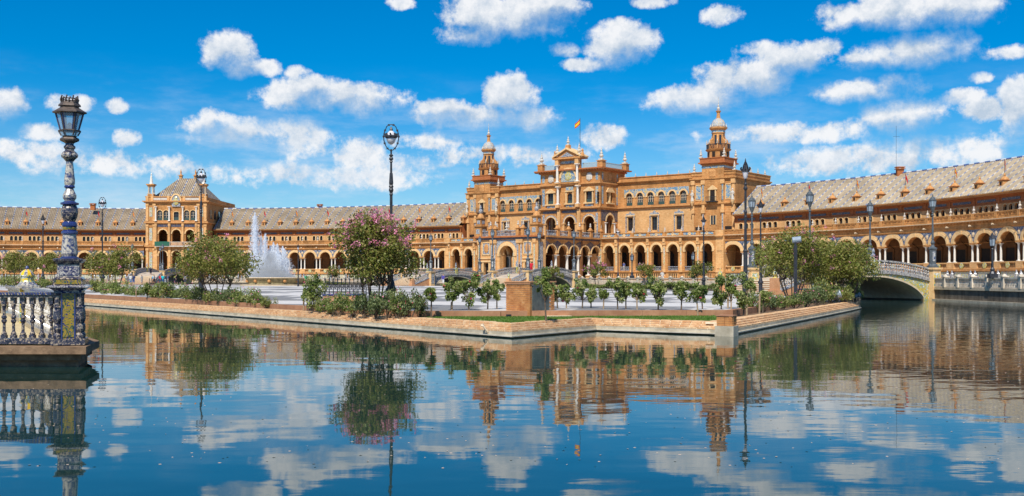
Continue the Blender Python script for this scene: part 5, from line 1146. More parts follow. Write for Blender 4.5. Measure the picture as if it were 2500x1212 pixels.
# ------------------------------------------------------------------ white balustrade along the outer bank
def bank_balustrade():
    root = thing('canal_balustrade', 'white balustrade with square posts on the canal wall before the palace', 'balustrade', (0,0,Z_OUT))
    post = MB(); post.cbox(0,0,.03,.78,.16); post.cbox(0,0,.78,.86,.22); post.lathe(0,0,[(.18,.86),(.12,.94),(.04,1.0)],8); PM = post.mesh('post', M['marblew'])
    pts = [Vector(p) for p in OUTER[1:11]]; pts = [Vector((32.8, 42)), Vector((32.8, 83))] + pts[1:]
    bal = MB(); bal.lathe(0,0,[(.05,.1),(.05,.16),(.075,.3),(.04,.45),(.06,.56),(.05,.64)],5,cap=False); BM = bal.mesh('baluster', M['marblew'])
    nfine = 0; far = MB()
    for s in range(len(pts)-1):
        a, b = pts[s], pts[s+1]; d = b-a; L = d.length; n = max(1, round(L/2.35)); t = d/L; rz = atan2(t.y, t.x)
        for k in range(n):
            p = a+t*(L*k/n); q = a+t*(L*(k+1)/n); link('post', PM, root, (p.x, p.y, 0), rz)
            r = MB(); r.box(.16,L/n-.16,-.09,.09,.03,.1); r.box(.16,L/n-.16,-.1,.1,.64,.74); part('rail', r, M['marblew'], root, (p.x, p.y, 0), rz)
            nb = 9
            for j in range(nb):
                x = .16+(L/n-.32)*(j+.5)/nb; c = p+t*x
                if s < 1 and nfine < 170: link('baluster', BM, root, (c.x, c.y, 0)); nfine += 1
                else: far.lathe(c.x,c.y,[(.05,.1),(.08,.3),(.04,.45),(.05,.64)],4,cap=False)
    tag(part('balusters', far, M['marblew'], root), kind='stuff')
M['marblew'] = mat('weathered white stone', (.76,.66,.52), (.6,.5,.38), 4, .7, wash=.25, streak=.3)
bank_balustrade()
# lantern posts standing on the bank balustrade
def make_quay_lantern():
    r = thing('quay_lantern', 'x', 'street lamp'); p = MB(); p.cbox(0,0,0,.3,.26); p.lathe(0,0,[(.22,.3),(.14,.45),(.16,.6),(.08,.72),(.07,1.9),(.12,1.96),(.06,2.05)],8); part('pole', p, M['iron'], r)
    g = MB(); g.lathe(0,0,[(.08,2.05),(.17,2.15),(.18,2.2)],6); g.lathe(0,0,[(.26,2.7),(.2,2.8),(.1,2.95),(.02,3.1)],6)
    for k in range(6): a = 2*pi*k/6; g.tube([(.17*cos(a),.17*sin(a),2.2),(.22*cos(a),.22*sin(a),2.72)],.02,4)
    part('lantern_frame', g, M['iron'], r); g = MB(); g.lathe(0,0,[(.15,2.2),(.2,2.7)],6); part('lantern_glass', g, M['lglass'], r); return r
scatter(make_quay_lantern(), [(2423,72.5,Z_OUT+.72,1.0,'black hexagonal lantern post on the white balustrade near the tiled bridge'),
    (1543,131,Z_OUT+.72,1.0,'black hexagonal lantern post on the white balustrade before the palace arcade'),
    (1692,125,Z_OUT+.72,1.0,'black hexagonal lantern post on the white balustrade below the right palace tower'),
    (828,215,Z_OUT+.3,1.0,'black hexagonal lantern post before the wing between pavilion and palace')], 'hexagonal lantern posts')
# ------------------------------------------------------------------ ceramic lamp, near balustrade and terrace
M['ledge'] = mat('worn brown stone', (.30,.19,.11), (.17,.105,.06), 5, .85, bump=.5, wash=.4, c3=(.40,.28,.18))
M['cer_shaded'] = tilemat('blue and white ceramic', [(.014,.015,.028),(.03,.032,.058),(.075,.07,.09),(.36,.29,.21)], 16.0, .18)  # blue and white glaze darkened: near row's shadow side put into the colour
M['cer_w'] = tilemat('cream relief ceramic', [(.025,.035,.12),(.13,.14,.2),(.40,.36,.30),(.55,.50,.42)], 12.0, .2)
M['cer_d'] = tilemat('dark patterned ceramic', [(.016,.018,.06),(.03,.035,.12),(.22,.2,.22),(.5,.47,.42)], 17.0, .15)
M['cer_y'] = tilemat('yellow green ceramic', [(.02,.04,.03),(.04,.09,.06),(.26,.18,.02),(.34,.24,.025),(.03,.035,.12)], 12.0, .18)
M['cer_k'] = mat('cobalt glaze', (.03,.05,.19), (.02,.03,.12), 9, .15, spec=.6)
terr = thing('bridge_terrace', 'worn brown stone terrace rising from the water under the ceramic balustrade', 'terrace', (-12,25,0))
def tz(name, pts, z0, z1, m): 
    q = MB(); q.extr([(x+12,y-25) for x,y in pts], z0, z1); return part(name, q, m, terr)
fp = [(-8.08,20.2),(-8.6,22.2),(-18.2,39),(-34,39),(-34,20.2)]
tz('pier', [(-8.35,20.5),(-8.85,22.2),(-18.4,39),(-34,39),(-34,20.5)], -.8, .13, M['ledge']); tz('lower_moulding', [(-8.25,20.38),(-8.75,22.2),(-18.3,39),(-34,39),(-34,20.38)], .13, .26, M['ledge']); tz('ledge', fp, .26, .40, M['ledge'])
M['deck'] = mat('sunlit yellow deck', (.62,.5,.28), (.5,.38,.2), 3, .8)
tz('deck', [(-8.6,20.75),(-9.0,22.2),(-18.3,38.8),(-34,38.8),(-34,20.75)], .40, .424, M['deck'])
nb_ = thing('ceramic_balustrade', 'blue and white ceramic balustrade with slender turned balusters above the water', 'balustrade', (-9.0,20.75,.40))
BMAT = M['cer_shaded']; M['cer_lit'] = tilemat('lit cream ceramic', [(.10,.10,.16),(.34,.28,.2),(.62,.58,.5),(.70,.66,.6)], 12.0, .2)  # brighter copy of the ceramic, the back row's sunlight put into its colour
def balrow(p, q, step, first):
    p, q = Vector(p), Vector(q); d = q-p; L = d.length; t = d/L; rz = atan2(t.y, t.x); o = Vector((-9.0,20.75))
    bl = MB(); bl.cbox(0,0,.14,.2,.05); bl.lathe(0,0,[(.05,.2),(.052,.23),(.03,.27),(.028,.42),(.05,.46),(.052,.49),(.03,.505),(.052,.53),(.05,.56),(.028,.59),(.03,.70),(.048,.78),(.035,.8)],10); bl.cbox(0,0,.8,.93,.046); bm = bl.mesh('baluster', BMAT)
    n = int((L-first)/step)
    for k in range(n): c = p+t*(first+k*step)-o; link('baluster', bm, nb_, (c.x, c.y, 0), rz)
    c = p-o
    r = MB(); r.box(0,L,-.13,.13,.03,.135); part('plinth', r, M['cer_shaded'], nb_, (c.x,c.y,0), rz)
    r = MB(); r.box(0,L,-.10,.10,.93,.98); r.box(0,L,-.13,.13,.98,1.03); part('handrail', r, M['cer_shaded'], nb_, (c.x,c.y,0), rz)
    m = int(L/.06); s = MB()
    for k in range(min(m, 110)): x = .06*k; s.prism([(x,.985),(x+.03,.985),(x+.05,1.026),(x+.02,1.026)],-.137,.137)
    tag(part('rope_stripe', s, M['cer_k'], nb_, (c.x,c.y,0), rz), kind='stuff')
balrow((-8.78,20.72), (-13.4,20.72), .184, .18); BMAT = M['cer_lit']; balrow((-8.95,21.1), (-18.2,38.5), .27, .3)
fp_ = thing('ceramic_post', 'low ceramic post with yellow and white domed finial on the far balustrade', 'post', (-13.75,30.2,.40), radians(-62))
q = MB(); q.cbox(0,0,0,1.02,.2); part('shaft', q, M['yellow'], fp_); q = MB(); q.cbox(0,0,1.02,1.1,.3); q.lathe(0,0,[(.27,1.1),(.2,1.17),(.19,1.2)],12); part('base', q, M['cer_w'], fp_)
q = MB(); q.lathe(0,0,[(.19,1.2),(.17,1.24),(.17,1.34),(.2,1.36),(.2,1.39)],12); part('drum', q, M['yellow'], fp_); q = MB()
for k in range(12): q.m = k % 2; a0, a1 = 2*pi*k/12, 2*pi*(k+1)/12; P_ = [(.2,1.39),(.18,1.45),(.12,1.52),(.04,1.56)]; [q.poly([(r0*cos(a0),r0*sin(a0),z0),(r0*cos(a1),r0*sin(a1),z0),(r1*cos(a1),r1*sin(a1),z1),(r1*cos(a0),r1*sin(a0),z1)]) for (r0,z0),(r1,z1) in zip(P_,P_[1:])]
part('dome', q, [M['flag_y'], M['cer_w']], fp_); q = MB(); q.lathe(0,0,[(.04,1.55),(.05,1.6),(.03,1.64),(.01,1.66)],8); part('knob', q, M['cer_k'], fp_)
cl = thing('ceramic_lamp', 'tall blue and white ceramic lamp column with iron lantern on a tiled pedestal', 'street lamp', (-8.62,20.75,.40), radians(16))
def zy(y): return 1.7+(680-y)/125.3-.40
def cpart(name, prof, m, n=20, smooth=True): q = MB(); q.lathe(0,0,[(r, zy(y)) for y, r in prof],n); return part(name, q, m, cl, smooth=False)
def cbx(name, h, y0, y1, m): q = MB(); q.cbox(0,0,zy(y1),zy(y0),h); return part(name, q, m, cl)
cbx('plinth', .31, 826, 841, M['cer_shaded']); cbx('core', .2, 716, 826, M['cer_y'])
for k in range(4):
    a = k*pi/2; q = MB(); q.box(-.105,.105,-.212,-.2,zy(822),zy(722)); part('tile_panel', q, M['cer_y'], cl, (0,0,0), a)
    q = MB(); q.box(-.13,-.105,-.222,-.2,zy(826),zy(718)); q.box(.105,.13,-.222,-.2,zy(826),zy(718)); part('panel_border', q, M['cer_k'], cl, (0,0,0), a)
    q = MB(); q.lathe(.235*cos(a+pi/4)*1.2,.235*sin(a+pi/4)*1.2,[(.07,zy(826)),(.075,zy(818)),(.05,zy(812)),(.075,zy(802)),(.07,zy(795)),(.05,zy(790)),(.078,zy(778)),(.07,zy(760)),(.055,zy(752)),(.075,zy(750)),(.05,zy(746)),(.05,zy(722)),(.075,zy(716))],12); part('colonnette', q, M['cer_shaded'], cl)
q = MB(); q.lathe(0,0,[(.34,zy(716)),(.36,zy(710)),(.46,zy(704)),(.53,zy(702)),(.53,zy(699)),(.46,zy(697))],4,pi/4); part('pedestal_cornice', q, M['cer_d'], cl); q = MB(); q.lathe(0,0,[(.5,zy(698.9)),(.4,zy(696)),(.37,zy(695))],4,pi/4); part('cornice_slope', q, M['cer_shaded'], cl)
q = MB(); q.lathe(0,0,[(.375,zy(695)),(.375,zy(683)),(.39,zy(682)),(.36,zy(680)),(.3,zy(676))],4,pi/4); part('dado_moulding', q, M['cer_shaded'], cl)
for k in range(4): q = MB(); q.box(-.235,.235,-.272,-.262,zy(694),zy(684)); part('dado_tile', q, M['cer_y'], cl, (0,0,0), k*pi/2)
cbx('dado', .195, 647, 677, M['cer_w'])
for k in range(4): q = MB(); q.box(-.165,.165,-.205,-.195,zy(673),zy(650)); part('dado_panel', q, M['cer_d'] if k % 2 == 0 else M['cer_w'], cl, (0,0,0), k*pi/2)
q = MB(); q.lathe(0,0,[(.28,zy(647)),(.3,zy(643)),(.38,zy(637)),(.385,zy(633)),(.3,zy(632))],4,pi/4); part('dado_cornice', q, M['cer_shaded'], cl)
cpart('column_foot', [(632.5,.17),(629,.17),(627,.14)], M['cer_k'])
cpart('acanthus_drum', [(627,.13),(620,.155),(608,.15),(595,.14),(578,.128),(573,.125)], M['cer_w'])
cpart('blue_band', [(573,.13),(571,.152),(566,.152),(564,.125),(562,.13)], M['cer_k']); cpart('yellow_band', [(562,.128),(557,.133),(555,.128)], M['cer_y']); cpart('blue_band', [(555,.13),(552,.14),(546,.136),(542,.11)], M['cer_k'])
cpart('jug', [(543,.10),(538,.115),(530,.145),(520,.158),(510,.152),(503,.13),(501,.12)], M['cer_shaded']); cpart('disc', [(501.5,.12),(500,.168),(496,.17),(494,.12),(492,.1)], M['cer_k'])
cpart('bulb', [(493,.085),(489,.1),(484,.125),(477,.125),(470,.10),(463,.075),(459,.072)], M['cer_w']); cpart('neck_ring', [(459.5,.09),(457,.1),(455,.095),(453,.08)], M['cer_k'])
cpart('spindle', [(454,.085),(448,.098),(437,.098),(425,.086),(405,.07),(394,.064)], M['cer_w']); cpart('scroll_capital', [(394.5,.075),(390,.1),(386,.132),(379,.142),(373,.13),(369,.09)], M['cer_shaded']); cpart('capital_band', [(369.5,.085),(365,.085),(362,.108),(358,.108),(355,.08),(351,.075)], M['cer_shaded'])
for k in range(8): a = 2*pi*k/8; q = MB(); q.lathe(0,0,[(.0,-.0),(.045,.0),(.045,.015),(.0,.03)],8,cap=False); o = part('scroll', q, M['cer_w'], cl, (.13*cos(a),.13*sin(a),zy(380))); o.rotation_euler = (0, pi/2, a)
M['tin'] = mat('weathered lantern metal', (.17,.13,.105), (.09,.07,.06), 9, .55, metal=.4)
cpart('lantern_cup', [(352,.07),(349,.1),(345,.17),(341,.18),(338,.165),(335,.12),(333,.15)], M['tin'], 6)
M['pane'] = nodes('clear lantern pane')[0]
def pane_mat():
    m = M['pane']; nt = m.node_tree; N = nt.nodes; L = nt.links; b = N['Principled BSDF']; b.inputs['Base Color'].default_value = (.55,.68,.78,1); b.inputs['Roughness'].default_value = .08
    t = N.new('ShaderNodeBsdfTransparent'); mx = N.new('ShaderNodeMixShader'); mx.inputs[0].default_value = .38; L.new(t.outputs[0], mx.inputs[1]); L.new(b.outputs[0], mx.inputs[2]); L.new(mx.outputs[0], N['Material Output'].inputs[0])
pane_mat()
R6 = [2*pi*k/6 for k in range(6)]
for k in range(6):
    a, b = R6[k], R6[(k+1) % 6]
    for (y0,r0,y1,r1) in ((332,.15,321,.20),(318,.17,278,.255)):
        q = MB(); q.poly([(r0*cos(a),r0*sin(a),zy(y0)),(r0*cos(b),r0*sin(b),zy(y0)),(r1*cos(b),r1*sin(b),zy(y1)),(r1*cos(a),r1*sin(a),zy(y1))]); part('lantern_pane', q, M['pane'], cl)
        q = MB(); q.tube([(r0*cos(a),r0*sin(a),zy(y0)),(r1*cos(a),r1*sin(a),zy(y1))],.014,5); part('glazing_bar', q, M['tin'], cl)
    q = MB(); f = .82; r0, r1 = .172, .257; 
    for s in (0.12,.88): c0 = (1-s); q.tube([(r0*(cos(a)*c0+cos(b)*s), r0*(sin(a)*c0+sin(b)*s), zy(317)), (r1*(cos(a)*c0+cos(b)*s), r1*(sin(a)*c0+sin(b)*s), zy(279))], .009, 4)
    part('blue_glass_border', q, M['cer_k'], cl)
cpart('lantern_band', [(322,.19),(320.5,.21),(319,.21),(317.5,.17)], M['tin'], 6); cpart('lantern_roof', [(279,.26),(277,.315),(274,.315),(271,.27),(263,.17),(261,.17),(260.5,.21),(256,.2),(253,.17),(250,.165)], M['tin'], 6)
q = MB()
for k in range(16):
    a = 2*pi*k/16; z0 = zy(250); q.tube([(.15*cos(a),.15*sin(a),z0),(.165*cos(a+.1),.165*sin(a+.1),z0+.05),(.15*cos(a+.2),.15*sin(a+.2),z0+.09+(.03 if k % 2 else 0))],.014,4)
q.tube([(.15*cos(2*pi*k/16),.15*sin(2*pi*k/16),zy(250)+.06) for k in range(17)],.012,4); part('lantern_crown', q, M['tin'], cl)
cpart('lamp_bulb', [(318,.02),(314,.05),(305,.055),(300,.02)], M['globe'], 8)
# ------------------------------------------------------------------ plants
import numpy as np
def quads_mesh(name, V, m):
    n = V.shape[0]; me = bpy.data.meshes.new(name); me.vertices.add(n*4); me.vertices.foreach_set('co', V.reshape(-1).astype(np.float32))
    me.loops.add(n*4); me.loops.foreach_set('vertex_index', np.arange(n*4, dtype=np.int32)); me.polygons.add(n)
    me.polygons.foreach_set('loop_start', np.arange(0, n*4, 4, dtype=np.int32)); me.polygons.foreach_set('loop_total', np.full(n, 4, dtype=np.int32))
    me.materials.append(m); me.update(calc_edges=True); me.validate(); return me
def leaves(rng, clumps, n, size, asp=.55, shell=.45, up=.35):
    C = np.array(clumps); w = C[:,3]*C[:,4]; idx = rng.choice(len(C), n, p=w/w.sum())
    d = rng.normal(size=(n,3)); d /= np.linalg.norm(d, axis=1)[:,None]
    r = rng.uniform(0,1,n)**shell
    pos = C[idx,:3] + d*C[idx,3:6]*r[:,None]
    nr = d*.7 + rng.normal(size=(n,3))*.75 + np.array([0,0,up]); nr /= np.linalg.norm(nr, axis=1)[:,None]
    t = np.cross(nr, rng.normal(size=(n,3))); t /= np.linalg.norm(t, axis=1)[:,None]; b = np.cross(nr, t)
    s = size*rng.uniform(.6,1.35,n)[:,None]; t *= s*.5; b *= s*.5*asp
    return np.stack([pos-t, pos-b*.9+t*.1, pos+t, pos+b*.9+t*.1], 1)
def crown_clumps(rng, rx, ry, zc, rzv, n, r0, r1, flat=.85, bottom=-.6):
    out = []
    while len(out) < n:
        d = rng.normal(size=3); d /= np.linalg.norm(d)
        if d[2] < bottom: continue
        f = rng.uniform(.35,.92); r = rng.uniform(r0, r1)
        wob = 1+.22*np.sin(3*np.arctan2(d[1],d[0])+n)+.12*rng.normal()
        out.append((d[0]*rx*f*wob, d[1]*ry*f*wob, zc+d[2]*rzv*f*(1+.1*rng.normal()), r, r, r*flat))
    return out
def tree(name, label, cat, loc, w, h, zlow, seed, lm, n=6000, ls=.11, fl=0, fm=None, stems=5, ncl=34, grp=None, bark=None, ftop=.2, extra=None):
    """multi-stemmed small tree: w crown width, h total height, zlow foot of the crown"""
    rng = np.random.default_rng(seed); root = thing(name, label, cat, loc, 0.0, grp)
    zc = (h+zlow)/2; cl = crown_clumps(rng, w/2, w/2, zc, (h-zlow)/2, ncl, .13*w, .2*w)
    if extra: cl += extra
    tb = MB(); br = 0.014*h+.006
    heads = sorted(cl, key=lambda c: c[2])
    for k in range(stems):
        a = 2*pi*k/stems+rng.uniform(-.3,.3); q = (cos(a)*w*.16, sin(a)*w*.16, zlow+.12*h); p0 = (cos(a)*.06*stems**.5, sin(a)*.06*stems**.5, -.05)
        tb.tube([p0, (p0[0]*1.4+q[0]*.35, p0[1]*1.4+q[1]*.35, q[2]*.5), q], [br*.75, br*.55, br*.45], 6)
        mine = heads[k::stems]
        for c in mine:
            mid = ((q[0]+c[0])/2+rng.uniform(-.05,.05)*w, (q[1]+c[1])/2, (q[2]+c[2])/2+.02*h); tb.tube([q, mid, (c[0],c[1],c[2])], [br*.34, br*.22, br*.1], 4, cap=False)
    part('trunk', tb, bark or M['bark'], root)
    link('crown', quads_mesh('crown', leaves(rng, cl, n, ls), lm), root)
    if fl:
        top = [c for c in cl if c[2] > zc+(h-zlow)*(ftop-.5)]; fc = []
        for _ in range(max(8, fl//15)):
            c = top[rng.integers(len(top))]; d = rng.normal(size=3); d[2] = abs(d[2])*.8+.1; d /= np.linalg.norm(d); q = np.array(c[:3])+d*np.array(c[3:6])*1.02; fc.append((q[0],q[1],q[2],ls*1.1,ls*1.1,ls*1.3))
        link('blossom', quads_mesh('blossom', leaves(rng, fc, fl, ls*.62, .8), fm or M['pink']), root)
    return root
def at(px, by, z): x, y, _ = G(px, by, z); return (x, y, z)
# crape myrtles
tree('crape_myrtle', 'large crape myrtle with many pink blossoms above the brick quay', 'tree', (AT(918,38.3),38.3,Z_ISL), 3.2, 4.0, .6, 3, M['leaf'], 13000, .115, 3300, stems=6, ncl=60, ftop=.5)
tree('crape_myrtle', 'broad crape myrtle with scattered blossoms before the hip-roofed pavilion', 'tree', (AT(530,54.5),54.5,Z_ISL), 4.75, 3.75, .6, 5, M['leaf'], 9500, .14, 420, stems=7, ncl=50)
tree('crape_myrtle', 'round crape myrtle between the ceramic lamp and a ring lamp post', 'tree', (AT(280,88),88,Z_ISL+.1), 4.1, 4.0, 1.0, 8, M['leaf'], 6500, .17, 420, stems=6, ncl=40)
tree('crape_myrtle', 'crape myrtle behind the yellow domed ceramic post', 'tree', (AT(40,118),118,Z_PLZ), 4.4, 4.1, 1.2, 9, M['leaf'], 4500, .19, 300, stems=5, ncl=36)
tree('crape_myrtle', 'crape myrtle half hidden behind the ceramic lamp column', 'tree', (AT(135,112),112,Z_PLZ), 3.6, 4.0, 1.2, 10, M['leaf'], 4000, .18, 160, stems=5, ncl=30)
tree('crape_myrtle', 'tall crape myrtle with pink blossoms beside the spotlight pole', 'tree', (AT(1935,57.5),57.5,Z_ISL), 4.4, 4.1, .75, 12, M['leaf'], 12500, .135, 600, stems=7, ncl=46)
tree('crape_myrtle', 'spreading crape myrtle at the end of the island by the tiled bridge', 'tree', (AT(2065,59.5),59.5,Z_ISL), 4.0, 3.4, .55, 14, M['leaf'], 12000, .135, 420, stems=7, ncl=44)
tree('crape_myrtle', 'crape myrtle crown between spotlight pole and tiled bridge, in the middle', 'tree', (AT(2005,61.5),61.5,Z_ISL), 3.6, 3.6, .6, 15, M['leaf'], 9500, .135, 380, stems=5, ncl=36)
GF = 'small trees before the palace'
for k, (px, Y, w, h, lb, pk) in enumerate(((1456,140,3.3,3.4,'small pink-tinged tree before the palace porch',600),(1577,135,2.9,3.2,'small olive-green tree before the middle palace arches',60),(1708,122,3.1,3.3,'small olive-green tree before the last palace arches',60),(814,190,3.2,3.3,'small tree before the wing beside the fountain',80),(1885,85,2.6,2.9,'small tree beside the terracotta stair',60),(1350,128,2.4,2.6,'small tree before the blue bridge arch',40))):
    tree('small_tree', lb, 'tree', (AT(px,Y),Y,Z_PLZ), w, h, .9, 30+k, M['leaf'] if not pk == 600 else M['leafp'], 1700, .22, pk, stems=3, ncl=20) if False else tree('small_tree', lb, 'tree', (AT(px,Y),Y,Z_PLZ), w, h, .9, 30+k, M['leaf'], 1800, .21, pk, stems=3, ncl=20)
# standard roses on the lawn: px, crown top, crown foot, base row, half width
ROSES = [(765,683,735,764,26),(750,706,730,762,12),(1053,704,733,777,14),(1103,677,735,772,22),(1145,657,733,771,23),(1190,680,735,770,20),(1213,690,735,768,17),(1333,664,737,787,21),(1362,683,730,767,17),(1383,708,737,767,13),(1421,683,733,767,20),(1443,697,732,765,15),(1473,706,728,768,12),(1508,680,735,770,19),(1528,684,735,769,17),(1556,695,733,770,17),(1606,677,737,772,22),(1663,680,736,772,20),(1704,693,735,773,17),(1716,700,735,769,13),(1760,678,737,770,22),(1785,680,737,769,20),(1815,676,738,772,24),(1862,715,740,766,16),(398,688,718,738,11),(360,694,715,736,12)]
ORD = ['first','second','third','fourth','fifth','sixth','seventh','eighth','ninth','tenth','eleventh','twelfth','thirteenth','fourteenth','fifteenth','sixteenth','seventeenth','eighteenth','nineteenth','twentieth']
R_right = sorted(r[0] for r in ROSES if 1340 < r[0] < 1750); R_left = sorted((r[0] for r in ROSES if 1000 < r[0] < 1230), reverse=True); R_end = sorted(r[0] for r in ROSES if 1750 < r[0] < 1900)
def rose_label(px):
    if px in R_right: return '%s standard rose from the brick pump block towards the brick pier' % ORD[R_right.index(px)]
    if px in R_left: return '%s standard rose from the brick pump block towards the large pink-flowered tree' % ORD[R_left.index(px)]
    if px in R_end: return '%s standard rose behind the brick pier, counted towards the spotlight pole' % ORD[R_end.index(px)]
    return {750: 'small standard rose between timber stake and larger rose', 398: 'yellow standard rose nearest the bench behind the shrub bed', 360: 'yellow standard rose beside the pale timber stake'}[px]
for k, (px, yt, yb, by, hw) in enumerate(ROSES):
    x, y, z = at(px, by, Z_ISL+.02); s = FPX/y; h = (by-yt)/s; zl = (by-yb)/s; w = 2.2*hw/s; rng = np.random.default_rng(100+k)
    near = {1333: 'tallest standard rose, in front of the brick pump block', 765: 'standard rose beside its stake near the wrought-iron bench'}.get(px)
    root = thing('standard_rose', near or rose_label(px), 'rose tree', (x, y, z), 0.0, 'standard roses along the lawn')
    cl = crown_clumps(rng, w*(.5+.12*rng.random()), w*.56, (h+zl)/2, (h-zl)/2*1.3, int(11+7*rng.random()), .15*w, .26*w, 1.15, -1.1)
    tb = MB(); lean = rng.uniform(-.04,.04); tb.tube([(0,0,-.03),(lean*.5,0,zl*.55),(lean,0,zl*1.05)], [.032,.026,.022], 6)
    for c in cl: tb.tube([(lean,0,zl), (c[0]*.6,c[1]*.6,(zl+c[2])/2), c[:3]], [.016,.01,.006], 4, cap=False)
    part('trunk', tb, M['barkp'] if k % 3 == 0 else M['bark'], root)
    link('crown', quads_mesh('crown', leaves(rng, cl, int(1000*w/.6), .1, .6, .5), M['yrose' if 0 else 'leafr']), root)
    fc = []
    for _ in range(int(rng.integers(1,4))): c = cl[rng.integers(len(cl))]; d = rng.normal(size=3); d[1] = -abs(d[1]); d /= np.linalg.norm(d); q = np.array(c[:3])+d*c[3]; fc.append((*q,.03,.03,.03))
    link('flower', quads_mesh('flower', leaves(rng, fc, 9*len(fc), .06, .9), M['red'] if px > 700 else M['yrose']), root)
for (px, by, h, lb) in ((741,763,.66,'timber stake at the edge of the bed, left of a standard rose'),(1777,768,1.05,'timber stake between two standard roses behind the brick pier'),(1823,770,.9,'timber stake beside the bushy rose right of the brick pier'),(1854,768,.75,'timber stake in front of the pink rose bush'),(1262-160,773,.5,'short timber prop leaning at a rose trunk'),(332,735,.75,'pale timber stake in the shrub bed along the quay')):
    q = MB(); q.tube([(0,0,-.05),(.01,0,h)], .035, 7); q.tube([(.01,0,h),(.012,0,h+.03)], [.035,.02], 7); o = part('stake', q, M['barkp'], None, at(px, by, Z_ISL)); tag(o, lb, 'stake')
# shrubs
def shrub_proto(seed, lm, fm, nf, n=1500, ls=.085):
    rng = np.random.default_rng(seed); r = thing('shrub', 'x', 'shrub')
    cl = crown_clumps(rng, .62, .5, .42, .42, 20, .16, .27, .9, -.5)
    tb = MB()
    for c in cl[:12]: tb.tube([(c[0]*.15,c[1]*.15,-.03),(c[0]*.6,c[1]*.6,c[2]*.5),c[:3]], [.02,.014,.006], 4, cap=False)
    part('stems', tb, M['bark'], r); link('foliage', quads_mesh('foliage', leaves(rng, cl, n, ls, .6, .4), lm), r)
    fc = []
    for _ in range(nf): c = cl[rng.integers(len(cl))]; d = rng.normal(size=3); d[2] = abs(d[2]); d /= np.linalg.norm(d); q = np.array(c[:3])+d*np.array(c[3:6]); fc.append((*q,.025,.025,.025))
    link('flowers', quads_mesh('flowers', leaves(rng, fc, 8*nf, .05, .9), fm), r); return r
SP = [shrub_proto(201,M['leafr'],M['pink'],14), shrub_proto(202,M['leafd'],M['red'],10), shrub_proto(203,M['leafy'],M['pink'],5), shrub_proto(204,M['leafd'],M['pink'],8)]
NAMES = ['leafy shrub with pale pink flowers','dark green shrub dotted with red flowers','yellowish green shrub','dark leafy shrub with few flowers']
SHR = [(240,721,54,30,2),(262,724,50,26,0),(290,727,55,30,0),(318,729,40,22,2),(337,731,46,25,0),(385,737,58,32,0),(425,738,55,34,0),(450,741,50,30,1),(470,742,56,34,0),(498,744,50,30,3),(520,746,60,30,2),(548,748,50,30,3),(575,749,44,36,1),(592,751,50,34,0),(622,753,56,34,0),(650,756,34,24,2),
       (786,766,46,30,2),(806,768,44,34,0),(832,770,54,40,0),(862,772,56,42,0),(892,774,52,42,3),(918,776,56,48,3),(945,777,54,50,3),(972,778,54,52,0),(1000,779,56,54,1),(1024,778,40,44,1),(1075-260,769,40,32,0),
       (1836,764,50,40,0),(1860,763,48,36,1),(1885,759,48,32,0),(1912,757,44,28,2),(1940,753,44,26,0),(1968,750,50,34,3),(1992,748,46,36,3),(2008,744,50,48,2),(2028,742,40,34,0),(2062,741,44,32,2),(2086,737,40,38,1),(2045,738,40,44,2),
       (60,706,70,26,2),(20,704,60,24,2),(95,708,50,22,0),(125,709,40,20,2)]
used = [False]*4
def shrub_label(px, ty):
    if px < 200: return '%s, %s beyond the near balustrade from the ceramic lamp' % (NAMES[ty], ORD[sorted((q[0] for q in SHR if q[0] < 200), reverse=True).index(px)])
    if px < 700: return '%s, %s in the quay bed from the ceramic lamp' % (NAMES[ty], ORD[sorted(q[0] for q in SHR if 200 < q[0] < 700).index(px)])
    if px < 1100: return '%s, %s in the bed under the large pink-flowered tree' % (NAMES[ty], ORD[sorted(q[0] for q in SHR if 700 < q[0] < 1100).index(px)])
    return '%s, %s from the brick pier towards the floodlights' % (NAMES[ty], ORD[sorted(q[0] for q in SHR if q[0] > 1100).index(px)])
for k, (px, by, wp, hp, ty) in enumerate(SHR):
    x, y, z = at(px, by, Z_ISL); s = FPX/y
    o = SP[ty] if not used[ty] else dup(SP[ty], (0,0,0)); used[ty] = True
    o.location = (x, y, z); o.scale = (wp/s/1.35*1.35, wp/s/1.35*1.15, hp/s/.9*1.45); o.rotation_euler.z = k*1.7; o['label'] = shrub_label(px, ty); o['group'] = 'shrubs in the beds along the quay'
HED = shrub_proto(211, M['leafr'], M['pink'], 10, 900, .12)
first = True
for k, px in enumerate(list(range(760,860,20))+list(range(1090,1170,20))+list(range(1440,1800,22))+list(range(1340,1380,20))):
    Y = 178 if px < 900 else (140 if px < 1200 else 116-(px-1440)*.02); o = HED if first else dup(HED, (0,0,0)); first = False
    o.location = (AT(px,Y), Y, Z_PLZ); o.scale = (1.7+.5*sin(k*2.3),1.4,.75+.25*sin(k*1.1)); o.rotation_euler.z = k*1.3; o['label'] = 'low flower-bed shrub at the far edge of the plaza'; o['group'] = 'low shrubs edging the far side of the plaza'
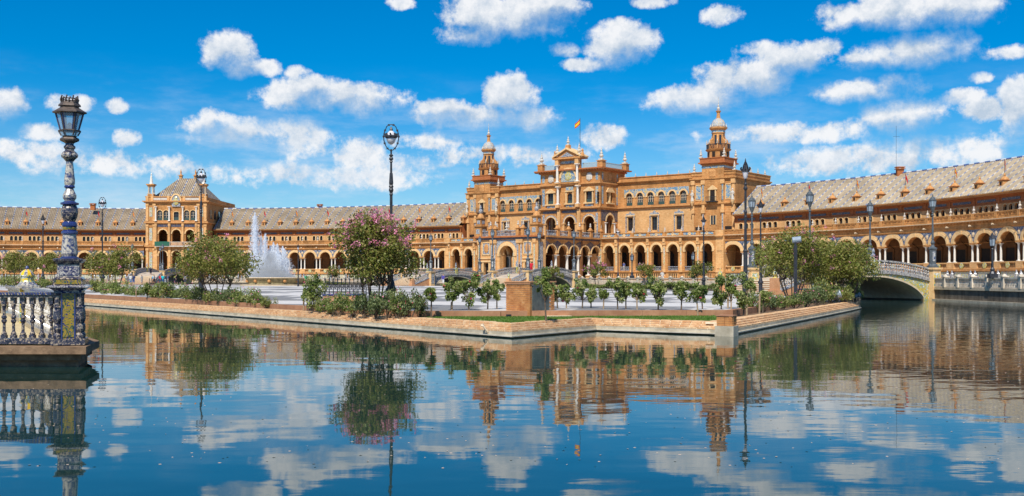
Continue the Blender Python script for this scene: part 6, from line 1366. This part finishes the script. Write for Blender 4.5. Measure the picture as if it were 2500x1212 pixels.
# lawn blades
def in_poly(x, y, P):
    c = np.zeros(len(x), bool); n = len(P)
    for i in range(n):
        (x1,y1),(x2,y2) = P[i], P[i-1]; c ^= ((y1 > y) != (y2 > y)) & (x < (x2-x1)*(y-y1)/(y2-y1+1e-9)+x1)
    return c
rng = np.random.default_rng(5); LP = LAWN
gx = rng.uniform(-2.6,9.2,60000); gy = rng.uniform(31,37.8,60000); ok = in_poly(gx,gy,LP); gx, gy = gx[ok], gy[ok]; n = len(gx)
a = rng.uniform(0,2*pi,n); hh = rng.uniform(.025,.065,n); wv = .012; base = np.stack([gx,gy,np.full(n,ZL-.006)-.04*np.clip((gy-33)/4.2,0,1)],1); t = np.stack([np.cos(a)*wv,np.sin(a)*wv,np.zeros(n)],1); tip = base+np.stack([rng.normal(size=n)*.02,rng.normal(size=n)*.02,hh],1)
o = link('grass', quads_mesh('grass', np.stack([base-t,base+t,tip+t*.3,tip-t*.3],1), M['grass'])); tag(o, 'short green lawn grass on the point of the island', 'grass', kind='stuff')
# ------------------------------------------------------------------ brick block, pier, slab and small things on the island
blk = thing('brick_block', 'low brick pump block with a dark metal panel in one side', 'brick block', (.62,36.8,Z_ISL), atan2(.8,.6))
# local x runs back along the panelled side, local y runs along the plain brick side
BL, BW, BH = 1.5, 1.05, 1.25
q = MB(); q.box(.02,BL-.02,.02,BW-.02,0,BH-.03); part('core', q, M['mortar'], blk)
M['blkbrick'] = mat('orange block brick', (.58,.27,.095), (.40,.155,.05), 4.5, .85, c3=(.66,.38,.17), bump=.2)
random.seed(3); nc = 17; ch = (BH-.1)/nc
def brick_mesh(L, T=.12):
    q = MB(); q.box(0,L,0,T,0,ch-.012); return q.mesh('brick', M['blkbrick'])
def course(face, L, c, skip=None):
    x = 0.0; z = c*ch; first = True
    while x < L-.02:
        w = min(.26 if not (first and c % 2) else .13, L-x); first = False
        if L-x-w < .06: w = L-x
        if not (skip and skip[0] < x+w*.5 < skip[1] and skip[2] < z < skip[3]):
            j = random.uniform(-.006,.008); me = brick_mesh(w-.012)
            if face == 0: link('brick', me, blk, (x, -.0-j, z), 0)                       # side facing the lawn corner (y = 0)
            else: link('brick', me, blk, (.0+j*.5, x+w-.012, z), -pi/2)
        x += w
for c in range(nc): course(0, BL, c, (.12,1.18,.18,1.12)); course(1, BW, c)
q = MB(); q.box(-.03,BL+.03,-.03,BW+.03,BH-.1,BH-.03); part('capping', q, M['kerb'], blk)
q = MB(); q.box(-.05,BL+.05,-.05,BW+.05,BH-.03,BH+.01); part('cap_slab', q, M['terrac'], blk)
M['panel'] = mat('streaked dark metal', (.13,.15,.14), (.06,.075,.075), 2.5, .5, streak=.5, c3=(.26,.27,.24))
q = MB(); q.box(.16,1.14,-.012,.02,.24,1.1); part('metal_panel', q, M['panel'], blk)
pr = thing('quay_pier', 'small brick pier on a grey concrete footing at the corner of the quay', 'pier', (6.3,31.9,0))
def pz(name, pts, z0, z1, m): q = MB(); q.extr([(x-6.3,y-31.9) for x,y in pts], z0, z1); return part(name, q, m, pr)
PF = [(5.97,31.36),(6.44,30.97),(6.71,31.56),(6.24,31.95)]
pz('footing', PF, -.7, .30, M['concrete'])
PB = inset(PF, .045); pz('core', inset(PB,.03), .30, .58, M['mortar'])
for c in range(4):
    for s in range(4):
        A, B_ = Vector(PB[s]), Vector(PB[(s+1) % 4]); L = (B_-A).length; n = max(2, round(L/.26)); tt = (B_-A)/L; nn = Vector((-tt.y, tt.x))
        for k in range(n):
            p, r = A+tt*(L*k/n+.006), A+tt*(L*(k+1)/n-.006); qq = MB(); j = random.uniform(-.004,.006); p = p-nn*j; r = r-nn*j
            qq.extr([(p.x-6.3,p.y-31.9),(r.x-6.3,r.y-31.9),(r.x+nn.x*.1-6.3,r.y+nn.y*.1-31.9),(p.x+nn.x*.1-6.3,p.y+nn.y*.1-31.9)], (.305+c*.07), (.305+c*.07+.062)); part('brick', qq, M['blkbrick'], pr)
pz('cap', inset(PB,-.02), .585, .615, M['kerb'])
q = MB(); q.extr([(-.45,-.3),(.45,-.22),(.42,.3),(-.42,.28)], 0, .07); tag(part('stone_slab', q, M['stone'], None, at(1362,776,Z_ISL), .2), 'flat pale stone slab lying on the lawn beside the pump block', 'slab')
for k, px in enumerate((1239,1245)):
    q = MB(); q.tube([(0,0,-.02),(0,0,.07),(0,-.05,.1),(0,-.12,.1)], .035, 8); q.lathe(0,-.12,[(.05,.07),(.05,.13)],8); tag(part('water_valve', q, M['iron'], None, at(px,777,Z_ISL)), 'small dark water valve at the foot of the brick pump block', 'valve', 'water valves at the pump block')
q = MB(); q.tube([(-.12,0,.26),(-.08,-.05,.25),(.04,-.1,.08),(.07,-.12,-.04)], .026, 8); q.tube([(-.1,.0,.27),(-.02,.06,.27)], .04, 8); tag(part('drain_pipe', q, M['stone'], None, (AT(1183,31.1),31.12,.06), .6), 'white drain pipe bent over the quay edge into the water', 'pipe')
# pigeon
pg = thing('pigeon', 'dark grey pigeon standing beside the kerb under a standard rose', 'bird', at(1047,762,Z_ISL), radians(200))
q = MB(); q.lathe(0,0,[(.01,-.17),(.03,-.13),(.055,-.05),(.068,.03),(.05,.1),(.028,.135)],10,sq=.9); body = part('body', q, M['iron'], pg, (0,0,.13)); body.rotation_euler = (radians(-65),0,0)
q = MB(); q.lathe(0,0,[(.02,0),(.034,.03),(.03,.055),(.01,.075)],8); q.tube([(0,.02,.04),(0,.06,.035)],[.012,.003],5); part('head', q, M['bronze'], pg, (0,.115,.17))
q = MB(); q.prism([(-.04,0),(.04,0),(.03,.012),(-.03,.012)],-.30,-.1); part('tail', q, M['iron'], pg, (0,0,.07))
for s in (-1,1): q = MB(); q.tube([(0,0,.08),(0,.005,0)],.008,5); q.box(-.012,.012,-.005,.035,0,.008); part('leg', q, M['kerb'], pg, (s*.025,0,0))
# floodlights and spotlight pole
M['lampgrey'] = mat('blue grey lamp housing', (.30,.36,.42), (.22,.27,.32), 6, .4, spec=.5)
def flood(label, px, Y, zb, yaw, sc=1.0, grp=None):
    r = thing('floodlight', label, 'floodlight', (AT(px,Y),Y,zb), yaw); r.scale = (sc,)*3
    if grp: r['group'] = grp
    q = MB(); q.lathe(0,0,[(.13,-.28),(.16,-.24),(.2,.12),(.22,.14),(.22,.2)],14); o = part('housing', q, M['lampgrey'], r, (0,0,.42)); o.rotation_euler = (0, radians(72), 0)
    q = MB(); q.lathe(0,0,[(.2,.17),(.19,.205)],14); o = part('lens', q, M['lglass'], r, (0,0,.42)); o.rotation_euler = (0, radians(72), 0)
    q = MB(); q.tube([(0,-.24,.42),(0,-.26,.2),(0,0,.14),(0,.26,.2),(0,.24,.42)],.022,5); part('bracket', q, M['iron'], r)
    q = MB(); q.cbox(0,0,0,.03,.16); q.tube([(-.1,0,0),(-.06,0,.15)],.03,6); q.tube([(.1,0,0),(.06,0,.15)],.03,6); part('foot', q, M['iron'], r)
FG = 'floodlights on the quay'
flood('larger blue-grey floodlight standing on the coping by the crape myrtles', 2043, 57.0, .385, radians(-15), 1.05)
flood('blue-grey floodlight half hidden behind the larger one on the coping', 2056, 58.4, .385, radians(-8), .95)
flood('blue-grey floodlight at the tip of the island near the tiled bridge', 2092, 62.0, .385, radians(10), .8)
sp = thing('spotlight_pole', 'dark square pole carrying one grey spotlight between the crape myrtles', 'spotlight', (AT(1942,55.0),55.0,Z_ISL))
q = MB(); q.cbox(0,0,-.05,3.05,.075); part('pole', q, M['iron'], sp)
q = MB(); q.lathe(0,0,[(.14,-.22),(.16,-.2),(.16,.2),(.18,.22)],12); o = part('housing', q, M['lampgrey'], sp, (.06,0,3.35)); o.rotation_euler = (radians(10), radians(84), 0)
q = MB(); q.tube([(0,0,3.0),(0,0,3.2)],.06,8); part('swivel', q, M['iron'], sp)
# wrought-iron tiled benches
def bench(label, px, by, w, yaw=0.0):
    r = thing('tiled_bench', label, 'bench', at(px, by, Z_PLZ), yaw); r['group'] = 'tiled benches with wrought-iron backs'
    q = MB(); q.box(-w/2,w/2,-.25,.25,-.02,.40); part('base', q, M['terrac'], r); q = MB(); q.box(-w/2-.03,w/2+.03,-.28,.28,.40,.46); part('seat', q, M['cer_k'], r)
    n = int(w/.16)
    q = MB()
    for z in (.55,.95): q.box(-w/2,w/2,.2,.225,z,z+.03)
    part('back_rail', q, M['iron'], r)
    for k in range(n+1):
        x = -w/2+w*k/n; q = MB(); q.tube([(x,.21,.46),(x,.21,1.12 if k % 2 else 1.02)],.02,4); q.lathe(x,.21,[(.01,1.0),(.03,1.06),(.03,1.1),(.005,1.2 if k % 2 else 1.14)],5); part('baluster', q, M['iron'], r)
        if k < n: q = MB(); q.tube([(x+w/n/2+.05*cos(t)*(1-t/14),.21,.76+.13*sin(t)*(1-t/14)) for t in [i*.6 for i in range(18)]],.016,4,cap=False); part('scroll', q, M['iron'], r)
    for s in (-1,1): q = MB(); q.tube([(s*w/2,.21,.9),(s*(w/2+.1),.1,.75),(s*(w/2+.05),-.1,.7),(s*(w/2+.04),-.2,.46)],.014,4); part('arm', q, M['iron'], r)
bench('tiled bench with wrought-iron back beside the large pink-flowered tree', 842, 745, 1.75)
bench('tiled bench with wrought-iron back behind the yellow roses', 392, 722, 1.6)
bench('tiled bench with wrought-iron back beyond the ceramic lamp pedestal', 205, 707, 2.6)
bench('tiled bench with wrought-iron back under the crape myrtles by the bridge', 1975, 722, 1.5)
# ------------------------------------------------------------------ fountain
YF = 165.0; XF = AT(673,YF)
ft = thing('fountain', 'round stone fountain basin with carved masks on the plaza', 'fountain', (XF,YF,Z_PLZ))
M['basin'] = mat('mossy fountain stone', (.42,.35,.19), (.27,.22,.11), 2, .7, wash=.35, streak=.3)
q = MB(); q.lathe(0,0,[(5.4,0),(5.4,.16),(5.1,.17)],40); part('step', q, M['stone'], ft)
q = MB(); q.lathe(0,0,[(4.3,.16),(4.35,.3),(4.2,.4),(4.45,.9),(4.62,1.12),(4.7,1.16)],40,cap=False); part('basin', q, M['basin'], ft)
q = MB(); q.lathe(0,0,[(4.7,1.14),(4.74,1.18),(4.72,1.27),(4.4,1.28),(4.35,1.0)],40,cap=False); part('rim', q, M['stone'], ft)
q = MB(); q.lathe(0,0,[(4.38,1.1),(4.38,1.12)],40); part('pool_water', q, M['water'], ft)
for k in range(12): a = 2*pi*k/12; q = MB(); q.lathe(0,0,[(.05,0),(.24,.1),(.26,.3),(.1,.45)],7); part('mask', q, M['terra'], ft, (4.45*cos(a),4.45*sin(a),.5))
rng = np.random.default_rng(11); V = []
def jet(x, y, top, w0, n, fall=.5):
    z0 = 1.7; t = rng.uniform(0,1,n)**.8; up = rng.uniform(0,1,n) < (1-fall)
    z = np.where(up, z0+(top-z0)*rng.uniform(0,1,n)**.75, z0+(top-z0)*rng.uniform(0,1,n)*.95)
    f = 1-(z-z0)/(top-z0); spread = np.where(up, .05+.16*w0*f, .08+.75*w0*f**.7)
    px_ = x+rng.normal(size=n)*spread; py_ = y+rng.normal(size=n)*spread
    h = rng.uniform(.06,.30,n); wv = rng.uniform(.014,.042,n); a_ = rng.uniform(0,pi,n)
    c = np.stack([px_,py_,z],1); t_ = np.stack([np.cos(a_)*wv,np.sin(a_)*wv,np.zeros(n)],1); u_ = np.stack([rng.normal(size=n)*.02,rng.normal(size=n)*.02,h],1)
    V.append(np.stack([c-t_-u_*0, c+t_, c+u_*.5+t_*.3, c+u_-t_*.2],1))
jet(-3.2,0,11.2,.75,9000,.55); [jet(-3.6+.62*k,(-1)**k*.5,3.4+2.0*abs(sin(k*1.9)),.9,3200,.7) for k in range(9)]; jet(-2.4,.6,7.6,.5,3500); jet(-1.5,-.5,7.9,.45,4200); jet(-.4,.3,6.6,.5,3500); jet(.35,-.4,6.3,.45,4200); jet(1.2,.3,5.6,.5,3500); jet(-3.0,-.6,9.2,.7,3500); jet(.9,.9,6.0,.9,2500); jet(-1.0,1.0,6.0,1.2,3000)
M['spray'] = nodes('white water spray')[0]
def spray_mat():
    m = M['spray']; nt = m.node_tree; N = nt.nodes; L = nt.links; b = N['Principled BSDF']; b.inputs['Base Color'].default_value = (.95,.97,1,1); b.inputs['Roughness'].default_value = .4
    tr = N.new('ShaderNodeBsdfTranslucent'); tr.inputs[0].default_value = (.9,.94,1,1); ms = N.new('ShaderNodeMixShader'); ms.inputs[0].default_value = .5; L.new(b.outputs[0], ms.inputs[1]); L.new(tr.outputs[0], ms.inputs[2])
    t = N.new('ShaderNodeBsdfTransparent'); mx = N.new('ShaderNodeMixShader'); mx.inputs[0].default_value = .92; L.new(t.outputs[0], mx.inputs[1]); L.new(ms.outputs[0], mx.inputs[2]); L.new(mx.outputs[0], N['Material Output'].inputs[0])
spray_mat()
o = link('water_jets', quads_mesh('water_jets', np.concatenate(V), M['spray']), None, (XF,YF,Z_PLZ)); tag(o, 'tall white water jets springing from the fountain basin', 'water jets', kind='stuff')
mm = bpy.data.materials.new('spray mist'); mm.use_nodes = True; nt = mm.node_tree; nt.nodes.remove(nt.nodes['Principled BSDF'])
pv = nt.nodes.new('ShaderNodeVolumePrincipled'); pv.inputs['Color'].default_value = (.96,.98,1,1); pv.inputs['Density'].default_value = .8; pv.inputs['Anisotropy'].default_value = .2; nt.links.new(pv.outputs[0], nt.nodes['Material Output'].inputs['Volume'])
q = MB(); q.lathe(-.9,0,[(3.7,1.2),(3.3,1.7),(2.6,2.5),(2.1,3.4),(1.6,4.4),(.6,5.4)],20); o = part('spray_mist', q, mm, None, (XF,YF,Z_PLZ)); tag(o, 'pale spray mist hanging round the foot of the fountain jets', 'mist', kind='stuff')
q = MB(); q.lathe(-.8,0,[(4.2,1.15),(3.9,1.45),(2.9,2.0),(2.0,2.7)],20); o = part('spray_mist', q, mm, None, (XF,YF,Z_PLZ)); tag(o, 'low pale mist over the water of the fountain basin', 'mist', kind='stuff')
# ------------------------------------------------------------------ people
def skin_body(pose):
    J = dict(pelvis=(0,0,.95), waist=(0,.0,1.10), chest=(0,-.01,1.32), neck=(0,0,1.48), head0=(0,-.01,1.56), head1=(0,-.01,1.70))
    R = dict(pelvis=.15, waist=.125, chest=.15, neck=.055, head0=.085, head1=.085); E = [('pelvis','waist'),('waist','chest'),('chest','neck'),('neck','head0'),('head0','head1')]
    st = pose.get('stride', .0)
    for s, t in ((-1,'l'),(1,'r')):
        f = st*s; J['hip'+t] = (s*.09,0,.88); J['knee'+t] = (s*.10,-f*.16-.01,.49); J['ank'+t] = (s*.10,f*.05-f*.16,.09); J['toe'+t] = (s*.115,f*.05-f*.16-.17,.035)
        R.update({'hip'+t:.095,'knee'+t:.06,'ank'+t:.042,'toe'+t:.035}); E += [('pelvis','hip'+t),('hip'+t,'knee'+t),('knee'+t,'ank'+t),('ank'+t,'toe'+t)]
        a = pose.get('arm'+t, 0.0); J['sh'+t] = (s*.19,0,1.41); J['el'+t] = (s*.25,.02-a*.05,1.14+a*.02); J['wr'+t] = (s*(.25-.12*a),-.05-a*.24,.92+a*.32); J['ha'+t] = (s*(.25-.15*a),-.08-a*.3,.84+a*.42)
        R.update({'sh'+t:.068,'el'+t:.046,'wr'+t:.033,'ha'+t:.04}); E += [('chest','sh'+t),('sh'+t,'el'+t),('el'+t,'wr'+t),('wr'+t,'ha'+t)]
    ks = list(J); me = bpy.data.meshes.new('skel'); me.from_pydata([J[k] for k in ks], [(ks.index(a), ks.index(b)) for a, b in E], [])
    ob = bpy.data.objects.new('skel', me); COL.objects.link(ob); md = ob.modifiers.new('s', 'SKIN'); sv = me.skin_vertices[0].data
    for i, k in enumerate(ks): sv[i].radius = (R[k]*(1.25 if k in ('pelvis','waist','chest') else 1), R[k]*(.8 if k in ('pelvis','waist','chest') else 1)); sv[i].use_root = (k == 'pelvis')
    ss = ob.modifiers.new('u', 'SUBSURF'); ss.levels = 1
    ev = ob.evaluated_get(bpy.context.evaluated_depsgraph_get()); m2 = bpy.data.meshes.new_from_object(ev); COL.objects.unlink(ob); bpy.data.objects.remove(ob); return m2
def region(me, test, off, name):
    vs = me.vertices; idx = {}; V_ = []; F = []
    for p in me.polygons:
        if test(p.center):
            f = []
            for i in p.vertices:
                if i not in idx: idx[i] = len(V_); v = vs[i]; V_.append(tuple(v.co+v.normal*off))
                f.append(idx[i])
            F.append(f)
    m = bpy.data.meshes.new(name); m.from_pydata(V_, [], F); m.update(); return m
CM = {}
def cmat(c):
    if c not in CM: CM[c] = mat('cloth', c, tuple(x*.8 for x in c), 6, .9)
    return CM[c]
SKIN = mat('skin', (.50,.30,.21), (.42,.24,.16), 6, .6); HAIR = mat('dark hair', (.05,.032,.022), (.03,.02,.014), 9, .7)
POSES = [dict(stride=.0, arml=.0, armr=.15), dict(stride=1.0, arml=.2, armr=.5), dict(stride=.3, arml=.8, armr=.7)]
BASE = []
for p in POSES:
    b_ = skin_body(p); b_.materials.clear(); b_.materials.append(SKIN); b_.name = 'body'
    nose = 0
    BASE.append(dict(body=b_, shirt=region(b_, lambda c: .96 < c.z < 1.46 and (abs(c.x) < .225 or c.z > 1.2), .014, 'shirt'), shorts=region(b_, lambda c: .5 < c.z < .99 and abs(c.x) < .2, .02, 'shorts'), hair=region(b_, lambda c: c.z > 1.56 and (c.y > .0 or c.z > 1.71), .014, 'hair'), shoes=region(b_, lambda c: c.z < .085, .01, 'shoes')))
def person(label, px, Y, zb, yaw, pose, shirt, shorts, hgt=1.0, extra=None):
    r = thing('person', label, 'person', (AT(px,Y),Y,zb+.015), yaw, None); r.scale = (hgt,)*3; d = BASE[pose]
    link('body', d['body'], r)
    for nm, c in (('shirt',shirt),('shorts',shorts),('shoes',(.1,.1,.1))):
        me = d[nm].copy(); me.materials.append(cmat(c)); link(nm, me, r)
    me = d['hair'].copy(); me.materials.append(HAIR); link('hair', me, r)
    q = MB(); q.lathe(0,-.105,[(.012,1.60),(.02,1.625),(.008,1.66)],6); part('nose', q, SKIN, r)
    if extra: q = MB(); q.box(-.15,.15,.10,.26,1.05,1.42); q.box(-.11,.11,.26,.31,1.08,1.25); part('backpack', q, cmat(extra), r)
Wt=(.62,.6,.56); Nv=(.03,.05,.13)
person('person in white shirt and navy shorts standing at the foot of the stair', 319, 165, Z_PLZ, 2.9, 0, Wt, (.10,.2,.4))
person('person in navy clothes standing beside another in white shirt', 326, 168, Z_PLZ, .3, 2, Nv, (.06,.12,.3))
person('person in pale beige dress standing alone before the pavilion stair', 346, 174, Z_PLZ, 1.2, 0, (.5,.46,.4), (.46,.42,.37))
person('person in white shirt with bright blue backpack walking to the stair', 376, 168, Z_PLZ, 1.4, 1, Wt, (.04,.035,.03), extra=(.02,.35,.6))
person('person in red shirt behind the turquoise shirt', 392, 173, Z_PLZ, .6, 0, (.6,.02,.03), (.07,.1,.2))
person('person in turquoise shirt and blue shorts', 397, 162, Z_PLZ, 3.0, 2, (.02,.45,.5), (.04,.12,.28))
person('person in dark shirt and pale shorts beside the turquoise shirt', 404, 166, Z_PLZ, 2.5, 0, (.04,.035,.04), (.4,.42,.45))
person('person in blue patterned shirt at the end of the group', 410, 169, Z_PLZ, 1.9, 0, (.06,.1,.25), (.3,.25,.2))
person('person in black clothes walking past the crape myrtle', 430, 172, Z_PLZ, 1.5, 1, (.02,.02,.025), (.03,.03,.035))
person('person in grey shirt half hidden by the crape myrtle', 452, 176, Z_PLZ, .4, 0, (.3,.28,.3), (.06,.06,.08))
person('person in dark clothes with backpack on top of the pavilion stair', 368, 201.5, 2.12, 3.1, 0, (.03,.04,.08), (.03,.03,.05), extra=(.02,.025,.04))
person('person in green shirt beside the fountain basin', 747, 158, Z_PLZ, .8, 0, (.03,.35,.18), (.05,.05,.06))
person('person in purple shirt and white trousers by the palace-end bridge', 1082, 143, Z_PLZ, -.4, 1, (.08,.07,.3), Wt)
person('person in dark shirt leaning on the porch bridge railing', 1268, 144, 2.2, 1.5, 2, (.04,.05,.09), (.5,.4,.3))
person('person in red top on the porch bridge', 1297, 146.5, 2.3, 3.0, 0, (.6,.02,.04), (.5,.02,.04))
person('person in blue shirt inside the palace arcade', 1523, 211.5, 3.15, 0, 0, (.1,.13,.35), Wt)
person('person in mauve shirt inside the palace arcade', 1562, 209.0, 3.15, .4, 0, (.3,.18,.3), (.1,.1,.12))
person('person in white dress on the promenade before the palace arcade', 1617, 142, Z_OUT, .5, 1, Wt, Wt)
person('person in pink top leaning out of the arcade beside the porch', 1136, 238, 3.2, 0, 0, (.55,.2,.22), (.3,.2,.2))

# petals and leaf litter floating on the canal
rng = np.random.default_rng(21); n = 1500
yy = 9.5*np.exp(rng.uniform(0,1.9,n)); xx = rng.uniform(-.62,.62,n)*yy; keep = ~in_poly(xx, yy, inset(OUTLINE, -.3)) & ~((xx < -7.6) & (yy > 19.5) & (yy < 40)) & (xx < 32)
xx, yy = xx[keep], yy[keep]; n = len(xx); a = rng.uniform(0,2*pi,n); r = rng.uniform(.008,.022,n); c = np.stack([xx,yy,np.full(n,.004)],1); u = np.stack([np.cos(a)*r,np.sin(a)*r,np.zeros(n)],1); v = np.stack([-np.sin(a)*r*.6,np.cos(a)*r*.6,np.full(n,.002)],1)
M['petal'] = mat('floating petals', (.55,.42,.36), (.35,.28,.16), 40, .7, c3=(.6,.3,.38))
o = link('floating_petals', quads_mesh('floating_petals', np.stack([c-u,c-v,c+u,c+v],1), M['petal'])); tag(o, 'fallen petals and leaf litter floating on the canal', 'petals', kind='stuff')
